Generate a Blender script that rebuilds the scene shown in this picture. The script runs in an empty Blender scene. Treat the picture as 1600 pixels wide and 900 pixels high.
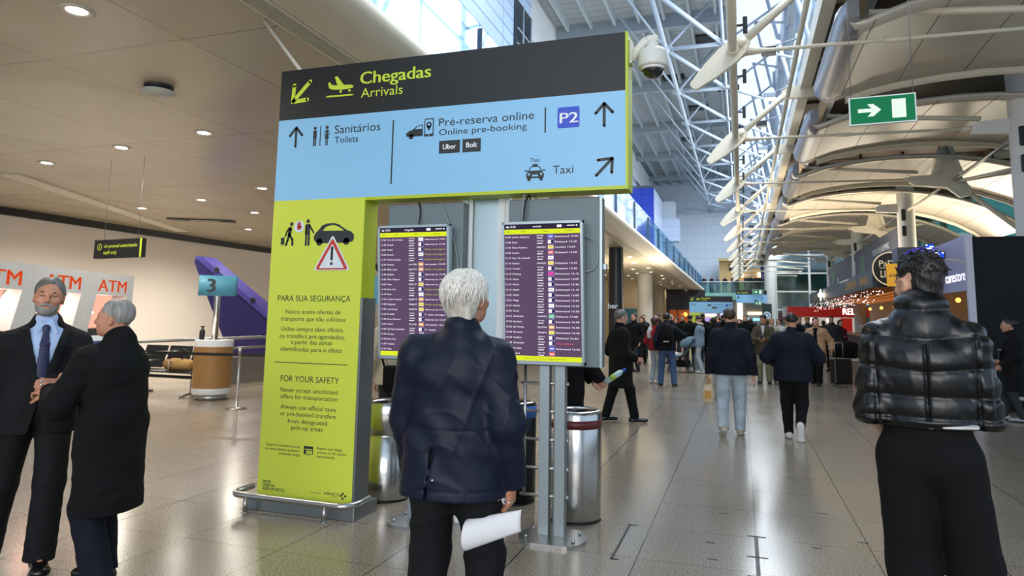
import bpy, bmesh, math, random
import numpy as np
from mathutils import Vector, Matrix, Euler
from mathutils.geometry import tessellate_polygon
random.seed(7); rng = np.random.default_rng(11)
S = bpy.context.scene; COL = S.collection
PI = math.pi
# ---------------------------------------------------------------- camera, world, lights, exposure
S.view_settings.view_transform = 'Standard'; S.view_settings.look = 'None'
S.view_settings.gamma = 1.0; S.view_settings.use_curve_mapping = False
S.view_settings.exposure = 0.28
cam = bpy.data.cameras.new('camera'); cam_o = bpy.data.objects.new('camera', cam); COL.objects.link(cam_o)
cam.sensor_fit = 'HORIZONTAL'; cam.sensor_width = 36.0; cam.lens = 36.0*1067/1600
cam.shift_y = -83/1600; cam.clip_end = 300; cam.clip_start = 0.05
_yaw, _pit, _rol = math.radians(-18.58), math.radians(6.94), math.radians(0.97)
_f = Vector((math.sin(_yaw)*math.cos(_pit), math.cos(_yaw)*math.cos(_pit), math.sin(_pit)))
_r = Vector((math.cos(_yaw), -math.sin(_yaw), 0)); _u = _r.cross(_f)
_r2 = math.cos(_rol)*_r + math.sin(_rol)*_u; _u2 = -math.sin(_rol)*_r + math.cos(_rol)*_u
m = Matrix((( _r2.x, _u2.x, -_f.x, 0), (_r2.y, _u2.y, -_f.y, 0), (_r2.z, _u2.z, -_f.z, 1.54), (0,0,0,1)))
cam_o.matrix_world = m
cam.dof.use_dof = True; cam.dof.focus_distance = 4.6; cam.dof.aperture_fstop = 4.0
S.camera = cam_o
W = bpy.data.worlds.new('daylight_sky'); S.world = W; W.use_nodes = True
W.node_tree.nodes['Background'].inputs[0].default_value = (0.60, 0.78, 1.0, 1)
W.node_tree.nodes['Background'].inputs[1].default_value = 1.0
def area(name, loc, target, sx, sy, power, col):
    l = bpy.data.lights.new(name, 'AREA'); l.shape = 'RECTANGLE'; l.size = sx; l.size_y = sy
    l.energy = power; l.color = col
    o = bpy.data.objects.new(name, l); COL.objects.link(o); o.location = loc
    o.rotation_euler = (Vector(target)-Vector(loc)).to_track_quat('-Z', 'Y').to_euler()
    return o
# daylight of the high clerestory on the right, and added fill lights
area('clerestory_daylight', (2.6, 40, 12.2), (-4, 40, 3.0), 66, 6.5, 9000, (0.84, 0.92, 1.0))
area('front_fill_light', (0.5, -9.0, 4.2), (-1.5, 8, 1.5), 12, 5.0, 820, (1.0, 0.94, 0.86))  # unseen lamp behind the camera, added as soft front fill
area('gallery_fill_light', (-5.5, 18, 17.0), (-5.5, 18, 0), 4, 26, 380, (0.8, 0.9, 1.0))  # added lamp under the closed roof deck, fills the upper gallery
area('shop_roof_uplights', (5.4, 31, 3.55), (4.6, 31, 7.0), 2.4, 46, 2700, (1.0, 0.88, 0.70))
# ---------------------------------------------------------------- materials
def lin(h):
    h = h.lstrip('#'); c = [int(h[i:i+2], 16)/255 for i in (0,2,4)]
    return tuple((x/12.92 if x <= .04045 else ((x+.055)/1.055)**2.4) for x in c)+(1,)
MATS = {}
def M(name, hx, rough=.5, metal=0, spec=.5, noise=0, nscale=20, bump=0, bscale=60, aniso=None, emit=0, coat=0, detail=4, sub=0):
    if name in MATS: return MATS[name]
    mt = bpy.data.materials.new(name); mt.use_nodes = True; nt = mt.node_tree; b = nt.nodes['Principled BSDF']
    c = lin(hx); b.inputs['Base Color'].default_value = c
    b.inputs['Roughness'].default_value = rough; b.inputs['Metallic'].default_value = metal
    b.inputs['Specular IOR Level'].default_value = spec
    if coat: b.inputs['Coat Weight'].default_value = coat; b.inputs['Coat Roughness'].default_value = .1
    if emit: b.inputs['Emission Color'].default_value = c; b.inputs['Emission Strength'].default_value = emit
    if noise or bump:
        tc = nt.nodes.new('ShaderNodeTexCoord')
        mp = nt.nodes.new('ShaderNodeMapping'); nt.links.new(tc.outputs['Object'], mp.inputs[0])
        if aniso: mp.inputs['Scale'].default_value = aniso
    if noise:
        n = nt.nodes.new('ShaderNodeTexNoise'); n.inputs['Scale'].default_value = nscale; n.inputs['Detail'].default_value = detail
        nt.links.new(mp.outputs[0], n.inputs['Vector'])
        r = nt.nodes.new('ShaderNodeValToRGB'); r.color_ramp.elements[0].position = .3; r.color_ramp.elements[1].position = .7
        r.color_ramp.elements[0].color = tuple(max(0, x*(1-noise)) for x in c[:3])+(1,)
        r.color_ramp.elements[1].color = tuple(min(1, x*(1+noise)) for x in c[:3])+(1,)
        nt.links.new(n.outputs['Fac'], r.inputs[0]); nt.links.new(r.outputs[0], b.inputs['Base Color'])
    if bump:
        n2 = nt.nodes.new('ShaderNodeTexNoise'); n2.inputs['Scale'].default_value = bscale; n2.inputs['Detail'].default_value = 3
        nt.links.new(mp.outputs[0], n2.inputs['Vector'])
        bp = nt.nodes.new('ShaderNodeBump'); bp.inputs['Strength'].default_value = min(1, bump); bp.inputs['Distance'].default_value = .01
        nt.links.new(n2.outputs['Fac'], bp.inputs['Height']); nt.links.new(bp.outputs[0], b.inputs['Normal'])
    MATS[name] = mt; return mt
def lamp(name, hx, strength):
    if name in MATS: return MATS[name]
    mt = bpy.data.materials.new(name); mt.use_nodes = True; nt = mt.node_tree
    for n in list(nt.nodes):
        if n.type == 'BSDF_PRINCIPLED': nt.nodes.remove(n)
    e = nt.nodes.new('ShaderNodeEmission'); e.inputs[0].default_value = lin(hx); e.inputs[1].default_value = strength
    nt.links.new(e.outputs[0], nt.nodes['Material Output'].inputs[0]); MATS[name] = mt; return mt
def glass(name, hx, clear=.75, rough=.03):
    if name in MATS: return MATS[name]
    mt = bpy.data.materials.new(name); mt.use_nodes = True; nt = mt.node_tree
    for n in list(nt.nodes):
        if n.type == 'BSDF_PRINCIPLED': nt.nodes.remove(n)
    t = nt.nodes.new('ShaderNodeBsdfTransparent'); t.inputs[0].default_value = lin(hx)
    g = nt.nodes.new('ShaderNodeBsdfGlossy'); g.inputs[0].default_value = (.9,.95,1,1); g.inputs['Roughness'].default_value = rough
    mx = nt.nodes.new('ShaderNodeMixShader'); mx.inputs[0].default_value = 1-clear
    nt.links.new(t.outputs[0], mx.inputs[1]); nt.links.new(g.outputs[0], mx.inputs[2])
    nt.links.new(mx.outputs[0], nt.nodes['Material Output'].inputs[0]); MATS[name] = mt; return mt
# ---------------------------------------------------------------- mesh helpers
def frame(z):
    z = Vector(z).normalized(); a = Vector((0,0,1)) if abs(z.z) < .95 else Vector((1,0,0))
    x = a.cross(z).normalized(); return x, z.cross(x), z
def root_matrix(p):
    m = Matrix.Identity(4)
    while p is not None: m = p.matrix_basis @ m; p = p.parent
    return m
class MB:
    def __init__(s): s.v = []; s.f = []; s.mi = []; s.sm = []; s.cur = 0; s.smooth = False
    def add(s, vs, fs, smooth=None):
        b = len(s.v); s.v += [tuple(v) for v in vs]
        for f in fs: s.f.append(tuple(b+i for i in f)); s.mi.append(s.cur); s.sm.append(s.smooth if smooth is None else smooth)
        return s
    def mat(s, i): s.cur = i; return s
    def box(s, lo, hi, bev=0, rz=0, pivot=None):
        lo, hi = [min(a,b) for a,b in zip(lo,hi)], [max(a,b) for a,b in zip(lo,hi)]
        if bev <= 0:
            vs = [(x,y,z) for x in (lo[0],hi[0]) for y in (lo[1],hi[1]) for z in (lo[2],hi[2])]
            fs = [(0,1,3,2),(4,6,7,5),(0,4,5,1),(2,3,7,6),(0,2,6,4),(1,5,7,3)]
        else:
            bm = bmesh.new(); bmesh.ops.create_cube(bm, size=1)
            for v in bm.verts: v.co = Vector([lo[i]+(v.co[i]+.5)*(hi[i]-lo[i]) for i in range(3)])
            bmesh.ops.bevel(bm, geom=list(bm.edges), offset=bev, segments=2, profile=.5, affect='EDGES')
            bm.verts.index_update(); vs = [tuple(v.co) for v in bm.verts]; fs = [tuple(v.index for v in f.verts) for f in bm.faces]; bm.free()
        if rz:
            p = pivot or ((lo[0]+hi[0])/2, (lo[1]+hi[1])/2); c, sn = math.cos(rz), math.sin(rz)
            vs = [(p[0]+c*(x-p[0])-sn*(y-p[1]), p[1]+sn*(x-p[0])+c*(y-p[1]), z) for x,y,z in vs]
        return s.add(vs, fs, False)
    def obox(s, o, ax, ay, az):                       # box from a corner and three edge vectors
        o, ax, ay, az = map(Vector, (o, ax, ay, az))
        vs = [o+i*ax+j*ay+k*az for i in (0,1) for j in (0,1) for k in (0,1)]
        return s.add(vs, [(0,1,3,2),(4,6,7,5),(0,4,5,1),(2,3,7,6),(0,2,6,4),(1,5,7,3)], False)
    def cyl(s, p0, p1, r0, r1=None, n=16, caps=True):
        r1 = r0 if r1 is None else r1; p0, p1 = Vector(p0), Vector(p1); x, y, z = frame(p1-p0)
        vs = []
        for p, r in ((p0,r0),(p1,r1)): vs += [p+r*(math.cos(2*PI*i/n)*x+math.sin(2*PI*i/n)*y) for i in range(n)]
        s.add(vs, [(i,(i+1)%n,n+(i+1)%n,n+i) for i in range(n)], True)
        if caps: s.add(vs, [tuple(range(n-1,-1,-1)), tuple(range(n,2*n))], False)
        return s
    def tube(s, pts, r, n=10, caps=True, closed=False):
        pts = [Vector(p) for p in pts]; N = len(pts); vs = []; rs = r if isinstance(r, (list,tuple)) else [r]*N
        up = None
        for i, p in enumerate(pts):
            d = (pts[min(i+1,N-1)]-pts[max(i-1,0)]).normalized()
            if up is None: x, y, _ = frame(d)
            else:
                x = (up - d*up.dot(d)); x = x.normalized() if x.length > 1e-6 else frame(d)[0]; y = d.cross(x)
            up = x
            vs += [p+rs[i]*(math.cos(2*PI*k/n)*x+math.sin(2*PI*k/n)*y) for k in range(n)]
        fs = [(i*n+k, i*n+(k+1)%n, (i+1)*n+(k+1)%n, (i+1)*n+k) for i in range(N-1) for k in range(n)]
        s.add(vs, fs, True)
        if caps: s.add(vs, [tuple(range(n-1,-1,-1)), tuple(range((N-1)*n, N*n))], False)
        return s
    def lathe(s, prof, c=(0,0), n=32, a0=0, a1=2*PI):
        full = abs(a1-a0-2*PI) < 1e-6; m = n if full else n+1; vs = []
        for r, z in prof: vs += [(c[0]+r*math.cos(a0+(a1-a0)*i/n), c[1]+r*math.sin(a0+(a1-a0)*i/n), z) for i in range(m)]
        fs = []
        for j in range(len(prof)-1):
            for i in range(n): k = (i+1)%m; fs.append((j*m+i, j*m+k, (j+1)*m+k, (j+1)*m+i))
        return s.add(vs, fs, True)
    def sphere(s, c, r, n=16, sc=(1,1,1), z0=-1, z1=1):
        c = Vector(c); vs = []; m = n//2; fs = []
        for j in range(m+1):
            a = math.asin(max(-1,min(1,z0)))+(math.asin(z1)-math.asin(z0))*j/m
            vs += [c+Vector((r*sc[0]*math.cos(a)*math.cos(2*PI*i/n), r*sc[1]*math.cos(a)*math.sin(2*PI*i/n), r*sc[2]*math.sin(a))) for i in range(n)]
        for j in range(m):
            for i in range(n): fs.append((j*n+i, j*n+(i+1)%n, (j+1)*n+(i+1)%n, (j+1)*n+i))
        return s.add(vs, fs, True)
    def prism(s, poly, o, U, V, D, smooth=False):     # polygon in the (U,V) plane at o, extruded by the vector D
        o, U, V, D = map(Vector, (o, U, V, D)); n = len(poly)
        a = [o+U*p[0]+V*p[1] for p in poly]; b = [p+D for p in a]
        tri = tessellate_polygon([[Vector((p[0],p[1],0)) for p in poly]])
        s.add(a+b, [tuple(t) for t in tri]+[tuple(n+i for i in reversed(t)) for t in tri], False)
        return s.add(a+b, [(i,(i+1)%n,n+(i+1)%n,n+i) for i in range(n)], smooth)
    def grid(s, pts, smooth=True):                    # rows of points
        R, C = len(pts), len(pts[0])
        return s.add([p for row in pts for p in row], [(i*C+j, i*C+j+1, (i+1)*C+j+1, (i+1)*C+j) for i in range(R-1) for j in range(C-1)], smooth)
    def build(s, name, mats, parent=None, local=False, fix=True):
        me = bpy.data.meshes.new(name); v = np.array(s.v, dtype=float)
        o = bpy.data.objects.new(name, me)
        if parent is not None:
            o.parent = parent
            if not local:
                im = np.array(root_matrix(parent).inverted()); v = v@im[:3,:3].T+im[:3,3]
        elif not local and len(v):
            lo, hi = v.min(0), v.max(0); org = np.array([(lo[0]+hi[0])/2, (lo[1]+hi[1])/2, lo[2]]); v = v-org; o.location = org
        me.from_pydata(v.tolist(), [], s.f)
        for mt in (mats if isinstance(mats, (list,tuple)) else [mats]): me.materials.append(mt)
        me.polygons.foreach_set('material_index', s.mi); me.polygons.foreach_set('use_smooth', s.sm)
        me.update()
        if fix:
            bm = bmesh.new(); bm.from_mesh(me); bmesh.ops.remove_doubles(bm, verts=bm.verts, dist=1e-5)
            bmesh.ops.recalc_face_normals(bm, faces=bm.faces); bm.to_mesh(me); bm.free()
        COL.objects.link(o); return o
def tag(o, label=None, cat=None, group=None, kind=None):
    if label: o['label'] = label
    if cat: o['category'] = cat
    if group: o['group'] = group
    if kind: o['kind'] = kind
    return o
def thing(name, label, cat, loc=(0,0,0), rz=0, group=None):
    o = bpy.data.objects.new(name, None); COL.objects.link(o); o.empty_display_size = .1
    o.location = loc; o.rotation_euler = (0,0,rz); return tag(o, label, cat, group)
def copy_tree(o, parent=None):
    c = o.copy(); COL.objects.link(c)
    if parent is not None: c.parent = parent
    for ch in o.children: copy_tree(ch, c)
    return c
def struct(name, mb, mats): return tag(mb.build(name, mats), kind='structure')
# flat printed graphics: polygons in (u,v), put on a plane
_TX = {}
def bake_texts(strings, bold=0.0):
    todo = [t for t in dict.fromkeys(strings) if t not in _TX]; obs = []
    for t in todo:
        cu = bpy.data.curves.new('t', 'FONT'); cu.body = t; cu.size = 1; cu.resolution_u = 3
        ob = bpy.data.objects.new('t', cu); COL.objects.link(ob); obs.append(ob)
    bpy.context.view_layer.update(); dg = bpy.context.evaluated_depsgraph_get()
    for t, ob in zip(todo, obs):
        ev = ob.evaluated_get(dg); me = ev.to_mesh()
        v = np.array([tuple(x.co)[:2] for x in me.vertices]).reshape(-1,2); f = [tuple(p.vertices) for p in me.polygons]
        _TX[t] = (v, f); ev.to_mesh_clear()
    for ob in obs: cu = ob.data; bpy.data.objects.remove(ob); bpy.data.curves.remove(cu)
class Flat:
    """decal in metres on a plane: origin o (lower left), U right, V up, N towards the viewer"""
    def __init__(s, o, U, V, off=.0015):
        s.o, s.U, s.V = Vector(o), Vector(U).normalized(), Vector(V).normalized(); s.N = s.U.cross(s.V); s.off = off; s.mb = MB()
    def P(s, u, v, l=0): return s.o+s.U*u+s.V*v+s.N*(s.off+.0006*l)
    def poly(s, pts, mi=0, l=0):
        tri = tessellate_polygon([[Vector((p[0],p[1],0)) for p in pts]]); s.mb.mat(mi)
        s.mb.add([s.P(*p, l) for p in pts], [tuple(t) for t in tri], False); return s
    def rect(s, u0, v0, u1, v1, mi=0, l=0, r=0):
        if r <= 0: return s.poly([(u0,v0),(u1,v0),(u1,v1),(u0,v1)], mi, l)
        pts = []
        for cx, cy, a in ((u1-r,v0+r,-90),(u1-r,v1-r,0),(u0+r,v1-r,90),(u0+r,v0+r,180)):
            pts += [(cx+r*math.cos(math.radians(a+k*22.5)), cy+r*math.sin(math.radians(a+k*22.5))) for k in range(5)]
        return s.poly(pts, mi, l)
    def disc(s, u, v, r, mi=0, l=0, n=24, ry=None): return s.poly([(u+r*math.cos(2*PI*i/n), v+(ry or r)*math.sin(2*PI*i/n)) for i in range(n)], mi, l)
    def ring(s, u, v, r0, r1, mi=0, l=0, n=32):
        for i in range(n):
            a, b = 2*PI*i/n, 2*PI*(i+1)/n
            s.poly([(u+r0*math.cos(a),v+r0*math.sin(a)),(u+r1*math.cos(a),v+r1*math.sin(a)),(u+r1*math.cos(b),v+r1*math.sin(b)),(u+r0*math.cos(b),v+r0*math.sin(b))], mi, l)
        return s
    def stroke(s, pts, w, mi=0, l=0):
        for (a,b),(c,d) in zip(pts, pts[1:]):
            L = math.hypot(c-a,d-b) or 1; nx, ny = -(d-b)/L*w/2, (c-a)/L*w/2
            s.poly([(a+nx,b+ny),(a-nx,b-ny),(c-nx,d-ny),(c+nx,d+ny)], mi, l)
        for p in pts: s.disc(p[0], p[1], w/2, mi, l, 12)
        return s
    def text(s, t, u, v, h, mi=0, l=0, align='l', bold=0.0, width=None, sx=1.0):
        """h: cap height; (u,v) baseline start (or centre / right end)"""
        if t not in _TX: bake_texts([t])
        vv, f = _TX[t]
        if not len(vv): return s
        k = h/.73; kx = k*sx
        w0 = vv[:,0].max()-vv[:,0].min()
        if width: kx = width/w0
        x0 = vv[:,0].min()*kx; w = w0*kx; du = u - x0 - {'l':0,'c':w/2,'r':w}[align]
        s.mb.mat(mi)
        for n_, b_ in enumerate((0,) if not bold else (-1,0,1)): s.mb.add([s.P(du+x*kx+b_*bold*2.0*k, v+y*k, l+.12*n_) for x,y in vv], f, False)
        return s
    def build(s, name, mats, parent=None): return s.mb.build(name, mats, parent, fix=False)
# ---------------------------------------------------------------- materials of the hall
def floor_material():
    mt = M('granite_floor', '#9a9084', .2, spec=.5); nt = mt.node_tree; b = nt.nodes['Principled BSDF']; L = nt.links.new
    N = lambda t: nt.nodes.new(t)
    geo = N('ShaderNodeNewGeometry')
    n1 = N('ShaderNodeTexNoise'); n1.inputs['Scale'].default_value = 85; n1.inputs['Detail'].default_value = 3
    v1 = N('ShaderNodeTexVoronoi'); v1.inputs['Scale'].default_value = 170
    n2 = N('ShaderNodeTexNoise'); n2.inputs['Scale'].default_value = .9; n2.inputs['Detail'].default_value = 3
    for n in (n1, v1, n2): L(geo.outputs['Position'], n.inputs['Vector'])
    r = N('ShaderNodeValToRGB'); e = r.color_ramp.elements
    e[0].position = .30; e[0].color = lin('#665c4f'); e[1].position = .72; e[1].color = lin('#bcae9b')
    k = e.new(.5); k.color = lin('#94897a'); L(n1.outputs['Fac'], r.inputs[0])
    r2 = N('ShaderNodeValToRGB'); r2.color_ramp.elements[0].position = .0; r2.color_ramp.elements[0].color = (1.25,1.22,1.18,1); r2.color_ramp.elements[1].position = .35; r2.color_ramp.elements[1].color = (.92,.92,.92,1)
    L(v1.outputs['Distance'], r2.inputs[0])
    m1 = N('ShaderNodeMix'); m1.data_type = 'RGBA'; m1.blend_type = 'MULTIPLY'; m1.inputs[0].default_value = .8
    L(r.outputs[0], m1.inputs[6]); L(r2.outputs[0], m1.inputs[7])
    # tile to tile tone and the joints
    sep = N('ShaderNodeSeparateXYZ'); L(geo.outputs['Position'], sep.inputs[0])
    def mth(op, a, bb=None, c=None):
        n = N('ShaderNodeMath'); n.operation = op
        for i, x in enumerate((a, bb, c)):
            if x is None: continue
            if isinstance(x, (int,float)): n.inputs[i].default_value = x
            else: L(x, n.inputs[i])
        return n.outputs[0]
    tx = mth('DIVIDE', mth('SUBTRACT', sep.outputs[0], .06), .745); ty = mth('DIVIDE', mth('SUBTRACT', sep.outputs[1], 4.70), .735)
    fx, fy = mth('FRACT', tx), mth('FRACT', ty)
    dx = mth('MINIMUM', fx, mth('SUBTRACT', 1, fx)); dy = mth('MINIMUM', fy, mth('SUBTRACT', 1, fy))
    j = mth('LESS_THAN', mth('MINIMUM', mth('MULTIPLY', dx, 1.0), mth('MULTIPLY', dy, 1.6)), .0062)
    cmb = N('ShaderNodeCombineXYZ'); L(mth('FLOOR', tx), cmb.inputs[0]); L(mth('FLOOR', ty), cmb.inputs[1])
    wn = N('ShaderNodeTexWhiteNoise'); wn.noise_dimensions = '3D'; L(cmb.outputs[0], wn.inputs['Vector'])
    hs = N('ShaderNodeHueSaturation'); L(m1.outputs[2], hs.inputs['Color']); L(mth('ADD', mth('MULTIPLY', wn.outputs['Value'], .07), .93), hs.inputs['Value'])
    m2 = N('ShaderNodeMix'); m2.data_type = 'RGBA'; L(j, m2.inputs[0]); L(hs.outputs[0], m2.inputs[6]); m2.inputs[7].default_value = lin('#3a352f')
    L(m2.outputs[2], b.inputs['Base Color'])
    L(mth('ADD', mth('MULTIPLY', n2.outputs['Fac'], .16), .12), b.inputs['Roughness'])
    return mt
MF = floor_material()
def panel_material(name, base, line, pu, pv, axes, w=.01, rough=.4, metal=0, offs=(0,0), stagger=0, spec=.5, wave=0):
    """panels: joints of width w every pu, pv metres along two world axes"""
    mt = M(name, base, rough, metal, spec); nt = mt.node_tree; b = nt.nodes['Principled BSDF']; L = nt.links.new
    N = lambda t: nt.nodes.new(t)
    geo = N('ShaderNodeNewGeometry'); sep = N('ShaderNodeSeparateXYZ'); L(geo.outputs['Position'], sep.inputs[0])
    def mth(op, a, bb=None):
        n = N('ShaderNodeMath'); n.operation = op
        for i, x in enumerate((a, bb)):
            if x is None: continue
            if isinstance(x, (int,float)): n.inputs[i].default_value = x
            else: L(x, n.inputs[i])
        return n.outputs[0]
    tv = mth('DIVIDE', mth('SUBTRACT', sep.outputs[axes[1]], offs[1]), pv); fv = mth('FRACT', tv)
    u = mth('DIVIDE', mth('SUBTRACT', sep.outputs[axes[0]], offs[0]), pu)
    if stagger: u = mth('ADD', u, mth('MULTIPLY', mth('FLOOR', tv), stagger))
    fu = mth('FRACT', u)
    j = mth('MAXIMUM', mth('LESS_THAN', fu, w/pu), mth('LESS_THAN', fv, w/pv))
    m2 = N('ShaderNodeMix'); m2.data_type = 'RGBA'; L(j, m2.inputs[0]); m2.inputs[6].default_value = lin(base); m2.inputs[7].default_value = lin(line)
    L(m2.outputs[2], b.inputs['Base Color'])
    if wave:
        n = N('ShaderNodeTexNoise'); n.inputs['Scale'].default_value = .55; n.inputs['Detail'].default_value = 1.5; L(geo.outputs['Position'], n.inputs['Vector'])
        bp = N('ShaderNodeBump'); bp.inputs['Strength'].default_value = wave; bp.inputs['Distance'].default_value = .12
        L(n.outputs['Fac'], bp.inputs['Height']); L(bp.outputs[0], b.inputs['Normal'])
    return mt
MCEIL = panel_material('satin_ceiling_panels', '#bdb29c', '#7f7666', 3.1, 1.86, (1,0), .014, .27, 0, (5.05,-5.13), spec=.8, wave=.7)
MSLAB = M('cream_plaster_edge', '#d9d0bb', .5)
MWALL = M('warm_white_wall', '#e6ddd4', .55)
MBLUEW = panel_material('pale_blue_wall_panels', '#b4cbea', '#5f7ba6', 6.0, .62, (1,2), .05, .3, 0, (2,.3))
MENDW = panel_material('pale_end_wall_tiles', '#c4cdd9', '#a3afbf', 1.9, .95, (0,2), .035, .55, 0, (0,0), .5)
MSIDEW = panel_material('pale_side_wall_tiles', '#b9c6dc', '#92a3bf', 2.2, .95, (1,2), .04, .55)
MCOBALT = panel_material('cobalt_blue_panels', '#2b46c4', '#1b2f92', 9, 1.05, (0,2), .06, .5)
MDECK = panel_material('grey_roof_deck', '#a2abb4', '#7d868f', 9.0, .62, (0,1), .06, .6)
MSTEELB = M('pale_blue_painted_steel', '#9dabbb', .4)
MCREAM = M('cream_painted_steel', '#d8cdb6', .38)
MWHITEP = M('white_painted_steel', '#dcd8cf', .4)
MSHELL = M('satin_canopy_metal', '#d2c8b7', .28, .15, bump=.12, bscale=1.2)
MSHELLN = M('grey_canopy_nose', '#9c9da2', .28, .55)
MBROWN = M('brown_louvre_soffit', '#4a3d30', .6)
MDARK = M('near_black_paint', '#15181c', .45)
MBLACKW = M('black_partition_panel', '#0b1015', .6, spec=.2)
MSTEEL = M('brushed_steel', '#b4b4b2', .32, 1.0, bump=.06, bscale=90, aniso=(1,1,.04))
MSTEELD = M('dull_steel', '#8d9091', .45, .9)
MGLASS = glass('clear_guard_glass', '#cfe6f2', .84, .05)
MGREENG = glass('green_facade_glass', '#8db8b0', .86, .08)
MGGREEN = glass('pale_green_guard_glass', '#b9ded6', .92, .05)
# ---------------------------------------------------------------- floor, ceilings, walls
struct('floor', MB().box((-26,-14,-.2),(14,96,0)), MF)
mb = MB(); mb.box((-19,-3,4.2),(-3.75,68,4.5))
struct('ceiling_left', mb, MCEIL)
prof = [(-3.75,4.2),(-3.5,4.205),(-3.36,4.23),(-3.24,4.29),(-3.2,4.36),(-3.2,4.45),(-3.3,4.5),(-3.75,4.5)]
mb = MB()
rows = [[(x,y,z) for x,z in prof] for y in (-3, 20, 40, 60, 66)]
for a in range(1,10):                                                # the far end of the gallery turns away in a round nose
    t = a/9*PI/2; rows.append([(-8.7+(x+8.7)*math.cos(t)-0*t, 66+(x+8.7)*math.sin(t)*.75, z) for x,z in prof])
mb.grid(rows); struct('trim_gallery_edge', mb, MSLAB)
g = thing('slot_diffuser', 'long black slotted air grille set along the edge of the left ceiling', 'air vent', (-3.88,8,4.18))
mb = MB(); mb.box((-4.0,1,4.185),(-3.985,60,4.2)).box((-3.79,1,4.185),(-3.775,60,4.2)); mb.build('frame', MSLAB, g)
mb = MB()
for i in range(7): mb.box((-3.984+.0285*i,1,4.186),(-3.971+.0285*i,60,4.199))
mb.build('blade', MSLAB, g); MB().box((-3.985,1,4.197),(-3.79,60,4.2)).build('slot', MDARK, g)
struct('wall_left', MB().box((-18.6,-6,0),(-18.3,70,4.2)), MWALL)
struct('trim_left', MB().box((-18.3,-6,4.0),(-18.2,70,4.2)), MDARK)
struct('wall_gallery', MB().box((-9.6,4,4.5),(-9.3,30,17.5)), MBLUEW)
struct('wall_gallery_top', MB().box((-9.7,30,15.0),(-9.35,79.5,17.5)), M('pale_fascia', '#cdd3d6', .5))
mb = MB(); mb.box((-9.295,27.4,12.2),(-9.25,30,15.8)); struct('window_1', mb, M('dark_window', '#262d38', .2))
mb = MB()
for z in (12.9,13.6,14.3): mb.cyl((-9.1,27.4,z),(-9.1,30.2,z),.03)
for y in (28.2,29.4): mb.cyl((-9.1,y,12.2),(-9.1,y,15.6),.04)
struct('window_1_rails', mb, MSTEELB)
struct('wall_end', MB().box((-14,79.5,0),(12,79.9,18)), MENDW)
struct('wall_blue_block', MB().box((-14,66,4.5),(-7.82,66.3,14.3)), MCOBALT)
struct('wall_blue_block_side', MB().box((-8.0,66.31,4.5),(-7.8,79.5,14.3)), MSIDEW)
struct('wall_blue_block_top', MB().box((-14,66.05,14.3),(-7.8,79.5,14.55)), M('grey_coping', '#5e656c', .6))
mb = MB().box((-7.8,73.2,9.9),(-6.1,75.4,12.3)); b = thing('wall_cabinet', 'pale grey box unit jutting from the high wall beside the blue block', 'box', (-7,74.3,9.9))
mb.build('housing', MSIDEW, b); MB().box((-7.78,73.6,12.3),(-6.5,75.2,14.2)).build('duct', M('pale_duct','#b8c2cd',.5), b)
struct('window_2', MB().box((-7.8,70.2,7.2),(-7.76,70.5,9.4)), MDARK)
# steep roof deck with its beams and ribs
struct('ceiling_roof', MB().box((-9.7,-6,17.5),(.1,80,17.8)), MDECK)
struct('window_skylight', MB().box((.1,-6,17.45),(2.6,80,17.55)), lamp('skylight_glazing', '#cfe2f8', 1.25))
for i, y in enumerate((25,35,45,55,65,75)):
    mb = MB().box((-9.35,y-.18,16.75),(.1,y+.18,17.5)); struct('trim_roof_beam', mb, M('grey_steel_beam', '#8f9aa3', .5))
mb = MB()
for i in range(7):
    x = -8.6+1.28*i
    for y0 in range(16,79,10): mb.box((x-.07,y0+.2 if y0<20 else y0-.8,17.05),(x+.07,y0+8.6,17.5))
struct('trim_roof_ribs', mb, M('grey_steel_rib', '#a3adb5', .5))
mb = MB()
for y,x in ((38,-2.2),(44,-4.6),(47,-1.2),(51,-3.4),(57,-.8),(60,-4.8),(66,-2.4)): mb.box((x,y,17.38),(x+1.4,y+1.1,17.49))
struct('trim_roof_openings', mb, MDARK)
# upper right: clerestory with sill, gutter beam, dark soffit above the canopies
struct('wall_right_upper', MB().box((2.35,-6,7.7),(2.6,80,8.9)), M('pale_sill', '#d3dae0', .4))
struct('trim_clerestory_top', MB().box((2.35,-6,15.4),(2.75,80,17.5)), MSTEELB)
mb = MB()
for k in range(0,14):
    y = 3+6*k; mb.cyl((2.3,y,7.7),(2.3,y,17.4),.11,n=10); mb.cyl((2.3,y,8.8),(1.0,y+3,17.0),.07,n=8); mb.cyl((2.3,y,15.5),(1.0,y+3,17.0),.06,n=8)
for z in (9.0,11.0,13.2,15.3): mb.cyl((2.28,-3,z),(2.28,79,z),.06,n=8)
struct('window_clerestory_frame', mb, MSTEELB)
struct('trim_gutter_beam', MB().box((1.52,6,7.35),(1.76,79,7.72),.0), MCREAM)
mb = MB()
for k in range(2,14):
    for q in range(2): mb.box((1.77,6*k-1.5+3*q,7.42),(2.12,6*k+1.0+3*q,7.5))
struct('trim_gutter_louvres', mb, MBROWN)
struct('trim_gutter_soffit', MB().box((1.76,6,7.5),(2.36,79,7.7)), M('tan_soffit','#b49f7e',.5))
struct('ceiling_right', MB().box((2.36,-2,7.85),(11,54,8.1)), MBROWN)
mb = MB()
for k in range(1,9):
    for x in (2.9,4.3,5.7,7.1,8.5): mb.box((x,6*k-2.2,7.3),(x+.1,6*k-.2,7.85))
    mb.box((2.4,6*k-1.3,7.35),(9.8,6*k-1.2,7.6))
struct('trim_right_soffit_frames', mb, M('dark_soffit_frame', '#574a3c', .5))
struct('wall_right_lower', MB().box((10.8,-4,0),(11,79,1.1)), MWHITEP)
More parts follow.
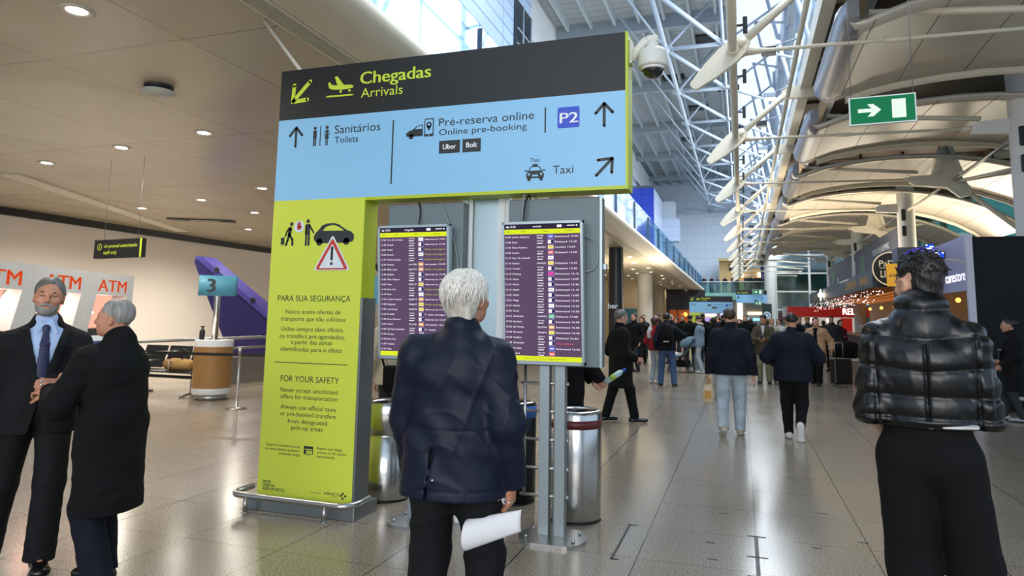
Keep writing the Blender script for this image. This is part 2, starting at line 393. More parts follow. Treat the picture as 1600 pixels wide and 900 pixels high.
mb = MB().box((10.86,14,1.1),(10.9,79,7.9)); struct('window_right_glass', mb, MGREENG)
mb = MB()
for y in range(16,80,6):
    mb.cyl((10.7,y,1.1),(10.7,y+3,7.8),.09,n=8); mb.cyl((10.7,y+6,1.1),(10.7,y+3,7.8),.09,n=8)
for z in (3.2,5.4,7.6): mb.box((10.66,14,z),(10.74,79,z+.1))
struct('window_right_frame', mb, MWHITEP)
# ---------------------------------------------------------------- roof steel: space frame, long pipe, blades, ties, columns, canopies
sf = thing('space_frame', 'pale blue tubular space frame under the high grey roof', 'roof truss', (-2,50,13.6))
AX, AZ, BX = -2.95, 13.6, -.5
nodes_y = list(range(24,79,6))
MB().cyl((AX,20,AZ),(AX,78,AZ),.1,n=10).build('chord', MSTEELB, sf); MB().cyl((BX,20,AZ),(BX,78,AZ),.06,n=10).build('chord', MSTEELB, sf)
for y in nodes_y:
    a, b = Vector((AX,y,AZ)), Vector((BX,y,AZ))
    mb = MB().sphere(a,.2,10); mb.obox((AX-.3,y-.3,AZ-.02),(.6,0,0),(0,.6,0),(0,0,.05)); mb.build('node', MSTEELB, sf)
    MB().sphere(b,.15,8).build('node', MSTEELB, sf)
    MB().cyl(a,b,.09,n=8).build('tube', MSTEELB, sf)
    if y < 78: MB().cyl(a,(BX,y+6,AZ),.09,n=8).build('tube', MSTEELB, sf)
    u = [(-1.2,y+3,16.9),(-5.6,y-3,16.9)]
    for p in u: MB().cyl(a,p,.055,n=6).build('tube', MSTEELB, sf)
    MB().cyl(b,(2.2,y+3,16.6),.06,n=6).build('tube', MSTEELB, sf); MB().cyl(b,(2.2,y-3,11.5),.06,n=6).build('tube', MSTEELB, sf)
mb = MB().cyl((-9.3,77.5,13.6),(AX,77.5,AZ),.12,n=8); mb.build('tube', MSTEELB, sf)
pp = thing('roof_pipe', 'long cream pipe running the length of the hall through the blade struts', 'pipe', (-.05,40,6.2))
MB().tube([(-.05,-2,6.2),(-.05,77,6.2)], .075, 14).build('pipe_run', MCREAM, pp)
up = thing('upper_roof_pipe', 'thinner cream pipe running above the blade struts along the gutter beam', 'pipe', (1.22,40,7.2))
MB().tube([(1.22,4,7.2),(1.22,77,7.2)], .055, 12).build('pipe_run', MCREAM, up)
ORD = ['nearest','second','third','fourth','fifth','sixth','seventh','eighth','ninth','tenth','eleventh','twelfth']
def build_strut(y):
    t = thing('blade_strut', '', 'roof strut', (-.05,y,6.2), 0, 'blade struts along the long pipe')
    ax = Vector((.755,0,.656)); nn = Vector((-.656,0,.755)); c = Vector((-.05,y,6.2))   # blade axis and its normal in the bay plane
    mb = MB()
    pts = []
    outline = [(-.9,.05),(-.87,.10),(-.5,.19),(-.1,.235),(.1,.22),(.26,.13),(.36,.05),(.36,-.05),(.26,-.13),(.1,-.22),(-.1,-.235),(-.5,-.19),(-.87,-.10),(-.9,-.05)]
    # the blade is a flat lens-sectioned fin whose broad side faces down the hall and sideways
    side = Vector((0,1,0))
    for i,(u,w) in enumerate(outline): pts.append((u,w))
    V = (nn*.93+side*.37).normalized(); D = ax.cross(V).normalized()*.05
    mb.prism(pts, c-D/2, ax, V, D); mb.build('blade', MCREAM, t)
    mb = MB().cyl(c+ax*.2, Vector((1.18,y,7.27)), .075, n=12); mb.cyl(c+ax*.12, c+ax*.3, .12, .08, n=12); mb.build('tube', MCREAM, t)
    mb = MB().cyl((-.05,y-.16,6.2),(-.05,y+.16,6.2),.105,n=16); mb.build('collar', MCREAM, t)
    mb = MB().prism([(0,-.16),(.12,-.18),(.9,-.18),(.9,.14),(.2,.14),(.04,.02)], (1.05,y+.06,7.32), (1,0,0), (0,0,1), (0,-.12,0)); mb.cyl((1.6,y-.09,7.3),(1.6,y+.09,7.3),.06)
    mb.build('bracket', MCREAM, t)
    mb = MB().tube([(.12,y,6.18),(.35,y,6.17),(.55,y,6.165),(5.2,y,6.08)], [.085,.06,.034,.034], 12); mb.cyl((.1,y-.07,6.18),(.1,y+.07,6.18),.085); mb.cyl((2.3,y,6.13),(2.62,y,6.125),.05,n=12)
    mb.cyl((4.95,y,6.08),(5.2,y,6.08),.06,n=12); mb.build('tie_rod', MCREAM, t)
    mb = MB().cyl((2.1,y,6.62),(5.35,y,6.3),.06,n=10); mb.build('rafter', MCREAM, t)
    return t
proto = build_strut(12)
struts = [proto]
for k in range(1,11):
    c = copy_tree(proto); c.location.y = 12+6*k; struts.append(c)
for i, o in enumerate(struts): o['label'] = f'{ORD[i]} cream blade strut on the long roof pipe, counted from the front' if i else 'nearest and largest cream blade strut on the long roof pipe'
# columns every second bay, brackets between them
def column(y):
    mb = MB().lathe([(.31,0),(.31,7.85)], (6.2,y), 32); mb.mat(1)
    for z0, z1 in ((5.55,6.0),(4.95,5.35)): mb.box((5.98,y-.335,z0),(6.13,y-.25,z1),.03)
    mb.mat(0).prism([(0,-.15),(.75,-.2),(.75,.16),(.12,.12),(0,.06)], (5.15,y+.08,6.1), (1,0,0), (0,0,1), (0,-.16,0)); mb.cyl((5.3,y-.12,6.08),(5.3,y+.12,6.08),.07)
    return struct('column', mb, [MWHITEP, MDARK])
for y in (18,30,42,54): column(y)
def build_bracket(y):
    t = thing('canopy_bracket', '', 'roof bracket', (6.0,y,6.0), 0, 'cream steel brackets between the columns')
    mb = MB().prism([(5.1,5.98),(5.2,5.9),(6.1,5.78),(6.45,5.45),(6.75,5.5),(6.75,5.75),(6.55,6.05),(6.45,6.2),(5.9,6.2),(5.1,6.17)], (0,y+.07,0), (1,0,0), (0,0,1), (0,-.14,0))
    mb.cyl((5.22,y-.1,6.08),(5.22,y+.1,6.08),.075); mb.cyl((6.3,y-.09,6.0),(6.3,y+.09,6.0),.05); mb.build('plate', MCREAM, t)
    mb = MB().prism([(5.72,6.2),(5.86,6.2),(6.12,7.12),(6.12,7.3),(6.0,7.3),(5.98,7.12)], (0,y+.16,0),(1,0,0),(0,0,1),(0,-.32,0))
    mb.prism([(6.55,6.2),(6.41,6.2),(6.14,7.12),(6.14,7.3),(6.26,7.3),(6.28,7.12)], (0,y+.16,0),(1,0,0),(0,0,1),(0,-.32,0))
    mb.prism([(5.8,6.2),(6.5,6.2),(6.22,7.2),(6.04,7.2)], (0,y+.03,0),(1,0,0),(0,0,1),(0,-.06,0)); mb.build('frame', MCREAM, t)
    MB().cyl((6.3,y-.1,6.0),(6.2,y-5.75,5.95),.05,n=10).build('brace', MSTEEL, t)
    MB().cyl((6.4,y-.1,5.95),(6.25,y-5.75,5.2),.04,n=10).build('brace', MCREAM, t)
    MB().cyl((6.3,y+.1,6.0),(6.2,y+5.75,5.95),.05,n=10).build('brace', MCREAM, t)
    MB().cyl((6.7,y,5.6),(8.8,y,3.6),.07,n=10).build('strut', MCREAM, t)
    MB().cyl((6.6,y,6.0),(8.7,y,6.3),.06,n=10).build('strut', MCREAM, t)
    return t
bp = build_bracket(24); brs = [bp]
for k in range(1,3):
    c = copy_tree(bp); c.location.y = 24+12*k; brs.append(c)
for i, o in enumerate(brs): o['label'] = f'{ORD[i]} A-shaped cream steel bracket between the round columns, counted from the front'
def build_canopy(k):
    y0, y1 = 6*k-.5, 6*k+3.56
    t = thing('canopy_shell', '', 'canopy', (4.5,(y0+y1)/2,6.2), 0, 'arched metal canopy shells')
    prof = [(1.66,6.42),(1.72,6.30),(1.82,6.22),(1.97,6.24),(2.2,6.33),(2.6,6.46),(3.2,6.57),(4.0,6.66),(4.8,6.70),(5.6,6.68),(6.4,6.60),(7.2,6.46),(8.0,6.24),(8.8,5.92),(9.5,5.5),(9.95,5.05)]
    N = 9
    def ring(dz, dn): return [[(x+dn, y0+(y1-y0)*j/N, z+dz+.05*math.sin(PI*j/N)) for x,z in prof] for j in range(N+1)]
    lo, hi = ring(0,0), ring(.09,.02)
    mb = MB().grid(lo).grid([r[::-1] for r in hi])
    for a, b in ((lo[0],hi[0]),(lo[-1],hi[-1])): mb.grid([a,b])
    mb.grid([[r[-1] for r in lo],[r[-1] for r in hi]]); mb.build('shell', MSHELL, t)
    mb = MB()
    for x in (2.1,3.2,4.4,5.6,6.8,8.0,9.0):
        i = next(i for i in range(len(prof)) if prof[i][0] >= x); (xa,za),(xb,zb) = prof[i-1],prof[i]; z = za+(zb-za)*(x-xa)/(xb-xa)
        mb.tube([(x,y0+(y1-y0)*j/N,z-.002+.05*math.sin(PI*j/N)) for j in range(N+1)], .008, 5)
    mb.build('seam', M('canopy_seam','#7d7568',.5), t)
    nose = [(1.9,6.78),(1.73,6.76),(1.6,6.66),(1.55,6.5),(1.58,6.33),(1.68,6.22),(1.81,6.18),(1.9,6.2)]
    rows = []
    for j in range(15):
        f = j/14; y = y0-.15+(y1-y0+.2)*f; q = 1 if .08 < f < .95 else (.55 if f in (0,1) else .85)
        rows.append([(1.8+(x-1.8)*q, y, 6.48+(z-6.48)*q) for x,z in nose])
    mb = MB().grid(rows); mb.add(rows[0], [tuple(range(len(nose)))], False); mb.add(rows[-1], [tuple(range(len(nose)))], False); mb.build('nose', MSHELLN, t)
    a = [(x,y1+.02,z) for x,z in prof[4:]]; b = [(x,y1+.02,z-.13) for x,z in prof[4:]]; c = [(x,y1+.1,z-.13) for x,z in prof[4:]]; d = [(x,y1+.1,z+.05) for x,z in prof[4:]]
    MB().grid([a,b,c,d]).build('rim', MCREAM, t)
    return t
cp = build_canopy(2); cps = [cp]
for k in range(3,9):
    c = copy_tree(cp); c.location.y += 6*(k-2); cps.append(c)
for i, o in enumerate(cps): o['label'] = f'{ORD[i]} arched metal canopy shell over the shops, counted from the front' if i else 'nearest arched metal canopy shell, filling the top right corner'
c = copy_tree(cp); c.location.y -= 6; c['label'] = 'arched metal canopy shell nearest overhead, just past the top edge'
# spotlights and floodlights on the pipe
def build_spot():
    t = thing('pipe_spotlight', '', 'spotlight', (.08,0,6.2), 0, 'black spotlights on the long pipe')
    mb = MB().box((.12,-.05,6.1),(.19,.05,6.36),.01); mb.build('body', MDARK, t)
    MB().box((-.02,-.015,6.22),(.13,.015,6.25)).build('clamp', MDARK, t); return t
sp = build_spot(); sp.location.y = 11.0
for i in range(16):
    o = sp if i == 0 else copy_tree(sp); o.location.y = 11.0+2.4*i
    o['label'] = 'slim black spotlight clamped to the long cream pipe'
def build_flood():
    t = thing('floodlight', '', 'floodlight', (.62,0,7.0), 0, 'floodlights beside the upper pipe')
    MB().box((.5,-.1,6.92),(.78,.1,7.06),.015).build('body', MDARK, t); MB().box((.52,-.09,6.912),(.76,.09,6.92)).build('lens', M('lamp_glass','#8d949c',.2), t)
    MB().cyl((.64,0,7.06),(1.22,0,7.2),.015,n=6).build('bracket', MSTEELB, t); return t
fl = build_flood(); lit = lamp('floodlight_glow', '#fff6e0', 6)
for i in range(10):
    o = fl if i == 0 else copy_tree(fl); o.location.y = 14.2+5.4*i; o['label'] = 'unlit black floodlight on an arm from the upper pipe'
def build_lamp():
    t = thing('lit_floodlight', '', 'floodlight', (.75,0,7.0), 0, 'lit floodlights beside the upper pipe')
    MB().box((.62,-.12,6.93),(.9,.12,7.06),.015).build('body', MSTEELB, t); MB().box((.64,-.1,6.92),(.88,.1,6.93)).build('lens', lit, t)
    MB().cyl((.76,0,7.06),(1.22,0,7.2),.015,n=6).build('bracket', MSTEELB, t); return t
ll = build_lamp()
for i in range(9):
    o = ll if i == 0 else copy_tree(ll); o.location.y = 17.2+5.4*i; o['label'] = 'lit floodlight glowing on an arm from the upper pipe'
t = thing('round_camera', 'round grey camera fixed to a thin rod by the clerestory', 'security camera', (.95,13.2,7.6))
MB().sphere((.9,13.2,7.75),.12,14,(1,1,1.3)).build('housing', MSTEELD, t); MB().cyl((.9,13.2,7.75),(1.9,13.2,7.75),.03).build('arm', MSTEELB, t)

mb = MB().box((.05,4.62,.0),(.075,5.47,.003))
for y in (4.63,5.0,5.46): mb.box((.0,y,.0),(.13,y+.012,.003))
mb.box((-.845,4.62,0),(-.83,5.42,.003)).box((-.845,4.62,0),(-.79,4.635,.003)).box((-.845,5.41,0),(-.78,5.42,.003))
for x, y in ((-.25,4.85),(-.28,5.2),(.42,5.35),(.75,5.6),(.55,6.3),(-.2,6.0)): mb.box((x,y,0),(x+.07,y+.012,.003))
struct('trim_floor_joints', mb, MDARK)
# ---------------------------------------------------------------- the big arrivals sign
MBLK = M('sign_black', '#17191a', .5); MSKY = M('sign_sky_blue', '#8cc3e8', .42); MLIME = M('sign_lime', '#bccd4a', .45)
MLIMEE = M('sign_lime_edge', '#b5c51f', .4); MPOST = M('poster_lime', '#cbd845', .5); MINK = M('ink_dark', '#22292b', .5)
MLIMET = M('ink_lime', '#c9dc3c', .5); MP2 = M('ink_cobalt', '#2f4fc4', .5); MWHI = M('ink_white', '#e8edf2', .5); MRED = M('ink_red', '#c0392f', .5)
MPALE = M('ink_pale_blue_white', '#d5dfe6', .5); MPLINTH = M('steel_plinth', '#8c9396', .35, .85)
POSTER = ['PARA SUA SEGURANÇA','Nunca aceite ofertas de','transporte que não solicitou','Utilize sempre táxis oficiais,','ou transfers pré-agendados,','a partir das zonas','identificadas para o efeito','FOR YOUR SAFETY','Never accept unsolicited','offers for transportation','Always use official taxis','or pre-booked transfers','from designated','pick-up areas','Reporte imediatamente','às autoridades qualquer','atividade ilegal','Report any illegal','activity to the police','immediately','POWERED BY','VINCI','AIRPORTS','Sanitários','Toilets','Pré-reserva online','Online pre-booking','Taxi','Chegadas','Arrivals']
bake_texts(POSTER); bake_texts(['P2','Uber','Bolt','LISBOA','AEROPORTO','ana','ATM','3'])
SX, SY = -3.74, 4.78
def arrow(F, u, v, L, ang, w, mi, head=.42, l=0):
    c, s_ = math.cos(ang), math.sin(ang); tip = (u+L/2*c, v+L/2*s_); tail = (u-L/2*c, v-L/2*s_)
    F.stroke([tail, (tip[0]-w*.3*c, tip[1]-w*.3*s_)], w, mi, l)
    h = L*head; wings = [(tip[0]+h*math.cos(ang+PI+d), tip[1]+h*math.sin(ang+PI+d)) for d in (.72,-.72)]
    F.stroke([wings[0], tip, wings[1]], w, mi, l)
def person_icon(F, u, v, h, mi, dress=False):
    k = h; F.disc(u, v+.9*k, .085*k, mi)
    if dress: F.poly([(u-.07*k,v+.78*k),(u+.07*k,v+.78*k),(u+.05*k,v+.6*k),(u+.13*k,v+.34*k),(u-.13*k,v+.34*k),(u-.05*k,v+.6*k)], mi); F.rect(u-.065*k,v,u-.015*k,v+.36*k,mi); F.rect(u+.015*k,v,u+.065*k,v+.36*k,mi); F.stroke([(u-.09*k,v+.74*k),(u-.13*k,v+.5*k)],.035*k,mi); F.stroke([(u+.09*k,v+.74*k),(u+.13*k,v+.5*k)],.035*k,mi)
    else: F.rect(u-.1*k,v+.4*k,u+.1*k,v+.79*k,mi,0,.03*k); F.rect(u-.085*k,v,u-.012*k,v+.42*k,mi); F.rect(u+.012*k,v,u+.085*k,v+.42*k,mi)
def sign_text(o):
    """lettering and pictograms of the sign; o is the world position of its lower left front corner on the floor"""
    MT = [MINK, MLIMET, MSKY, MWHI, MP2]
    def nxt(name): F.build(name, MT, sign_root); return Flat(o, (1,0,0), (0,0,1))
    F = Flat(o, (1,0,0), (0,0,1))
    arrow(F, .212, 3.43, .235, math.radians(225), .036, 1, .62)
    F = nxt('arrow')
    F.poly([(.472,3.478),(.492,3.49),(.512,3.462),(.566,3.452),(.536,3.53),(.56,3.534),(.628,3.452),(.70,3.447),(.72,3.436),(.715,3.42),(.66,3.414),(.60,3.412),(.52,3.42),(.488,3.434)], 1)
    F.disc(.60,3.397,.012,1); F.disc(.684,3.4,.012,1); F.stroke([(.465,3.363),(.718,3.360)], .014, 1)
    F = nxt('plane_pictogram')
    F.text('Chegadas', .785, 3.443, .108, 1, bold=.012, width=.64); F.text('Arrivals', .795, 3.326, .083, 1, width=.385)
    F = nxt('lettering')
    arrow(F, .182, 3.035, .165, PI/2, .022, 0, .56); F = nxt('arrow')
    person_icon(F, .37, 2.943, .172, 0); F.rect(.419,2.944,.427,3.115,0); person_icon(F, .487, 2.943, .172, 0, True)
    F = nxt('toilet_pictogram')
    F.text('Sanitários', .56, 3.037, .074, 0, width=.43); F.text('Toilets', .565, 2.956, .058, 0, width=.223)
    F = nxt('lettering')
    F.rect(1.1,2.587,1.112,3.11,0)
    F = nxt('divider_line')
    F.poly([(1.228,2.965),(1.225,2.99),(1.25,3.008),(1.285,3.02),(1.315,3.045),(1.372,3.057),(1.372,2.962),(1.33,2.962),(1.29,2.962)], 0); F.disc(1.27,2.962,.021,0); F.poly([(1.303,3.02),(1.325,3.042),(1.366,3.047),(1.366,3.022)], 2, 1)
    F.rect(1.384,2.955,1.466,3.101,0,0,.01); F.rect(1.392,2.975,1.458,3.092,2,1,.006); F.disc(1.425,3.048,.024,0,2); F.poly([(1.404,3.037),(1.446,3.037),(1.425,2.998)],0,2); F.disc(1.425,3.05,.010,2,3); F.disc(1.425,2.965,.005,2,1)
    F = nxt('booking_pictogram')
    F.text('Pré-reserva online', 1.511, 3.03, .067, 0, width=.782); F.text('Online pre-booking', 1.514, 2.956, .052, 0, width=.723)
    F = nxt('lettering')
    F.rect(1.517,2.808,1.695,2.91,0); F.rect(1.716,2.806,1.868,2.911,0); F.text('Uber',1.606,2.841,.043,3,1,'c',.012,.11); F.text('Bolt',1.793,2.843,.043,3,1,'c',.012,.09)
    F = nxt('operator_badges')
    F.rect(2.375,2.916,2.386,3.111,0); F = nxt('divider_line')
    F.rect(2.475,2.941,2.642,3.1,4,0,.014); F.text('P2',2.562,2.979,.082,3,1,'c',.012,.137)
    F = nxt('parking_badge')
    arrow(F, 2.825, 3.02, .168, PI/2, .022, 0, .56); F = nxt('arrow'); arrow(F, 2.826, 2.632, .168, math.radians(46), .022, 0, .62); F = nxt('arrow')
    F.text('Taxi', 2.303, 2.698, .033, 0, 0, 'c'); F.text('Taxi', 2.443, 2.599, .066, 0, width=.155)
    F = nxt('lettering')
    F.poly([(2.24,2.575),(2.236,2.605),(2.252,2.628),(2.268,2.66),(2.284,2.668),(2.328,2.668),(2.344,2.66),(2.36,2.628),(2.376,2.605),(2.372,2.575)],0)
    F.rect(2.246,2.555,2.272,2.58,0,0,.006); F.rect(2.34,2.555,2.366,2.58,0,0,.006); F.rect(2.285,2.668,2.327,2.682,0,0,.004); F.rect(2.226,2.628,2.25,2.638,0); F.rect(2.362,2.628,2.386,2.638,0)
    F.poly([(2.262,2.632),(2.277,2.658),(2.335,2.658),(2.35,2.632)],2,1); F.disc(2.258,2.605,.009,2,1); F.disc(2.354,2.605,.009,2,1); F.rect(2.283,2.588,2.329,2.6,2,1)
    F.build('taxi_pictogram', MT, sign_root)
def poster_text(o):
    MT = [MINK, MRED, MSKY, MPALE, MPOST]
    def nxt(name): F.build(name, MT, sign_root); return Flat(o, (1,0,0), (0,0,1))
    F = Flat(o, (1,0,0), (0,0,1))
    # traveller with a suitcase, a stop hand, a tout, a car, the warning triangle
    F.rect(.09,2.118,.126,2.176,0,0,.006); F.disc(.107,2.11,.005,0); F.stroke([(.122,2.175),(.134,2.195)],.006,0)
    F.disc(.189,2.289,.0165,0); F.stroke([(.178,2.25),(.172,2.20)],.034,0); F.stroke([(.165,2.252),(.147,2.228),(.137,2.195)],.015,0)
    F.stroke([(.166,2.19),(.157,2.15),(.142,2.113)],.02,0); F.stroke([(.178,2.19),(.203,2.16),(.206,2.113)],.02,0)
    F = nxt('traveller_pictogram')
    F.disc(.264,2.265,.05,3,0); F.disc(.264,2.265,.046,3,1); F.rect(.245,2.238,.283,2.27,1,2,.012)
    for i,(a,b) in enumerate(((.249,2.29),(.2585,2.302),(.268,2.303),(.2775,2.292))): F.stroke([(a,2.265),(a,b)],.0085,1,2)
    F.stroke([(.281,2.25),(.288,2.268)],.008,1,2)
    F = nxt('stop_hand_pictogram')
    F.disc(.349,2.308,.0165,0); F.rect(.326,2.2,.372,2.285,0,0,.012); F.rect(.328,2.104,.347,2.205,0); F.rect(.353,2.104,.373,2.205,0); F.stroke([(.366,2.275),(.388,2.24),(.408,2.212)],.014,0); F.stroke([(.331,2.27),(.33,2.2)],.012,0)
    F = nxt('driver_pictogram')
    F.poly([(.413,2.15),(.412,2.18),(.425,2.205),(.455,2.232),(.485,2.268),(.53,2.284),(.60,2.286),(.645,2.274),(.69,2.245),(.725,2.225),(.765,2.212),(.788,2.185),(.79,2.155),(.775,2.13),(.7,2.122),(.5,2.122),(.44,2.128)],0)
    F.disc(.467,2.132,.03,0); F.disc(.72,2.134,.03,0); F.poly([(.495,2.224),(.525,2.256),(.57,2.268),(.61,2.267),(.65,2.252),(.695,2.222)],4,1)
    F = nxt('car_pictogram')
    def tri(s, mi, l, r=.02):
        c = (.595,1.955); P3 = [(.5935,2.178),(.432,1.902),(.758,1.902)]; q = [(c[0]+(x-c[0])*s, c[1]+(y-c[1])*s) for x,y in P3]
        pts = []
        for i in range(3):
            p, a, b = Vector(q[i]), Vector(q[i-1]), Vector(q[(i+1)%3]); d1, d2 = (a-p).normalized(), (b-p).normalized()
            for t in (0,.25,.5,.75,1): e = (d1*(1-t)+d2*t); pts.append(tuple(p+e*r+(d1+d2).normalized()*(-.25*r)*(1-abs(2*t-1))))
        F.poly(pts, mi, l)
    tri(1.06,3,2); tri(.95,1,3); tri(.72,3,4,.008)
    F.stroke([(.594,2.083),(.593,1.99)],.022,0,5); F.disc(.5925,1.953,.013,0,5)
    F = nxt('warning_triangle'); T = lambda *a: F.text(*a)
    c = .439
    rows = [(0,1.648,.05,.69),(1,1.545,.037,.52),(2,1.488,.037,.608),(3,1.405,.037,.595),(4,1.348,.037,.615),(5,1.30,.037,.39),(6,1.243,.037,.58),(7,1.0,.05,.545),(8,.917,.036,.535),(9,.864,.036,.533),(10,.783,.036,.52),(11,.729,.036,.518),(12,.674,.036,.368),(13,.625,.036,.292)]
    for i, v, h, w in rows: T(POSTER[i], c, v, h, 0, 0, 'c', 0, w)
    F.rect(.096,1.147,.783,1.153,0)
    for i, v, w in ((14,.484,.318),(15,.453,.325),(16,.421,.2)): T(POSTER[i], .385, v, .021, 0, 0, 'r', 0, w)
    for i, v, w in ((17,.487,.226),(18,.456,.268),(19,.425,.165)): T(POSTER[i], .543, v, .021, 0, 0, 'l', 0, w)
    F = nxt('poster_lettering')
    F.rect(.422,.443,.507,.505,0,0,.004); F.rect(.432,.478,.5,.484,4,1); F.rect(.445,.447,.5,.472,4,1); F.text('112',.472,.451,.016,0,2,'c'); F.text('POLÍCIA',.462,.43,.009,0,0,'c')
    F = nxt('police_pictogram')
    T('ana',.053,.197,.028,0,0,'l',.012,.075); T('LISBOA',.05,.166,.024,0,0,'l',.012,.12); T('AEROPORTO',.051,.137,.024,0,0,'l',.012,.208)
    F = nxt('airport_logo')
    T('POWERED BY',.497,.153,.009,0,0,'l',0,.105); T('VINCI',.62,.153,.021,0,0,'l',.012,.135); T('AIRPORTS',.695,.139,.007,0,0,'l',0,.06)
    for dx, dy in ((.793,.172),(.816,.156),(.793,.138),(.776,.157)): F.disc(dx,dy,.0095,0)
    F.build('operator_logo', MT, sign_root)
sign_root = thing('arrivals_sign', 'huge L-shaped Chegadas Arrivals sign, black and blue panel on a lime safety poster post', 'sign', (SX+.44,SY+.1,0))
def sign_panels(x, y, top, root, post0=.1):
    d = .2
    mb = MB().box((x,y,top-.44),(x+2.98,y+d-.002,top)); mb.build('black_panel', MBLK, root)
    mb = MB().box((x,y,top-1.14),(x+2.98,y+d-.002,top-.44)); mb.build('blue_panel', MSKY, root)
    mb = MB().box((x+2.98,y-.004,top-1.165),(x+2.998,y+d,top+.003)); mb.box((x+.875,y-.004,top-1.165),(x+2.98,y+d,top-1.14)); mb.build('edge_strip', MLIMEE, root)
    mb = MB().box((x,y,post0),(x+.872,y+d-.004,top-1.14)); mb.build('poster_post', MPOST, root)
    mb = MB().box((x+.872,y-.002,1.68),(x+.88,y+d,top-1.165)); mb.build('side_strip', MLIMEE, root)
    mb = MB().box((x+.872,y+.004,post0),(x+.892,y+d+.01,1.68)); mb.build('steel_side', MSTEELD, root)
sign_panels(SX, SY, 3.63, sign_root)
sign_text((SX,SY,0)); poster_text((SX,SY,0))
MB().box((SX-.05,SY-.09,0),(SX+.95,SY+.26,.1),.006).build('plinth', MPLINTH, sign_root)
def arc(c, r, a0, a1, z, n=7): return [(c[0]+r*math.cos(math.radians(a0+(a1-a0)*i/n)), c[1]+r*math.sin(math.radians(a0+(a1-a0)*i/n)), z) for i in range(n+1)]
t = thing('guard_rail', 'low bent steel bumper rail around the foot of the lime poster', 'rail', (SX+.44,SY-.14,0))
zr = .128; x0, x1, yf = SX-.12, SX+.955, SY-.17
pts = [(x0,SY+.1,zr)]+arc((x0+.1,yf+.1),.1,180,270,zr)+arc((x1-.1,yf+.1),.1,270,360,zr)+[(x1,SY+.12,zr)]
MB().tube(pts, .024, 14).build('rail_bar', MSTEEL, t)
for x in (SX+.03,SX+.745):
    p = MB().cyl((x,yf,0),(x,yf,zr-.01),.017,n=14).build('post', MSTEEL, t); MB().cyl((x,yf,0),(x,yf,.008),.028,n=14).build('foot_plate', MSTEEL, p)
t = thing('ceiling_brace', 'thin white tube bracing the top of the arrivals sign to the ceiling', 'brace', (-3.57,4.88,3.63))
MB().tube([(-4.07,4.9,4.2),(-3.62,4.88,3.66),(-3.48,4.88,3.64),(-3.4,4.88,3.64)], .016, 10).build('tube', MWHITEP, t)
# dome camera on a curved arm at the sign's upper right end
t = thing('dome_camera', 'white dome security camera on a curved arm at the end of the arrivals sign', 'security camera', (-.58,4.9,3.3))
MCAM = M('camera_white_plastic', '#d6d5cd', .4)
mb = MB().box((-.745,4.86,3.42),(-.725,4.95,3.6),.004); mb.tube([(-.735,4.905,3.45),(-.69,4.905,3.53),(-.64,4.905,3.585),(-.575,4.905,3.6)], [.028,.032,.034,.036], 14); mb.box((-.62,4.865,3.575),(-.535,4.945,3.625),.012); mb.build('arm', MCAM, t)
mb = MB().lathe([(.0,3.6),(.04,3.6),(.045,3.55),(.042,3.53),(.085,3.52),(.102,3.49),(.107,3.42),(.11,3.395),(.104,3.385),(.088,3.38)], (-.578,4.905), 36); mb.build('housing', MCAM, t)
MB().sphere((-.578,4.905,3.385),.083,28,(1,1,1),-1,0).build('dome', M('smoked_dome','#121518',.06,0,.8,coat=.6), t)
MB().lathe([(.086,3.386),(.09,3.37),(.084,3.362)], (-.578,4.905), 32).build('trim_ring', MCAM, t)
# ---------------------------------------------------------------- departure screens
MFRAME = M('screen_frame_grey', '#a9b6bb', .35, .4); MCAB = M('cabinet_grey', '#6d7a80', .5); MPOSTS = M('galvanised_post', '#98a1a5', .38, .7)
MSCR = lamp('screen_purple', '#5b4763', .95); MSCRH = lamp('screen_header', '#2f2a3e', .9); MYEL = lamp('screen_yellow', '#d4e02c', .95); MSW = lamp('screen_white', '#f1ecf6', 1.1)
MSY = lamp('screen_olive', '#bfc84a', .9); MSO = lamp('screen_orange', '#f0a552', 1.0); MSB = lamp('screen_blue', '#5a63d8', 1.0); MSR = lamp('screen_red', '#e2564e', 1.0); MSP = lamp('screen_pink', '#d843a0', 1.0); MSG = lamp('screen_green', '#7fcfa4', 1.0); MSN = lamp('screen_navy', '#23264f', 1.0); MSLY = lamp('screen_pale_yellow', '#f2e07c', 1.0); MSGR = lamp('screen_grey_ink', '#8f9330', .9); MSLAV = lamp('screen_lavender', '#7a6b94', .9)
SCRM = [MSCR, MSCRH, MYEL, MSW, MSY, MSO, MSB, MSR, MSP, MSG, MSN, MSLY, MSGR, MSLAV]
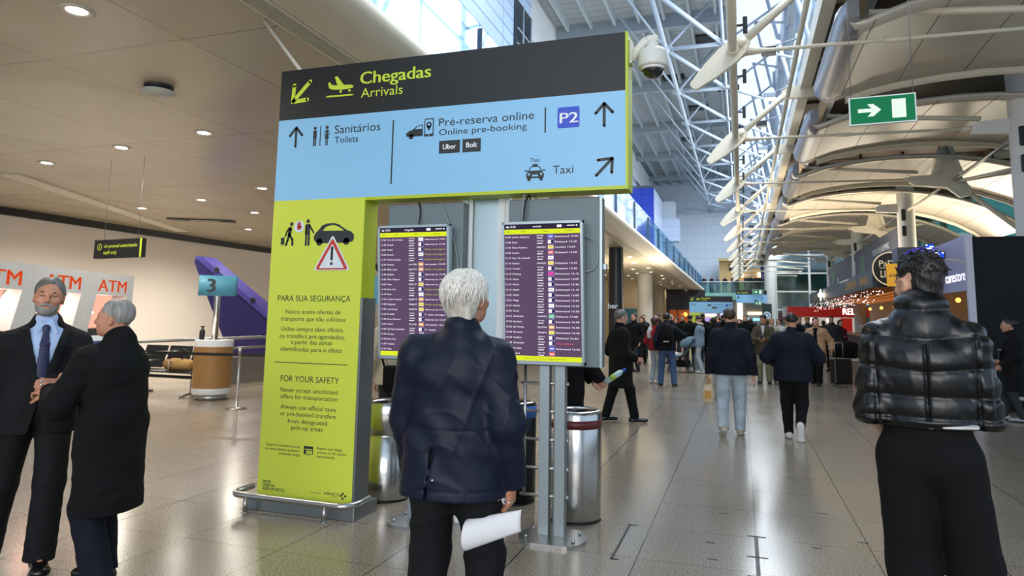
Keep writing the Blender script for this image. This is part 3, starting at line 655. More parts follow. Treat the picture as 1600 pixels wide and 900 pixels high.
RR = [('16.00','London, Heathrow','BA500','b','Estimated 15.00'),('13.00','Porto','TP1923','t','Delayed 15.25'),('13.40','Roma, Fiumicino','FR9952','y','Landed 14.54'),('15.00','Istanbul','TK1759','r','Delayed 15.05'),('15.10','Paris, Ch. de Gaulle','AF1195','w',''),('15.10','Krakow','FR4035','y','Delayed 15.25'),('15.10','Terceira','TP1824','t','Delayed 15.20'),('15.10','Hamburg','EW7602','p','Estimated 15.15'),('15.10','Vienna','TP1277','t','Estimated 15.05'),('15.10','Munich','TP555','t','Estimated 15.30'),('15.15','Madrid','UX1155','w','Estimated 15.15'),('15.20','Madrid','TP1015','t','Estimated 15.00'),('15.25','Malaga','TP1137','t','Estimated 15.25'),('15.25','Helsinki','AY1739','w','Estimated 15.25'),('15.30','Zurich','TP933','t','Estimated 15.30'),('15.35','Amsterdam','HV5953','g','Delayed 17.00'),('15.35','Barcelona','TP1035','t','Estimated 15.05'),('15.35','São Vicente','EJU7596','o','Estimated 15.00'),('15.40','Marrakech','FR6391','y','Estimated 15.45'),('15.40','Frankfurt','TP571','t','Delayed 16.20'),('15.50','Amsterdam','TP669','t','*Cancelled'),('15.55','Fortaleza','LA8150','b','Estimated 15.45'),('15.55','Madrid','IB1142','r','')]
LL_ = [('11.20','Paris, Ch. de Gaulle','AF1024','w','Aterrou às 14.01'),('11.40','Newark','TP204','t','Aterrou às 14.43'),('12.05','Madrid','TP1011','t','+Malas entregues'),('12.50','Bruxelas','SN3815','w','+Malas entregues'),('12.15','Varsóvia, Chopin','LO425','n','+Malas entregues'),('13.20','Munique','LH1790','o','Atrasado 15.30'),('13.30','Milão, Linate','EJU7771','o','+Malas entregues'),('13.40','Genebra','TP941','t','Aterrou às 14.40'),('13.55','Milão, Malpensa','TP827','t','Aterrou às 14.37'),('14.00','Viena','FR9147','y','Aterrou às 14.16'),('14.10','Paris, Orly','TP437','t','+Malas entregues'),('14.10','Porto','TP1927','w','+Malas entregues'),('14.15','Londres, Gatwick','EJU8519','o','Aterrou às 14.44'),('14.20','Budapeste','FR8697','y','+Malas entregues'),('14.25','Luxemburgo','FR5793','y','Aterrou às 14.54'),('14.25','Fortaleza','TP036','t','1ª mala entregue'),('14.25','Roma, Fiumicino','TP839','t','Aterrou às 14.37'),('14.25','Ankara','PC1741','o','Atrasado 16.00'),('14.30','São Paulo, Guarulhos','TP088','t','1ª mala'),('14.30','Zurique','LX2084','w',''),('14.40','Paris, Orly','TP441','t',''),('14.50','Frankfurt','TP579','t',''),('14.50','Malta','KM604','t','')]
bake_texts([x.strip('*+') for r in RR+LL_ for x in (r[0],r[1],r[2],r[4]) if x])
def info_stand(x, title, rows, label, foot, sd=1):
    """x: left edge of the screen"""
    t = thing('flight_information_stand', label, 'information screen', (x+.35,4.9,0), 0, 'flight information stands under the big sign')
    # base plate, posts, rungs
    cx = x+.36; mb = MB()
    st = [(cx+.11+.13*math.cos(a),4.87+.2*math.sin(a)) for a in np.linspace(-PI/2,PI/2,12)]+[(cx-.11+.13*math.cos(a),4.87+.2*math.sin(a)) for a in np.linspace(PI/2,3*PI/2,12)]
    mb.prism(st, (0,0,0), (1,0,0), (0,1,0), (0,0,.022)); b = mb.build('base_plate', MSTEEL, t)
    for dx, dy in ((-.17,-.1),(.17,-.1),(-.17,.1),(.17,.1)): MB().cyl((cx+dx,4.87+dy,.02),(cx+dx,4.87+dy,.045),.012,n=10).build('bolt', MSTEEL, b)
    for px in (x+.25,x+.365): MB().box((px,4.86,.02),(px+.075,4.94,1.25),.004).build('post', MPOSTS, t)
    MB().box((x+.335,4.95,.02),(x+.355,4.97,1.25)).build('post', MPOSTS, t)
    for z in (1.07,.87,.67,.47,.28):
        xa, xb = (x+.1, x+.45) if sd > 0 else (x+.24, x+.62); mb = MB().cyl((xa,4.905,z),(xb,4.905,z),.011,n=10); mb.sphere((xb if sd > 0 else xa,4.905,z),.014,10); mb.build('rung', MSTEEL, t)
    xr = x+.13 if sd > 0 else x+.6; MB().cyl((xr,4.905,.27),(xr,4.905,1.22),.012,n=10).build('side_rod', MSTEEL, t)
    c = MB().box((x,4.85,1.2),(x+.655 if sd < 0 else x+.71,4.965,2.43),.008).build('cabinet', MCAB, t)
    mb = MB()
    if sd > 0: mb.box((x+.695,4.845,1.2),(x+.712,4.86,2.43)); mb.box((x+.712,4.88,1.9),(x+.735,4.93,1.94)).build('door_edge', MFRAME, c)
    tl = math.radians(5); V = Vector((0,math.sin(tl),-math.cos(tl)))*-1; N = Vector((0,-math.cos(tl),-math.sin(tl)))
    Wd, Hd = .605, 1.03; o = Vector((x-.005,4.785,1.212))        # lower left front corner of the monitor
    V = Vector((0,-math.sin(tl),math.cos(tl))); U = Vector((1,0,0))
    mb = MB(); e = .018
    for a, b_, w, h in ((0,0,Wd,e+.006),(0,Hd-e,Wd,e),(0,0,e,Hd),(Wd-e,0,e,Hd)): mb.obox(o+U*a+V*b_, U*w, V*h, -N*.062)
    mb.obox(o+U*.01+V*.01-N*.012, U*(Wd-.02), V*(Hd-.02), -N*.045); fr = mb.build('monitor', MFRAME, t)
    mb = MB().obox(o+U*.1+V*.3-N*.055, U*.4, V*.4, Vector((0,.09,0))); mb.build('mount', MDARK, t)
    F = Flat(o+U*e+V*(e+.006)-N*.010, U, V, .0005); w, h = Wd-2*e, Hd-2*e-.006
    F.rect(0,0,w,h,0); F.rect(0,h*.955,w,h,1,1); F.rect(0,h*.93-.004,w,h*.965-.004,2,2); F.rect(0,0,w,h*.035,2,1)
    F.rect(w*.575,h*.035,w*.655,h*.93,13,1)
    F.text('15:00', w*.075, h*.974, .016, 3, 2); F.text(title, w*.44, h*.974, .016, 3, 2, 'c'); F.rect(w*.7,h*.972,w*.76,h*.99,3,2); F.rect(w*.83,h*.98,w*.93,h*.986,3,2); F.disc(w*.955,h*.983,.006,3,2,8)
    F.poly([(w*.02,h*.976),(w*.06,h*.974),(w*.06,h*.979),(w*.035,h*.988)],3,2)
    for a, b_ in ((.03,.08),(.22,.28),(.52,.58),(.8,.9)): F.rect(w*a,h*.942,w*b_,h*.947,12,3)
    F.text(foot, w*.53, h*.012, .012, 12, 2, 'c')
    n = len(rows); top, bot = h*.905, h*.052
    for i, (tm, city, fl, lg, stt) in enumerate(rows):
        v = top+(bot-top)*i/(n-1)-.006; k = .0125
        F.text(tm, w*.012, v, k, 3, 2, width=.042); F.text(city, w*.105, v, k, 3, 2)
        if lg in 'yog': F.text(fl, w*.435, v, k, 3, 2, width=w*.115)
        else: F.text(fl, w*.435, v+.009, .010, 3, 2, width=w*.085); F.rect(w*.435,v-.006,w*.51,v-.001,3,2)
        mi = {'b':6,'t':3,'y':11,'r':7,'w':3,'p':8,'g':9,'o':5,'n':10}[lg]
        F.rect(w*.58,v-.005,w*(.65 if lg!='t' else .62),v+.019,mi,3)
        if lg == 't': F.rect(w*.622,v-.005,w*.65,v+.019,10,3); F.rect(w*.595,v+.003,w*.608,v+.011,5,4)
        elif lg in 'ron b': F.rect(w*.59,v+.004,w*.64,v+.010,3,4)
        elif lg in 'yw': F.rect(w*.59,v+.005,w*.64,v+.009,12,4)
        if stt:
            mi = 7 if stt[0]=='*' else 4 if stt[0]=='+' else 3; F.text(stt.strip('*+'), w*.672, v, k, mi, 2, width=min(.021*len(stt)/1.7, w*.3))
    F.build('display', SCRM, t)
    return t
sR = info_stand(-1.655, 'arrivals', RR, 'right-hand purple arrivals screen on a grey post stand, unobstructed, rows in English', 'please do not leave your baggage unattended')
sL = info_stand(-2.685, 'chegadas', LL_, 'purple chegadas screen half hidden behind the white-haired man', 'por favor não abandone a sua bagagem', -1)
MCBL = M('black_cable','#15171a',.5); MCBG = M('grey_cable','#8d9698',.5)
def loop(pts, r, mt, root):
    P = [Vector(p) for p in pts]; out = []
    for i in range(len(P)-1):
        p0, p1, p2, p3 = P[max(i-1,0)], P[i], P[i+1], P[min(i+2,len(P)-1)]
        for k in range(6):
            t_ = k/6; out.append(.5*((2*p1)+(p2-p0)*t_+(2*p0-5*p1+4*p2-p3)*t_*t_+(3*p1-p0-3*p2+p3)*t_**3))
    out.append(P[-1]); return MB().tube(out, r, 8).build('cable', mt, root)
loop([(-1.52,4.95,2.43),(-1.50,4.86,2.46),(-1.51,4.80,2.4),(-1.52,4.78,2.25),(-1.52,4.80,2.2)], .007, MCBL, sR); loop([(-1.46,4.95,2.43),(-1.50,4.83,2.5),(-1.53,4.8,2.42),(-1.53,4.79,2.22)], .006, MCBG, sR)
loop([(-1.06,4.8,2.14),(-1.0,4.83,2.1),(-.97,4.84,2.0),(-1.0,4.83,1.9),(-1.06,4.8,1.88)], .005, MCBG, sR)
loop([(-2.46,4.95,2.43),(-2.42,4.86,2.44),(-2.39,4.83,2.36),(-2.39,4.8,2.22)], .006, MCBL, sL); loop([(-2.3,4.95,2.43),(-2.22,4.84,2.42),(-2.12,4.83,2.2),(-2.06,4.83,1.95),(-2.06,4.83,1.7),(-2.1,4.8,1.6)], .005, MCBG, sL)
MB().box((-2.1,4.80,1.63),(-2.03,4.86,1.7),.004).build('junction_box', MFRAME, sL)
t = thing('service_column', 'brushed steel column with white cable trunking between the two screens', 'column', (-1.9,5.06,0))
MB().box((-2.0,4.99,0),(-1.79,5.15,2.9),.006).build('steel_casing', M('satin_steel_panel','#9fb0b5',.3,.8), t)
for a, b_ in ((-2.095,-2.003),(-1.787,-1.70)):
    p = MB().box((a,4.97,0),(b_,5.05,2.9),.004).build('trunking', M('white_trunking','#dfe4e6',.45), t); MB().box((a+.055,4.967,0),(a+.06,4.97,2.9)).build('joint', MSTEELD, p)
# ---------------------------------------------------------------- bins
MBINS = M('bin_steel', '#c0c0be', .22, 1.0, bump=.05, bscale=140, aniso=(1,1,.03))
def bin_(x, y, r, h, label, body, band, bz, groove=None):
    t = thing('litter_bin', label, 'bin', (x,y,0), 0)
    prof = [(0,.012),(r-.01,.012),(r,.03),(r,h-.02),(r-.012,h)]
    if groove: prof = [(0,.012),(r-.01,.012),(r,.03),(r,groove-.012),(r-.012,groove-.008),(r-.012,groove+.008),(r,groove+.012),(r,h-.02),(r-.012,h)]
    MB().lathe(prof, (x,y), 48).build('body', body, t)
    MB().lathe([(r-.004,.0),(r-.004,.014)], (x,y), 40).build('foot_ring', MDARK, t)
    MB().lathe([(r-.012,h),(r-.02,h+.012),(r*.66,h+.004),(r*.6,h-.04)], (x,y), 48).build('lid', MBINS, t)
    MB().lathe([(r*.62,h-.001),(r*.58,h-.05),(0,h-.12)], (x,y), 32).build('bag', M('black_bin_bag','#0d0e10',.35), t)
    if band: MB().lathe([(r+.0005,bz[0]),(r+.003,bz[0]),(r+.003,bz[1]),(r+.0005,bz[1])], (x,y), 48).build('colour_band', band, t)
    return t
b = bin_(-1.275, 5.43, .212, .82, 'tall steel bin with a dark red band behind the stand posts', MBINS, M('band_maroon','#5d1f22',.4), (.70,.765))
F = Flat((-1.275-.06,5.43-.216,.72), (1,0,0), (0,0,1), .0); F.rect(-.02,0,.03,.03,0); F.text('LIXO', -.016, .008, .014, 1, 1); F.build('band_label', [MWHI, MINK], b)
bin_(-1.9, 5.75, .205, .82, 'dark bin with a blue band half hidden behind the white-haired man', M('bin_black','#1a1c1f',.3,.6), M('band_blue','#2b62b8',.4), (.70,.80))
bin_(-2.93, 5.42, .212, .8, 'tall steel bin with a black groove next to the lime poster post', MBINS, None, None, .54)
# ---------------------------------------------------------------- hanging signs
MGREEN = lamp('exit_green', '#20744f', .9); MEXW = lamp('exit_white', '#dcebe0', 1.0)
def hang(t, x, y, z0, z1): MB().cyl((x,y,z0),(x,y,z1),.004,n=6).build('wire', MSTEELD, t)
def exit_sign(x, y, z, w, h, label, ang=-.02, top=7.6, grp=None, back=1):
    t = thing('exit_sign', label, 'exit sign', (x+w/2,y,z), 0, grp); U = Vector((math.cos(ang),math.sin(ang),0)); Nn = Vector((U.y,-U.x,0)); o = Vector((x,y,z))
    MB().obox(o, U*w, (0,0,h), -Nn*.03).build('panel', M('exit_frame_white','#d7e0da',.4), t)
    F = Flat(o, U, (0,0,1)); k = w/.56; F.rect(.012*k,.012*k,w-.012*k,h-.012*k,0,0)
    a = .215*k; vm = h*.5
    F.rect(.075*k,vm-.018*k,.2*k,vm+.018*k,1,1); F.poly([(.155*k,vm+.06*k),(.205*k,vm+.06*k),(.27*k,vm),(.205*k,vm-.06*k),(.155*k,vm-.06*k),(.205*k,vm)],1,2)
    F.rect(.36*k,vm-.09*k,.475*k,vm+.09*k,1,1); F.build('pictogram', [MGREEN, MEXW], t)
    for u in (.0,1.0): p = o+U*(.02+u*(w-.04))-Nn*.015; hang(t, p.x, p.y, z+h, top)
    return t
exit_sign(1.015, 7.0, 3.405, .56, .272, 'large green exit sign with white arrow and door, hung on wires', -.05, 6.9)
t = thing('staff_only_sign', 'black hanging staff only sign with lime lettering near the ceiling, beyond the cash machines', 'sign', (-10.2,9,2.45))
U = Vector((math.cos(.131),-math.sin(.131),0)); Nn = Vector((U.y,-U.x,0)); o = Vector((-10.83,9.05,2.455))
MB().obox(o, U*1.27, (0,0,.325), -Nn*.08).build('panel', MBLK, t); MB().obox(o+U*1.22-Nn*-.001, U*.045, (0,0,.325), -Nn*.082).build('lime_strip', MLIMET, t)
F = Flat(o, U, (0,0,1)); F.ring(.15,.2,.045,.058,0); F.text('1',.15,.175,.05,0,0,'c',.012); F.text('só pessoal autorizado',.27,.185,.062,0,0,'l',.012,.88); F.text('staff only',.27,.07,.062,0,0,'l',.012,.36); F.build('lettering', [MLIMET], t)
for u in (.2,1.1): p = o+U*u-Nn*.04; hang(t, p.x, p.y, 2.78, 4.2)
# ---------------------------------------------------------------- left ceiling fittings
MDL = lamp('downlight_glow', '#fff4e2', 14); MTRIM = M('downlight_trim', '#cfc9bc', .4)
def downlight(x, y, r=.14, w=45):
    t = thing('ceiling_downlight', '', 'ceiling light', (x,y,4.19), 0, 'round downlights in the left ceiling')
    MB().lathe([(r,4.2),(r,4.188),(r*.9,4.183),(r*.62,4.19),(r*.6,4.2)], (x,y), 28).build('trim_ring', MTRIM, t)
    MB().lathe([(r*.62,4.192),(0,4.194)], (x,y), 24).build('lens', MDL, t)
    return t
DL = [(-5.56,4.26),(-7.52,7.92),(-9.54,8.3),(-11.91,8.84),(-9.64,11.9),(-12.08,12.8),(-12.17,14.79),(-14.63,13.49),(-14.79,17.72)]
for x in (-4.7,-5.6,-6.7,-8.0,-9.6):
    for i in range(15): DL.append((x+.25*(i%2), 19.0+3.1*i+.9*(abs(x)%2)))
d0 = downlight(0,0)
for i, (x,y) in enumerate(DL):
    o = d0 if i == 0 else copy_tree(d0); o.location = (x,y,4.19)
    o['label'] = 'round white glowing downlight set in the beige left ceiling'
    if i < 9 or i % 4 == 0:
        l = bpy.data.lights.new('downlight_beam','SPOT'); l.energy = (1100 if x < -13 else 240) if i < 9 else 70; l.color = (1,.93,.82); l.spot_size = 2.85; l.spot_blend = .8; l.shadow_soft_size = .1
        q = bpy.data.objects.new('downlight_beam', l); COL.objects.link(q); q.location = (x,y,4.17)
d0['label'] = 'largest round downlight at the top left corner, nearest in the beige ceiling'
t = thing('smoke_detector', 'white mushroom-shaped detector on a black mount under the beige ceiling', 'detector', (-6.5,6.09,4.1))
MB().lathe([(.16,4.2),(.16,4.16),(.12,4.15)], (-6.5,6.09), 28).build('mount', MDARK, t); MB().lathe([(.0,4.08),(.12,4.09),(.185,4.12),(.19,4.135),(.12,4.15),(0,4.15)], (-6.5,6.09), 28).build('cap', M('detector_white','#c9cbc2',.4), t)
t = thing('ceiling_vent', 'dark rectangular vent with a pale bar in the far left ceiling', 'air vent', (-14.6,15.6,4.19))
MB().box((-15.6,15.45,4.17),(-13.8,15.85,4.2),0,.5).build('frame', MDARK, t); MB().box((-15.0,15.6,4.165),(-14.2,15.7,4.172),0,.5).build('bar', MSLAB, t)
mb = MB(); a, b_ = Vector((-13.8,9.3,4.17)), Vector((-17.6,17.6,4.17)); d = (b_-a); nn = Vector((d.y,-d.x,0)).normalized()*.42; mb.obox(a, d, nn, (0,0,.03)); struct('trim_ceiling_cove', mb, M('cove_white','#ded8ca',.4))
# ---------------------------------------------------------------- cash machines
MATMW = M('atm_white_panel', '#d9dde0', .4); MATMO = lamp('atm_orange_letters', '#d9481c', .8); MATMG = lamp('atm_glow_pink', '#ffab92', 1.05); MATMY = lamp('atm_glow_yellow', '#ffbe50', 1.2); MATMH = lamp('atm_tube_glow', '#fff3d8', 4)
A0 = Vector((-8.1,5.58,0)); AD = (Vector((-9.24,8.47,0))-A0).normalized(); AN = Vector((-AD.y,AD.x,0))*-1
if AN.x < 0: AN = -AN
def atm_unit(s0, label):
    """one 1.25 m wide kiosk; s0 is its near edge along the front"""
    o = A0+AD*s0; t = thing('cash_machine', label, 'cash machine', (o+AD*.62-AN*.3), 0, 'cash machines in a row at the left wall')
    def fr(pts, n0, n1, mat, name):                   # prism in the front plane (s,z), from depth n0 to n1 along the normal
        return MB().prism(pts, o+AN*n0, AD, (0,0,1), AN*(n1-n0)).build(name, mat, t)
    H = 2.1; w = 1.247
    # front panel with a slanted niche: built as four pieces around the opening
    a, b, c, d = (.2,1.78), (1.06,1.78), (.9,1.29), (.06,1.29)
    mb = MB()
    for pts in ([(0,1.78),(w,1.78),(w,H),(0,H)], [(0,0),(.05,0),(.05,1.29),(.2,1.78),(0,1.78)], [(1.06,1.78),(.9,1.29),(.8,1.0),(.8,0),(w,0),(w,1.78)], [(.05,0),(.8,0),(.8,.70),(.05,.70)]):
        mb.prism(pts, o-AN*.22, AD, (0,0,1), AN*.22)
    mb.prism([(0,0),(w,0),(w,H),(0,H)], o-AN*.72, AD, (0,0,1), AN*.04)
    mb.prism([(0,H-.03),(w,H-.03),(w,H),(0,H)], o-AN*.7, AD, (0,0,1), AN*.5); mb.prism([(0,0),(.03,0),(.03,H),(0,H)], o-AN*.7, AD, (0,0,1), AN*.5); mb.prism([(w-.03,0),(w,0),(w,H),(w-.03,H)], o-AN*.7, AD, (0,0,1), AN*.5)
    mb.build('body', MATMW, t)
    nb = fr([(.03,1.2),(w-.03,1.2),(w-.03,1.85),(.03,1.85)], -.34, -.3, MATMG, 'niche_back')
    mb = MB().prism([(.03,1.1),(.2,1.1),(.32,1.85),(.03,1.85)], o-AN*.3, AD, (0,0,1), AN*.06); mb.build('niche_side', MATMY, t)
    mb = MB().prism([(.1,1.5),(.55,1.5),(.55,1.53),(.1,1.53)], o-AN*.24, AD, (0,0,1), AN*.03); mb.build('light_tube', MATMH, nb)
    m_ = fr([(.06,.70),(.8,.70),(.8,1.29),(.06,1.29)], -.3, .0, M('atm_black','#16181b',.3), 'machine')
    F = Flat(o+AD*.14+Vector((0,0,.85))+AN*.004, AD, (0,0,1), .001)
    F.rect(0,0,.58,.34,0); F.rect(0,.26,.58,.34,1,1); F.rect(0,.0,.58,.08,1,1); F.text('ATM', .12,.15,.05,2,2,'l',.012); F.text('Express', .27,.15,.045,1,2); F.rect(.03,.14,.09,.21,1,2); F.rect(.2,-.06,.34,-.03,2,1)
    F.build('screen', [lamp('atm_screen_blue','#3a4466',1.0), lamp('atm_screen_pale','#c9ccc8',.9), lamp('atm_red','#e8502c',1.1)], m_)
    F = Flat(o+AN*.0, AD, (0,0,1), .003); F.text('ATM', .62, 1.83, .185, 0, 0, 'c', .012, .8); F.build('lettering', [MATMO], t)
    return t
atm_unit(-.62, 'white cash machine kiosk at the left picture edge, its orange letters cut off'); atm_unit(.63, 'white cash machine kiosk with glowing niche right behind the grey-bearded man'); atm_unit(1.88, 'white cash machine kiosk with black screen behind the grey-haired man in the long coat')
l = bpy.data.lights.new('atm_niche_light','AREA'); l.size = 3; l.size_y = .5; l.shape = 'RECTANGLE'; l.energy = 25; l.color = (1,.6,.45)
q = bpy.data.objects.new('atm_niche_light', l); COL.objects.link(q); q.location = A0+AD*1.2+AN*-.2+Vector((0,0,1.72)); q.rotation_euler = (AN*.9+Vector((0,0,-.5))).to_track_quat('-Z','Y').to_euler()
# ---------------------------------------------------------------- kiosk 3, bottle, stanchion, handrails, bench, purple fin
t = thing('meeting_point_counter', 'round tan and white counter on a steel foot under the number 3 sign', 'counter', (-9.1,10.2,0))
cx, cy = -9.1, 10.2
MB().lathe([(0,.0),(.27,.0),(.27,.1),(0,.1)], (cx,cy), 40).build('foot', MSTEEL, t)
MB().lathe([(0,.1),(.325,.1),(.33,.11),(.33,.21)], (cx,cy), 48).build('lower_band', MATMW, t); MB().lathe([(.328,.21),(.328,.94)], (cx,cy), 48).build('tan_wrap', M('tan_laminate','#97703f',.45,noise=.08,nscale=6), t)
MB().lathe([(.33,.94),(.33,1.05),(.325,1.06),(0,1.06)], (cx,cy), 48).build('counter_top', MATMW, t)
t2 = thing('number_three_sign', 'curved light blue sign with the number 3 on a steel pole above the counter', 'sign', (cx,cy,1.06))
MB().lathe([(0.1,1.06),(.1,1.07),(.055,1.08),(.055,1.9)], (cx,cy), 24).build('pole', MSTEEL, t2)
mb = MB(); R_ = .72; rows = []
arcs = [math.radians(-48+g) for g in np.linspace(-27,27,15)]
oc = (cx-.62*math.cos(math.radians(-48)), cy-.62*math.sin(math.radians(-48)))
f_ = [(oc[0]+R_*math.cos(a), oc[1]+R_*math.sin(a)) for a in arcs]; b_ = [(oc[0]+(R_-.05)*math.cos(a), oc[1]+(R_-.05)*math.sin(a)) for a in arcs]
mb.grid([[(x,y,1.85) for x,y in f_],[(x,y,2.22) for x,y in f_]]).grid([[(x,y,2.22) for x,y in b_],[(x,y,1.85) for x,y in b_]])
mb.grid([[(x,y,2.22) for x,y in f_],[(x,y,2.22) for x,y in b_]],False).grid([[(x,y,1.85) for x,y in b_],[(x,y,1.85) for x,y in f_]],False)
for i in (0,-1): mb.add([(*f_[i],1.85),(*f_[i],2.22),(*b_[i],2.22),(*b_[i],1.85)],[(0,1,2,3)],False)
mb.build('panel', M('turquoise_sign','#5aa3bd',.45), t2)
a = math.radians(-48-9); F = Flat((oc[0]+R_*math.cos(a), oc[1]+R_*math.sin(a), 1.92), (-math.sin(a),math.cos(a),0), (0,0,1), .012); F.text('3', 0, 0, .25, 0, 0, 'c', .02); F.build('number', [MINK], t2)
t = thing('pump_bottle', 'small black pump bottle standing on the round tan counter', 'bottle', (-9.26,10.06,1.06))
MB().lathe([(0,1.06),(.045,1.06),(.048,1.08),(.048,1.21),(.03,1.24),(.018,1.25),(.018,1.28),(0,1.28)], (-9.26,10.06), 20).build('bottle_body', MDARK, t); MB().box((-9.29,10.04,1.28),(-9.22,10.08,1.305),.006).build('pump', MDARK, t)
t = thing('stanchion', 'slim steel stanchion post with black belt beside the round counter', 'stanchion', (-7.81,9.35,0))
MB().lathe([(0,0),(.16,0),(.16,.012),(.06,.03),(.022,.035),(.022,.9),(.03,.91),(.03,.97),(0,.975)], (-7.81,9.35), 28).build('post', MSTEEL, t)
mb = MB().obox((-7.81,9.35,.84),(-1.9,-.05,-.02),(0,.004,0),(0,0,.05)); mb.obox((-7.81,9.35,.84),(1.2,.3,0),(0,.004,0),(0,0,.05)); mb.build('belt', M('belt_black','#121316',.6), t)
t = thing('handrail', 'double steel handrail along the ramp by the left wall', 'handrail', (-10.5,13,0))
for z in (.99,.77): MB().tube([(-10.5,9.0,z),(-10.5,20,z+.05)], .03, 12).build('rail_bar', MSTEEL, t)
for y in (9.6,11.7,13.8,15.9,18.0): MB().cyl((-10.5,y,0),(-10.5,y,1.0),.02,n=10).build('post', MSTEEL, t)
struct('wall_ramp', MB().box((-10.9,11.6,0),(-10.62,22,.58)), M('ramp_stone','#8b857e',.4,noise=.15,nscale=30))
t = thing('waiting_bench', 'black metal waiting bench with a slatted seat behind the old man in the long coat', 'bench', (-10.2,10.4,0))
MB().cyl((-11.3,10.45,.33),(-9.35,10.45,.33),.03,n=10).build('beam', MDARK, t)
for x in (-11.05,-10.45,-9.85):
    s_ = MB().box((x-.27,10.2,.42),(x+.27,10.7,.45),.01).build('seat', M('bench_black_mesh','#1e2022',.5), t)
    mb = MB().obox((x-.27,10.7,.47),(.54,0,0),(0,.14,.42),(0,.02,-.008)); mb.build('backrest', MATS['bench_black_mesh'], t)
    mb = MB().tube([(x+.29,10.25,.42),(x+.29,10.25,.62),(x+.29,10.6,.62)], .014, 8); mb.build('armrest', MSTEEL, t)
for x in (-11.0,-9.75):
    mb = MB().tube([(x,10.15,.012),(x,10.45,.05),(x,10.75,.012)], .02, 8); mb.cyl((x,10.45,.03),(x,10.45,.33),.025,n=10); mb.build('leg', MSTEEL, t)
t = thing('travel_bag', 'tan holdall bag lying on the black waiting bench', 'bag', (-10.1,10.42,.45))
mb = MB(); mb.tube([(-10.42,10.42,.56),(-10.35,10.42,.56),(-10.2,10.42,.57),(-10.0,10.42,.565),(-9.82,10.42,.56),(-9.76,10.42,.56)], [.06,.1,.115,.115,.1,.06], 14); mb.build('bag_body', M('tan_canvas','#b08a52',.8,noise=.15,nscale=20), t)
for s_ in (-.06,.06): MB().tube([(-10.25,10.42+s_,.66),(-10.22,10.42+s_*1.6,.8),(-10.1,10.42+s_*1.8,.85),(-9.98,10.42+s_*1.6,.8),(-9.95,10.42+s_,.66)], .012, 6).build('handle', MDARK, t)
t = thing('purple_display_fin', 'big violet wing-shaped display leaning up behind the number 3 sign', 'display', (-12.0,14.2,0))
prof = [(-13.36,2.86),(-13.28,2.96),(-13.08,2.95),(-10.75,1.40),(-10.75,.05),(-11.5,.05),(-12.0,.45),(-12.8,1.84)]
MB().prism(prof, (0,14.05,0), (1,0,0), (0,0,1), (0,.35,0)).build('fin_body', M('violet_panel','#211c55',.35,noise=.12,nscale=.7), t)
mb = MB(); e = [(-13.3,2.97),(-13.06,2.97),(-10.73,1.42),(-10.73,1.28),(-13.1,2.84)]; mb.prism(e, (0,13.98,0), (1,0,0), (0,0,1), (0,.5,0)); mb.build('edge_rail', M('violet_edge','#443f8a',.3), t)
for x in (-12.55,-11.4): MB().cyl((x,13.96,2.62-(x+12.55)*.66),(x,14.0,2.62-(x+12.55)*.66),.07,n=14).build('bolt_cap', MDARK, t)

t = thing('hooked_turquoise_sign', 'narrow turquoise sign on a hooked dark pole between the poster and the chegadas screen', 'sign', (-5.17,9.0,0))
MB().tube([(-5.23,9,0),(-5.23,9,2.2),(-5.2,9,2.27),(-5.15,9,2.27),(-5.13,9,2.2)], .014, 8).build('pole', MDARK, t); MB().box((-5.2,8.97,1.7),(-4.9,9.0,2.12),.005).build('panel', MATS['turquoise_sign'], t); MB().lathe([(0,0),(.14,0),(.14,.015),(0,.02)],(-5.23,9),20).build('base', MDARK, t)
# ---------------------------------------------------------------- right side: partition, care store, kiosk column, pub, billboards, red shop
struct('wall_black_partition', MB().box((4.12,14.84,0),(9.5,15.1,3.2)), MBLACKW)
struct('trim_partition_edge', MB().box((4.0,14.74,0),(4.115,14.84,3.25)), M('pale_lilac_trim','#b9bac8',.4))
t = thing('store_front', 'lavender shop fascia with white lettering above a lit beige shop interior', 'shop front', (4.5,17.5,0))
MB().box((4.04,14.86,2.2),(4.11,20.5,3.24)).build('fascia', M('lavender_fascia','#a9a6c2',.4), t)
F = Flat((4.04,18.9,2.4), (0,-1,0), (0,0,1), .004); F.text('care', 3.2, .0, .22, 0, 0, 'r', .02, .62); F.text('store', 3.9, .0, .22, 0, 0, 'r', .0, .68)
F.build('lettering', [lamp('letter_white','#f1eff8',1.3)], t)
MB().box((5.6,15.4,0),(5.7,20.5,2.2)).build('back_shelf', lamp('shop_interior_beige','#c79c66',.75), t)
mb = MB()
for z in (.5,1.0,1.5): mb.box((5.3,15.5,z),(5.6,20.4,z+.03))
mb.build('shelf', MATMW, t); MB().box((4.0,20.5,0),(4.2,20.6,3.2)).build('jamb', MSLAB, t)
t = thing('pharmacy_cross', 'blue and white pixel cross sign on a bracket by the lavender shop fascia', 'sign', (3.55,14.9,2.65))
mb = MB().box((3.36,14.86,2.84),(3.52,14.94,3.09)).box((3.36,14.86,2.79),(3.70,14.94,2.93)); mb.build('housing', MDARK, t)
F = Flat((3.3,14.858,2.725), (1,0,0), (0,0,1), .001); r_ = random.Random(3)
F.rect(.068,.128,.212,.352,0); F.rect(.068,.068,.372,.192,0)
for i in range(9):
    for j in range(9):
        u, v = .078+.033*i, .076+.031*j
        if ((u < .19) or (v < .17)) and r_.random() < .52: F.rect(u,v,u+.026,v+.022,1,1)
F.build('pixels', [lamp('cross_blue','#1b46c8',1.2), lamp('cross_white','#dff0ff',2.2)], t)
MB().tube([(3.68,14.9,2.8),(3.8,14.9,2.78),(3.95,14.9,2.76),(4.02,14.9,2.72),(4.04,14.9,2.5)], .014, 8).build('bracket', MCREAM, t)
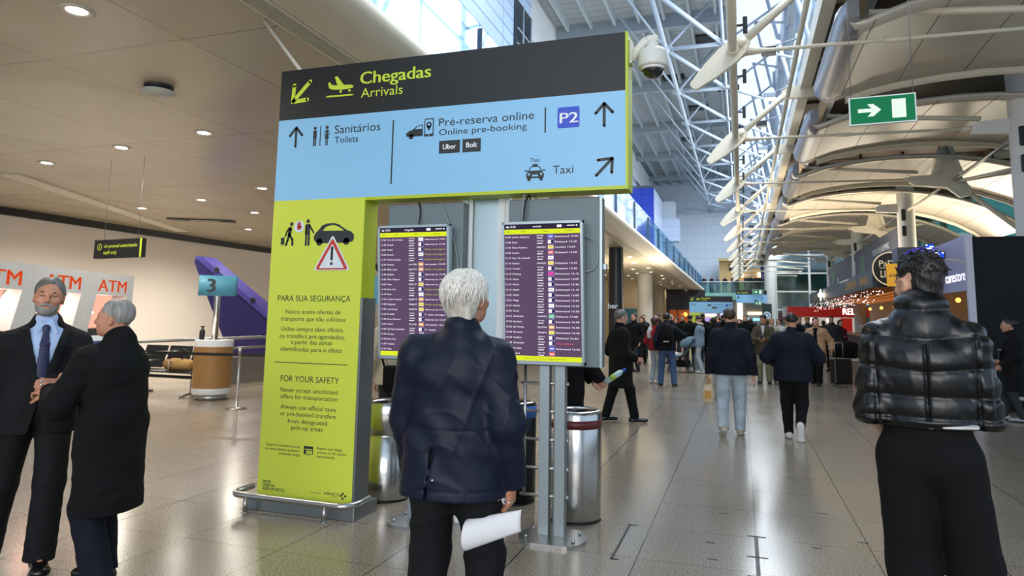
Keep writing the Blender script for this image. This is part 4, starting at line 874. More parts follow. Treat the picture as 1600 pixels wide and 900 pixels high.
t = thing('low_rail', 'low bent grey tube rail in front of the black partition', 'rail', (4.6,13.9,0))
MB().tube([(3.9,13.9,0),(3.9,13.9,.27)]+[(3.9+.06-.06*math.cos(a),13.9,.27+.06*math.sin(a)) for a in (.5,1.0,1.5)]+[(6.2,13.9,.33),(6.25,13.9,.28),(6.26,13.9,0)], .035, 12).build('rail_bar', M('grey_rail','#a7abb2',.4,.3), t)
t = thing('navy_kiosk_tower', 'dark navy kiosk tower with a lit blue screen left of the puffer-jacket man', 'kiosk', (3.7,17.3,0))
MB().box((3.31,17,0),(4.0,17.6,3.24),.01).build('tower', M('navy_panel','#1b2734',.3), t)
F = Flat((3.31,17,0),(1,0,0),(0,0,1),.004); F.rect(.06,2.15,.3,2.75,0); F.rect(.06,2.15,.3,2.4,1,1); F.build('screen', [lamp('kiosk_blue','#5a93e0',1.3), lamp('kiosk_pale','#bcd9f2',1.2)], t)
p = MB().box((3.085,17.02,2.38),(3.309,17.08,2.88)).build('yellow_flag', M('amber_sign','#e6a422',.5,emit=.35), t)
F = Flat((3.085,17.02,2.38),(1,0,0),(0,0,1),.004); F.text('ATM',.115,.2,.07,0,0,'c',.012,.15); F.build('flag_lettering', [MINK], p)
# pub with round sign
MPUB = M('pub_slate_fascia', '#39434f', .4); MPUBD = M('pub_dark', '#231b16', .5); MOCH = M('ochre_letters', '#b88a3c', .5, emit=.15)
t = thing('pub_front', 'pub bar with slate fascia, copper ceiling lights and icicle lights under the edge', 'bar', (5.2,34,0))
MB().box((4.0,24.4,2.72),(4.15,46,3.3)).build('fascia', MPUB, t)
MB().box((4.15,24.4,2.72),(6.5,24.55,3.3)).build('end_fascia', MPUBD, t)
MB().box((4.15,24.55,2.9),(7.5,46,3.0)).build('soffit', M('copper_soffit','#8a5326',.35,.5), t)
F = Flat((4.0,46,2.72),(0,-1,0),(0,0,1),.006)
for u, s_, w_ in ((2.2,'CAFÉ',2.4),(15.5,'CERVEJA',2.8),(19.0,'VINHOS',1.8)): F.text(s_, u, .14, .3, 0, 0, 'l', .012, w_)
F.build('lettering', [MOCH], t)
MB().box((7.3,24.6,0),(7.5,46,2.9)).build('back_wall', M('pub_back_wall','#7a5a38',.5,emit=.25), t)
MB().box((4.6,25.2,0),(5.1,44,1.05),.02).build('counter', MPUBD, t); MB().box((4.5,25.1,1.05),(5.2,44.1,1.12),.02).build('counter_top', M('copper_top','#a5683a',.3,.6), t)
for i in range(4): MB().box((5.0+.5*i,24.8,2.62),(5.05+.5*i,45,2.68)).build('copper_rail', M('copper_glow','#c4702e',.3,.7,emit=.5), t)
ic = MB(); r_ = random.Random(5)
for i in range(190):
    y = 24.6+21*r_.random(); x = 3.98+.5*r_.random(); ic.sphere((x,y,2.66-.42*r_.random()**1.5), .008+.010*r_.random(), 6)
tag(ic.build('icicle_light', lamp('icicle_glow','#ffe9e0',3), t), kind='stuff')
for i in range(6): MB().sphere((6.6,25.4+3.2*i,2.35),.08,14).build('globe_lamp', lamp('globe_amber','#ffb050',2.2), t)
t = thing('round_pub_sign', 'round black pub sign with a white ring and tall pale lettering', 'sign', (4.55,24.3,2.4))
cxs, czs = 4.52, 3.29
MB().cyl((cxs,24.36,czs),(cxs,24.28,czs),.545,n=56).build('disc', M('pub_sign_brown','#2c1c10',.4), t)
F = Flat((cxs,24.28,czs),(1,0,0),(0,0,1),.003); F.ring(0,0,.505,.54,0,0,56); F.text('PaD',-.12,.08,.2,0,0,'c',0,.42); F.rect(-.33,.02,.1,.033,0); F.text('LISBOA',.06,-.27,.23,0,0,'c',0,.72); F.build('lettering', [lamp('pub_letter','#d8c4a2',.9)], t)
MB().box((cxs-.03,24.3,czs-.3),(cxs+.03,24.42,czs-.05)).build('mount', MDARK, t)
t = thing('star_light', 'glowing white star-shaped lamp hanging at the end of the pub fascia', 'lamp', (3.9,38.6,2.8))
mb = MB().sphere((3.88,38.5,2.98),.13,12)
for i in range(12): a = i*PI/6; mb.cyl((3.88,38.5,2.98),(3.88+.0,38.5+.3*math.cos(a),2.98+.3*math.sin(a)),.035,.012,6)
mb.cyl((3.88,38.5,2.98),(4.02,38.5,2.98),.015,n=6); mb.build('lamp_body', lamp('star_glow','#fff3d0',5), t)
MBILL = M('billboard_slate', '#4d4f59', .5)
for i, (y0, y1, s_, lb) in enumerate(((30.4,41.6,'THE JOY OF SHOPPING','nearer slate grey billboard with a green strip between the columns'),(42.4,53.6,'lounge bar','farther slate grey billboard with a pale strip between the columns'))):
    t = thing('billboard', lb, 'billboard', (6.05,(y0+y1)/2,3.3), 0); MB().box((6.0,y0,3.3),(6.12,y1,5.42)).build('panel', MBILL, t)
    F = Flat((6.0,y1,3.3),(0,-1,0),(0,0,1),.006); F.rect(1.6,.1,3.0,1.75,1); F.text(s_, 5.2, 1.45 if i == 0 else .3, .28, 0, 0, 'l', .012); F.text('bistro', 6.2, .35, .35, 0) if i == 0 else F.rect(4.5,.15,4.9,1.2,0)
    F.rect(8.4,.5,8.9,.7,1,1) if i == 0 else None
    F.build('print', [MPALE, M('billboard_green','#4a7a58',.5)], t)
    MB().box((6.12,y0+.5,2.98),(6.2,y0+.6,5.42)).build('post', MDARK, t); MB().box((6.12,y1-.6,2.98),(6.2,y1-.5,5.42)).build('post', MDARK, t)
# red newsagent
t = thing('red_newsstand', 'bright red newsagent shop front with white lettering beyond the pub', 'shop front', (5.3,50.5,0))
MB().box((2.95,50,1.95),(8.2,50.3,2.62)).build('fascia', M('relay_red','#b01c14',.35,emit=.25), t); MB().box((2.8,50.05,1.95),(2.94,53.2,2.62)).build('side_fascia', MATMW, t)
F = Flat((6.9,50,2.08),(1,0,0),(0,0,1),.01); F.text('RELAY',-.55,.06,.42,0,0,'l',.012,1.35); F.build('lettering', [lamp('relay_letters','#ffe9e2',2.2)], t)
MB().box((3.0,53.2,0),(8.2,53.3,1.95)).build('back_wall', lamp('newsstand_glow','#b9aea2',.8), t)
for x, c_ in ((3.1,'#c8261c'),(6.2,'#c8261c')): MB().box((x,50.1,.0),(x+.7,50.2,1.9)).build('red_panel', M('relay_red_panel',c_,.4,emit=.3), t)
for x in (4.1,5.2,7.2):
    s_ = MB().box((x,51,0),(x+.75,51.4,1.35),.01).build('display_rack', M('rack_wood','#8d7657',.5), t); mb = MB(); r_ = random.Random(int(x*10))
    for z in (.25,.6,.95):
        for q in range(4): mb.mat(r_.randrange(4)).box((x+.04+.18*q,50.95,z),(x+.18+.18*q,50.99,z+.25))
    mb.build('magazines', [MPALE, MRED, M('mag_blue','#4a7fb0',.5), M('mag_yellow','#d6b04a',.5)], s_)
for x in (4.6,5.6): MB().sphere((x,51.2,1.75),.14,12).build('globe_lamp', lamp('globe_white','#fff4da',4), t)
# shops standing in the hall at right
for i, (x, y, h, c_, lb) in enumerate(((4.45,22.6,1.75,'#7b5a3a','tall brown wooden menu stand in front of the pub'),(4.9,22.9,1.8,'#2a2522','tall black menu stand beside the brown one'),(4.1,26.8,1.5,'#bfae96','pale panel stand left of the menu stands'))):
    t = thing('menu_stand', lb, 'menu stand', (x,y,0)); MB().box((x-.16,y-.04,.1),(x+.16,y+.04,h),.008).build('board', M('stand_'+c_,c_,.5), t); MB().box((x-.2,y-.18,0),(x+.2,y+.18,.06),.01).build('base', MDARK, t); MB().box((x-.03,y-.02,.05),(x+.03,y+.02,.12)).build('stem', MDARK, t)
    F = Flat((x-.16,y-.04,.1),(1,0,0),(0,0,1),.002); F.rect(.04,h*.35,.28,h-.2,0); F.build('menu_sheet', [MPALE if i else M('menu_tan','#c9b391',.5)], t)
def bar_table(x, y, lb):
    t = thing('bar_table', lb, 'table', (x,y,0), 0, 'small round tables by the pub'); MB().lathe([(0,.72),(.3,.72),(.32,.735),(.3,.75),(0,.75)],(x,y),28).build('tabletop', MPUBD, t); MB().lathe([(0,0),(.2,0),(.2,.02),(.03,.04),(.03,.72)],(x,y),24).build('pedestal', MSTEELD, t); return t
def bar_chair(x, y, rz, lb):
    t = thing('cafe_chair', lb, 'chair', (x,y,0), rz, 'café chairs by the pub'); w = M('chair_wood','#7d5528',.5)
    MB().box((-.2,-.2,.43),(.2,.2,.47),.01).build('seat', w, t, local=True); MB().box((-.2,.17,.62),(.2,.21,.9),.01).build('backrest', w, t, local=True)
    for a in (-.18,.18):
        for b in (-.18,.18): MB().cyl((a,b,0),(a,b,.43 if b < 0 else .88),.018,n=8).build('leg', MSTEELD, t, local=True)
    return t
bar_table(4.0,21.0,'small round table beside the man in the red sweater'); bar_chair(4.3,20.6,-1.2,'wooden café chair right of the small table'); bar_chair(3.55,20.2,.5,'wooden café chair left of the small table, near the suitcase')
for i, x in enumerate((3.3,3.8)):
    t = thing('barrier_post', ['left thin steel barrier post by the café chairs','right thin steel barrier post by the café chairs'][i], 'stanchion', (x,19.6,0)); MB().lathe([(0,0),(.15,0),(.15,.015),(.02,.03),(.02,.95),(0,.96)],(x,19.6),20).build('post', MSTEEL, t)
t = thing('floor_barrier', 'upright beige signpost stub standing on the floor behind the jeans man', 'post', (-.62,12.5,0)); MB().lathe([(0,0),(.14,0),(.14,.015),(.03,.03),(.03,.98),(0,.98)],(-.62,14.5),20).build('post', M('beige_post','#a39a83',.4,.4), t); MB().box((-.67,14.46,.92),(-.56,14.54,1.02),.01).build('head', MSLAB, t)
# ---------------------------------------------------------------- far end of the hall
struct('floor_balcony', MB().box((-9,72,3.72),(3.15,79.5,4.4)), M('balcony_edge_green','#7fb0a4',.25))
t = thing('balcony_railing', 'pale green glass railing of the far balcony', 'railing', (-3,72.1,4.4))
MB().box((-9,72.05,4.4),(3.15,72.08,5.5)).build('glass', MGGREEN, t); MB().cyl((-9,72.06,5.53),(3.15,72.06,5.53),.04,n=8).build('handrail', MWHITEP, t)
for x in range(-8,4,2): MB().box((x-.02,72.1,4.4),(x+.02,72.14,5.5)).build('post', MWHITEP, t)
t = thing('balcony_kiosk', 'tan boarding kiosk with lit ceilings on the far balcony', 'kiosk', (0,77,4.4))
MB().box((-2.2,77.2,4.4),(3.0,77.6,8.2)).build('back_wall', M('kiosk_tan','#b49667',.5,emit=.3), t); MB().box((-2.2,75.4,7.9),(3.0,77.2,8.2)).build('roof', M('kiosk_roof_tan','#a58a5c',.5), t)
MB().box((-1.2,76.9,7.0),(.6,77.15,7.7)).build('sign_board', MDARK, t); MB().box((1.0,76.9,7.3),(2.8,77.15,7.75)).build('blue_board', M('kiosk_blue_board','#6aa6d6',.5,emit=.4), t)
for x in (-.4,1.7): MB().box((x,76.8,6.3),(x+.7,77.1,6.75)).build('lit_panel', lamp('kiosk_lit','#ffe2a8',3), t)
for x in (-1.0,.3,1.3): MB().box((x,76.9,4.4),(x+.8,77.15,6.2)).build('door', MDARK, t)
MB().box((2.0,76.5,4.4),(2.4,76.6,7.4)).build('banner', M('banner_blue','#35489a',.5), t)
struct('column', MB().lathe([(.52,0),(.52,9.8)], (2.7,71.0), 28), MWHITEP)
mb = MB().box((3.3,73,0),(12,73.05,9.8)); struct('window_end_glass', mb, MGREENG)
struct('wall_end_green', MB().box((3.3,75,0),(12,75.2,9.8)), M('teal_dim_wall','#4f7674',.5))
mb = MB()
for z in (2.8,4.6,6.4,8.2,9.7): mb.box((3.2,72.9,z-.07),(12,73,z+.07))
for x in (3.3,6.4,9.5): mb.box((x-.1,72.85,0),(x+.1,73,9.8))
struct('window_end_frame', mb, MWHITEP)
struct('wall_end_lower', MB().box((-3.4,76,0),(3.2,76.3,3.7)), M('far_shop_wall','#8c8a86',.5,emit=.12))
for i, (x0, x1, z0, z1, h, lb) in enumerate(((-.4,.1,1.8,3.5,'#fff2dc','tall narrow lit shop panel under the far balcony'),(.6,2.0,2.3,2.6,'#ffe0b0','wide warm lit strip under the far balcony'),(.3,2.3,1.7,1.95,'#7fc0dc','long light blue lit strip under the far balcony'),(-2.8,-.8,1.6,1.9,'#e6a050','long orange lit shelf under the far balcony'))):
    t = tag(MB().box((x0,75.8,z0),(x1,75.98,z1)).build('lit_shop_panel', lamp('panel_'+h, h, 1.8)), lb, 'light panel', 'lit panels under the far balcony')
t = thing('roundel_banner', 'dark green banner with a white round emblem under the far balcony end', 'banner', (2.25,70.3,1.2))
MB().box((1.9,70.2,.0),(2.75,70.3,3.3)).build('cloth', M('banner_green_black','#10302c',.5), t); F = Flat((2.3,70.2,2.2),(1,0,0),(0,0,1),.02); F.ring(0,0,.22,.36,0); F.disc(0,0,.14,0); F.build('emblem', [MPALE], t)
# second arrivals sign far away, with its screens, and the hanging one beyond
fs = thing('distant_arrivals_sign', 'smaller-looking twin of the big arrivals sign, far down the hall', 'sign', (-2.9,49.1,0))
def far_sign(x, y, z0, z1, root, split, post=True):
    MB().box((x,y,z1-split),(x+2.85,y+.2,z1)).build('black_panel', MBLK, root); MB().box((x,y,z0),(x+2.85,y+.2,z1-split)).build('blue_panel', MSKY, root)
    if post: MB().box((x,y,0),(x+.85,y+.2,z0)).build('poster_post', MPOST, root)
    F = Flat((x,y,z1-1.14),(1,0,0),(0,0,1),.01); arrow(F,.2,.94,.24,math.radians(225),.04,1,.62); F.poly([(.46,.87),(.72,.9),(.68,.97),(.52,1.0)],1); F.text('Chegadas',.78,.95,.12,1,bold=.012,width=.62); F.text('Arrivals',.79,.83,.09,1,width=.38)
    arrow(F,.18,.55,.17,PI/2,.025,0,.56); person_icon(F,.35,.46,.18,0); person_icon(F,.45,.46,.18,0,True); F.rect(1.22,.47,1.45,.58,0); F.text('Pré-reserva online',1.5,.54,.07,0,width=.75); F.rect(1.5,.3,1.84,.41,0); F.rect(2.4,.45,2.56,.6,2); arrow(F,2.72,.53,.17,PI/2,.025,0,.56); arrow(F,2.72,.16,.17,math.radians(45),.025,0,.6); F.rect(2.2,.1,2.34,.19,0)
    if post: person_icon(F,.2,-.32,.2,0); person_icon(F,.36,-.32,.2,0); F.rect(.42,-.3,.75,-.18,0); F.poly([(.6,-.2),(.45,-.5),(.77,-.5)],3,1)
    F.build('lettering', [MINK, MLIMET, MP2, MPALE], root)
far_sign(-3.42,49,2.12,3.26,fs,.4)
for i, (x, s_) in enumerate(((-2.45,'UCI'),(-1.4,'OFF'))):
    t = thing('distant_screen', ['left purple screen under the distant sign','right purple screen under the distant sign'][i], 'information screen', (x+.4,49.3,0), 0, 'screens under the distant sign')
    MB().box((x,49.25,.9),(x+.85,49.35,2.1)).build('screen', lamp('far_screen','#a58ccc',1.2), t); MB().box((x+.05,49.22,1.9),(x+.8,49.25,2.05)).build('title_strip', lamp('far_screen_title','#f6f6f6',2), t); MB().box((x+.4,49.28,0),(x+.5,49.36,.9)).build('post', MSTEEL, t); MB().box((x+.05,49.22,1.84),(x+.8,49.25,1.9)).build('yellow_strip', MYEL, t)
t = thing('hanging_sign', 'black and blue hanging sign under the far balcony, right of the distant arrivals sign', 'sign', (.87,65,3.2))
MB().box((-.43,65,3.98),(2.17,65.15,4.36)).build('black_panel', MBLK, t); MB().box((-.43,65,3.25),(2.17,65.15,3.98)).build('blue_panel', MSKY, t)
F = Flat((-.43,65,3.25),(1,0,0),(0,0,1),.01); F.text('Chegadas',.35,.85,.13,1,0,'l',.012); F.rect(.12,.85,.28,.95,1); F.rect(.1,.4,.25,.55,0); F.rect(1.5,.15,1.8,.25,0); arrow(F,2.2,.35,.2,PI/2,.03,0,.56); F.build('lettering', [MINK, MLIMET], t)
for x in (-.2,1.9): MB().cyl((x,65.07,4.36),(x,65.07,17.45),.012,n=6).build('wire', MSTEELD, t)
exit_sign(.95, 64.6, 3.98, .9, .44, 'small distant exit sign in front of the hanging sign', 0, 17.45); exit_sign(1.1, 64.0, 3.05, .6, .26, 'smallest distant exit sign below the hanging sign', 0, 17.45)
# left side beyond the screens: columns, cream wall, dark restaurant front
struct('column', MB().lathe([(.43,0),(.43,4.2)], (-5.33,40.4), 28), MWHITEP)
struct('column', MB().lathe([(.27,0),(.27,4.2)], (-4.38,25.2), 28), M('black_column','#1d2024',.3))
F = Flat((-4.62,24.9,1.95),(1,0,0),(0,0,1),.0); F.text('ber', .0, 0, .2, 0, 0, 'l', .012)
F.build('column_lettering', [MPALE]); tag(bpy.data.objects['column_lettering'], 'pale letters on the black round column', 'lettering')
struct('wall_shops_left', MB().box((-12,46,0),(-6.2,46.3,4.2)), M('cream_shop_wall','#d3bd97',.5))
struct('wall_shops_left_side', MB().box((-6.2,46,0),(-5.9,58,4.2)), M('tan_shop_wall','#9d8765',.5))
struct('door_1', MB().box((-7.6,45.96,0),(-6.6,46,2.3)), M('teal_door','#3f7f93',.5))
t = thing('restaurant_front', 'dark restaurant front with an orange-lit brick interior at the far left', 'shop front', (-5,60,0))
MB().box((-6.2,60,2.5),(-2.9,60.3,4.18)).build('fascia', MDARK, t); MB().box((-6.2,63,0),(-2.9,63.2,2.5)).build('back_wall', M('brick_orange','#a0501f',.6,noise=.3,nscale=6,emit=.35), t)
for x in (-5.9,-5.2): MB().box((x,59.9,0),(x+.08,60,2.5)).build('mullion', MDARK, t)
for x in (-4.6,-3.4): MB().sphere((x,61,2.1),.18,10).build('lamp_globe', lamp('restaurant_glow','#ff8a3a',4), t)
struct('wall_far_left', MB().box((-14,66.4,0),(-3.4,66.7,4.5)), M('far_left_wall','#6b6259',.6))
# gallery guard glass above the left slab and lattice boom
t = thing('gallery_balustrade', 'frameless glass balustrade along the edge of the upper gallery', 'railing', (-3.35,30,4.5))
for i in range(34): MB().box((-3.36,3.0+1.8*i,4.42),(-3.335,4.77+1.8*i,5.55)).build('glass_panel', MGLASS, t)
for i in range(17): MB().box((-3.42,4.78+3.6*i,4.45),(-3.3,4.8+3.6*i,5.5)).build('post', M('post_dark_blue','#4a5c70',.4), t)
MB().cyl((-3.45,3,5.45),(-3.45,64,5.45),.025,n=8).build('handrail', MSTEEL, t)
t = thing('lattice_boom', 'small white lattice boom above the gallery behind the sign end', 'truss', (-4.7,24,6.5))
P_ = [(-4.9,25,6.4),(-4.1,24.6,6.1),(-4.0,24.8,6.9),(-4.7,25,7.5)]
mb = MB()
for a in range(4):
    for b in range(a+1,4): mb.cyl(P_[a],P_[b],.03,n=6)
mb.cyl(P_[0],(-9.26,26,7.4),.03,n=6); mb.cyl(P_[3],(-9.26,26,8.2),.03,n=6); mb.build('boom', MWHITEP, t)
# ---------------------------------------------------------------- people: smooth-blended solids turned into one continuous surface
f32 = np.float32
def v3(*a): return np.array(a, dtype=float)
def unit(a): a = np.asarray(a, float); return a/(np.linalg.norm(a)+1e-12)
import zlib
def sd_(t): return zlib.crc32(t.encode())
class Sdf:
    def __init__(s): s.ops = []; s.lo = v3(9,9,9); s.hi = v3(-9,-9,-9)
    def _bb(s, pts, r, grow=True):
        pts = np.atleast_2d(pts); lo, hi = pts.min(0)-r, pts.max(0)+r
        if grow: s.lo = np.minimum(s.lo, lo); s.hi = np.maximum(s.hi, hi)
        return lo, hi
    def cone(s, a, b, ra, rb, k=.02, sub=False, flat=False):
        a, b = np.asarray(a,float), np.asarray(b,float); bb = s._bb([a,b], max(ra,rb), not sub); ab = b-a; L2 = ab@ab+1e-9
        def f(X,Y,Z):
            t = np.clip(((X-a[0])*ab[0]+(Y-a[1])*ab[1]+(Z-a[2])*ab[2])/L2, 0, 1)
            d = np.sqrt((X-a[0]-t*ab[0])**2+(Y-a[1]-t*ab[1])**2+(Z-a[2]-t*ab[2])**2)-(ra+(rb-ra)*t)
            if flat: d = np.maximum(d, (((X-a[0])*ab[0]+(Y-a[1])*ab[1]+(Z-a[2])*ab[2])/L2-1)*math.sqrt(L2))
            return d
        s.ops.append((f,bb,k,sub)); return s
    def chain(s, pts, rs, k=.02):
        for i in range(len(pts)-1): s.cone(pts[i],pts[i+1],rs[i],rs[i+1],k)
        return s
    def ecap(s, a, b, wa, da, wb, db, side=(1,0,0), k=.03, sub=False):
        """tapered bar with an elliptical section: half width w along side, half depth d across"""
        a, b = np.asarray(a,float), np.asarray(b,float); ax = unit(b-a); sd = unit(np.asarray(side,float)-ax*(np.asarray(side,float)@ax)); dp = np.cross(ax,sd)
        bb = s._bb([a,b], max(wa,wb,da,db), not sub); L = np.linalg.norm(b-a)
        def f(X,Y,Z):
            x, y, z = X-a[0], Y-a[1], Z-a[2]
            u = x*ax[0]+y*ax[1]+z*ax[2]; t = np.clip(u/L,0,1); e = u-t*L
            w = wa+(wb-wa)*t; d = da+(db-da)*t; mn = np.minimum(w,d)
            q1 = (x*sd[0]+y*sd[1]+z*sd[2])/w; q2 = (x*dp[0]+y*dp[1]+z*dp[2])/d; q3 = e/mn
            g = np.sqrt(q1*q1+q2*q2+q3*q3); h = np.sqrt((q1/w)**2+(q2/d)**2+(q3/mn)**2)+1e-6
            return np.where(g < .2, -mn*.8, g*(g-1)/h)
        s.ops.append((f,bb,k,sub)); return s
    def ell(s, c, r, R=None, k=.02, sub=False):
        c = np.asarray(c,float); r = np.asarray(r,float); R = np.eye(3) if R is None else np.asarray(R); bb = s._bb(c, r.max(), not sub)
        def f(X,Y,Z):
            x, y, z = X-c[0], Y-c[1], Z-c[2]
            q = [(x*R[0,i]+y*R[1,i]+z*R[2,i]) for i in range(3)]
            g = np.sqrt(sum((q[i]/r[i])**2 for i in range(3))); h = np.sqrt(sum((q[i]/r[i]**2)**2 for i in range(3)))+1e-6
            return np.where(g < .2, -r.min()*.8, g*(g-1)/h)
        s.ops.append((f,bb,k,sub)); return s
    def cut(s, p, n):                                  # removes what lies on the n side of p
        p, n = np.asarray(p,float), unit(n); s.ops.append((lambda X,Y,Z: (X-p[0])*n[0]+(Y-p[1])*n[1]+(Z-p[2])*n[2], None, 0, 'cut')); return s
    def keep(s, f): s.ops.append((f, None, 0, 'cut')); return s
    def disp(s, f): s.ops.append((f, None, 0, 'disp')); return s
    def mesh(s, h):
        m = 2.5*h+.012; lo, hi = s.lo-m, s.hi+m
        n = np.ceil((hi-lo)/h).astype(int)+1
        ax = [(lo[i]+h*np.arange(n[i])).astype(f32) for i in range(3)]
        F = np.full(n, .2, f32)
        X, Y, Z = ax[0][:,None,None], ax[1][None,:,None], ax[2][None,None,:]
        for f, bb, k, mode in s.ops:
            if mode == 'cut': F = np.maximum(F, f(X,Y,Z)).astype(f32); continue
            if mode == 'disp': F = (F+f(X,Y,Z)).astype(f32); continue
            pad = k+2*h+.01; sl = []
            for i in range(3):
                a = max(0,int((bb[0][i]-pad-lo[i])/h)); b = min(n[i],int((bb[1][i]+pad-lo[i])/h)+2); sl.append(slice(a,b))
            if any(q.stop <= q.start for q in sl): continue
            sl = tuple(sl); A = F[sl]; B = f(X[sl[0]],Y[:,sl[1]],Z[:,:,sl[2]]).astype(f32)
            if mode:
                B = -B; hh = np.maximum(k-np.abs(A-B),0)/max(k,1e-6); F[sl] = np.maximum(A,B)+hh*hh*k*.25
            else: hh = np.maximum(k-np.abs(A-B),0)/max(k,1e-6); F[sl] = np.minimum(A,B)-hh*hh*k*.25
        return nets(F, lo, h)
def nets(F, lo, h):
    S_ = F < 0; n = F.shape
    c = np.zeros(tuple(x-1 for x in n), np.uint8)
    offs = [(i,j,k) for i in (0,1) for j in (0,1) for k in (0,1)]
    for o in offs: c += S_[o[0]:n[0]-1+o[0], o[1]:n[1]-1+o[1], o[2]:n[2]-1+o[2]]
    act = (c > 0) & (c < 8); idx = np.argwhere(act); M_ = len(idx)
    if not M_: return np.zeros((0,3)), []
    val = np.stack([F[idx[:,0]+o[0], idx[:,1]+o[1], idx[:,2]+o[2]] for o in offs], 1)
    acc = np.zeros((M_,3)); cnt = np.zeros(M_)
    for a in range(8):
        for b in range(a+1,8):
            d = np.array(offs[b])-np.array(offs[a])
            if np.abs(d).sum() != 1 : continue
            va, vb = val[:,a], val[:,b]; m = (va < 0) != (vb < 0); t = np.zeros(M_); t[m] = va[m]/(va[m]-vb[m])
            acc[m] += np.array(offs[a])+t[m,None]*d; cnt[m] += 1
    V = lo+(idx+acc/cnt[:,None])*h
    vid = -np.ones(act.shape, np.int64); vid[act] = np.arange(M_)
    faces = []
    for ax in range(3):
        sl0 = [slice(None)]*3; sl1 = [slice(None)]*3; sl0[ax] = slice(0,n[ax]-1); sl1[ax] = slice(1,n[ax])
        A, B = S_[tuple(sl0)], S_[tuple(sl1)]; e = np.argwhere(A != B)
        o1, o2 = [i for i in range(3) if i != ax]
        e = e[(e[:,o1] > 0)&(e[:,o2] > 0)&(e[:,o1] < n[o1]-1)&(e[:,o2] < n[o2]-1)]
        if not len(e): continue
        flip = A[e[:,0],e[:,1],e[:,2]]
        q = []
        for d1, d2 in ((-1,-1),(0,-1),(0,0),(-1,0)):
            p = e.copy(); p[:,o1] += d1; p[:,o2] += d2; q.append(vid[p[:,0],p[:,1],p[:,2]])
        q = np.stack(q,1); 
        if ax == 1: flip = ~flip
        q[~flip] = q[~flip][:,::-1]; faces.append(q)
    return V, np.concatenate(faces)
def sdf_obj(name, sd, h, mats, parent, mat_fn=None):
    V, Q = sd.mesh(h); me = bpy.data.meshes.new(name); nv, nq = len(V), len(Q)
    me.vertices.add(nv); me.vertices.foreach_set('co', V.astype(f32).ravel()); me.loops.add(nq*4); me.polygons.add(nq)
    me.loops.foreach_set('vertex_index', np.asarray(Q,np.int32).ravel()); me.polygons.foreach_set('loop_start', np.arange(0,nq*4,4,dtype=np.int32)); me.polygons.foreach_set('loop_total', np.full(nq,4,np.int32))
    me.polygons.foreach_set('use_smooth', np.ones(nq,bool))
    for m_ in (mats if isinstance(mats,list) else [mats]): me.materials.append(m_)
    if mat_fn is not None: me.polygons.foreach_set('material_index', mat_fn(V[Q].mean(1)).astype(np.int32))
    me.update(calc_edges=True); me.validate()
    o = bpy.data.objects.new(name, me); COL.objects.link(o); o.parent = parent; return o
def waves(seed, freq, amp, aniso=(1,1,1)):
    """cloth folds: a few warped sine trains"""
    r = np.random.default_rng(seed); K = [(unit(r.normal(size=3))*freq*(.6+.9*r.random())*np.array(aniso), r.random()*6, unit(r.normal(size=3))*freq*.5, r.random()*6) for _ in range(4)]
    def f(X,Y,Z):
        o = 0
        for k, p, w, q in K: o = o+np.sin(k[0]*X+k[1]*Y+k[2]*Z+p+1.7*np.sin(w[0]*X+w[1]*Y+w[2]*Z+q))
        return (amp*.4*o)
    return f
def crease(seed, freq, amp, aniso=(1,1,1)):
    """sharp cloth creases: thin ridges of warped sine trains, stronger in patches"""
    r = np.random.default_rng(seed); K = [(unit(r.normal(size=3)*np.array(aniso))*freq*(.7+.6*r.random()), r.random()*6, unit(r.normal(size=3))*freq*.45, r.random()*6, unit(r.normal(size=3))*freq*.3, r.random()*6) for _ in range(3)]
    def f(X,Y,Z):
        o = 0
        for k, p, w, q, m, n in K:
            s = np.sin(k[0]*X+k[1]*Y+k[2]*Z+p+2.2*np.sin(w[0]*X+w[1]*Y+w[2]*Z+q)); o = o+(1-np.abs(s))**3*np.clip(np.sin(m[0]*X+m[1]*Y+m[2]*Z+n)+.3,0,1)
        return -amp*o
    return f
def ik(a, c, l1, l2, hint):
    a, c = np.asarray(a,float), np.asarray(c,float); d = c-a; D = np.linalg.norm(d); D2 = min(D, (l1+l2)*.999); u = d/(D+1e-9)
    if D > D2: c = a+u*D2
    x = (l1*l1-l2*l2+D2*D2)/(2*D2); hgt = math.sqrt(max(0,l1*l1-x*x)); hn = np.asarray(hint,float); hn = unit(hn-u*(hn@u))
    return a+u*x+hn*hgt, c
def rotm(yaw, pitch=0, roll=0): return np.array((Matrix.Rotation(yaw,3,'Z') @ Matrix.Rotation(pitch,3,'X') @ Matrix.Rotation(roll,3,'Y')))
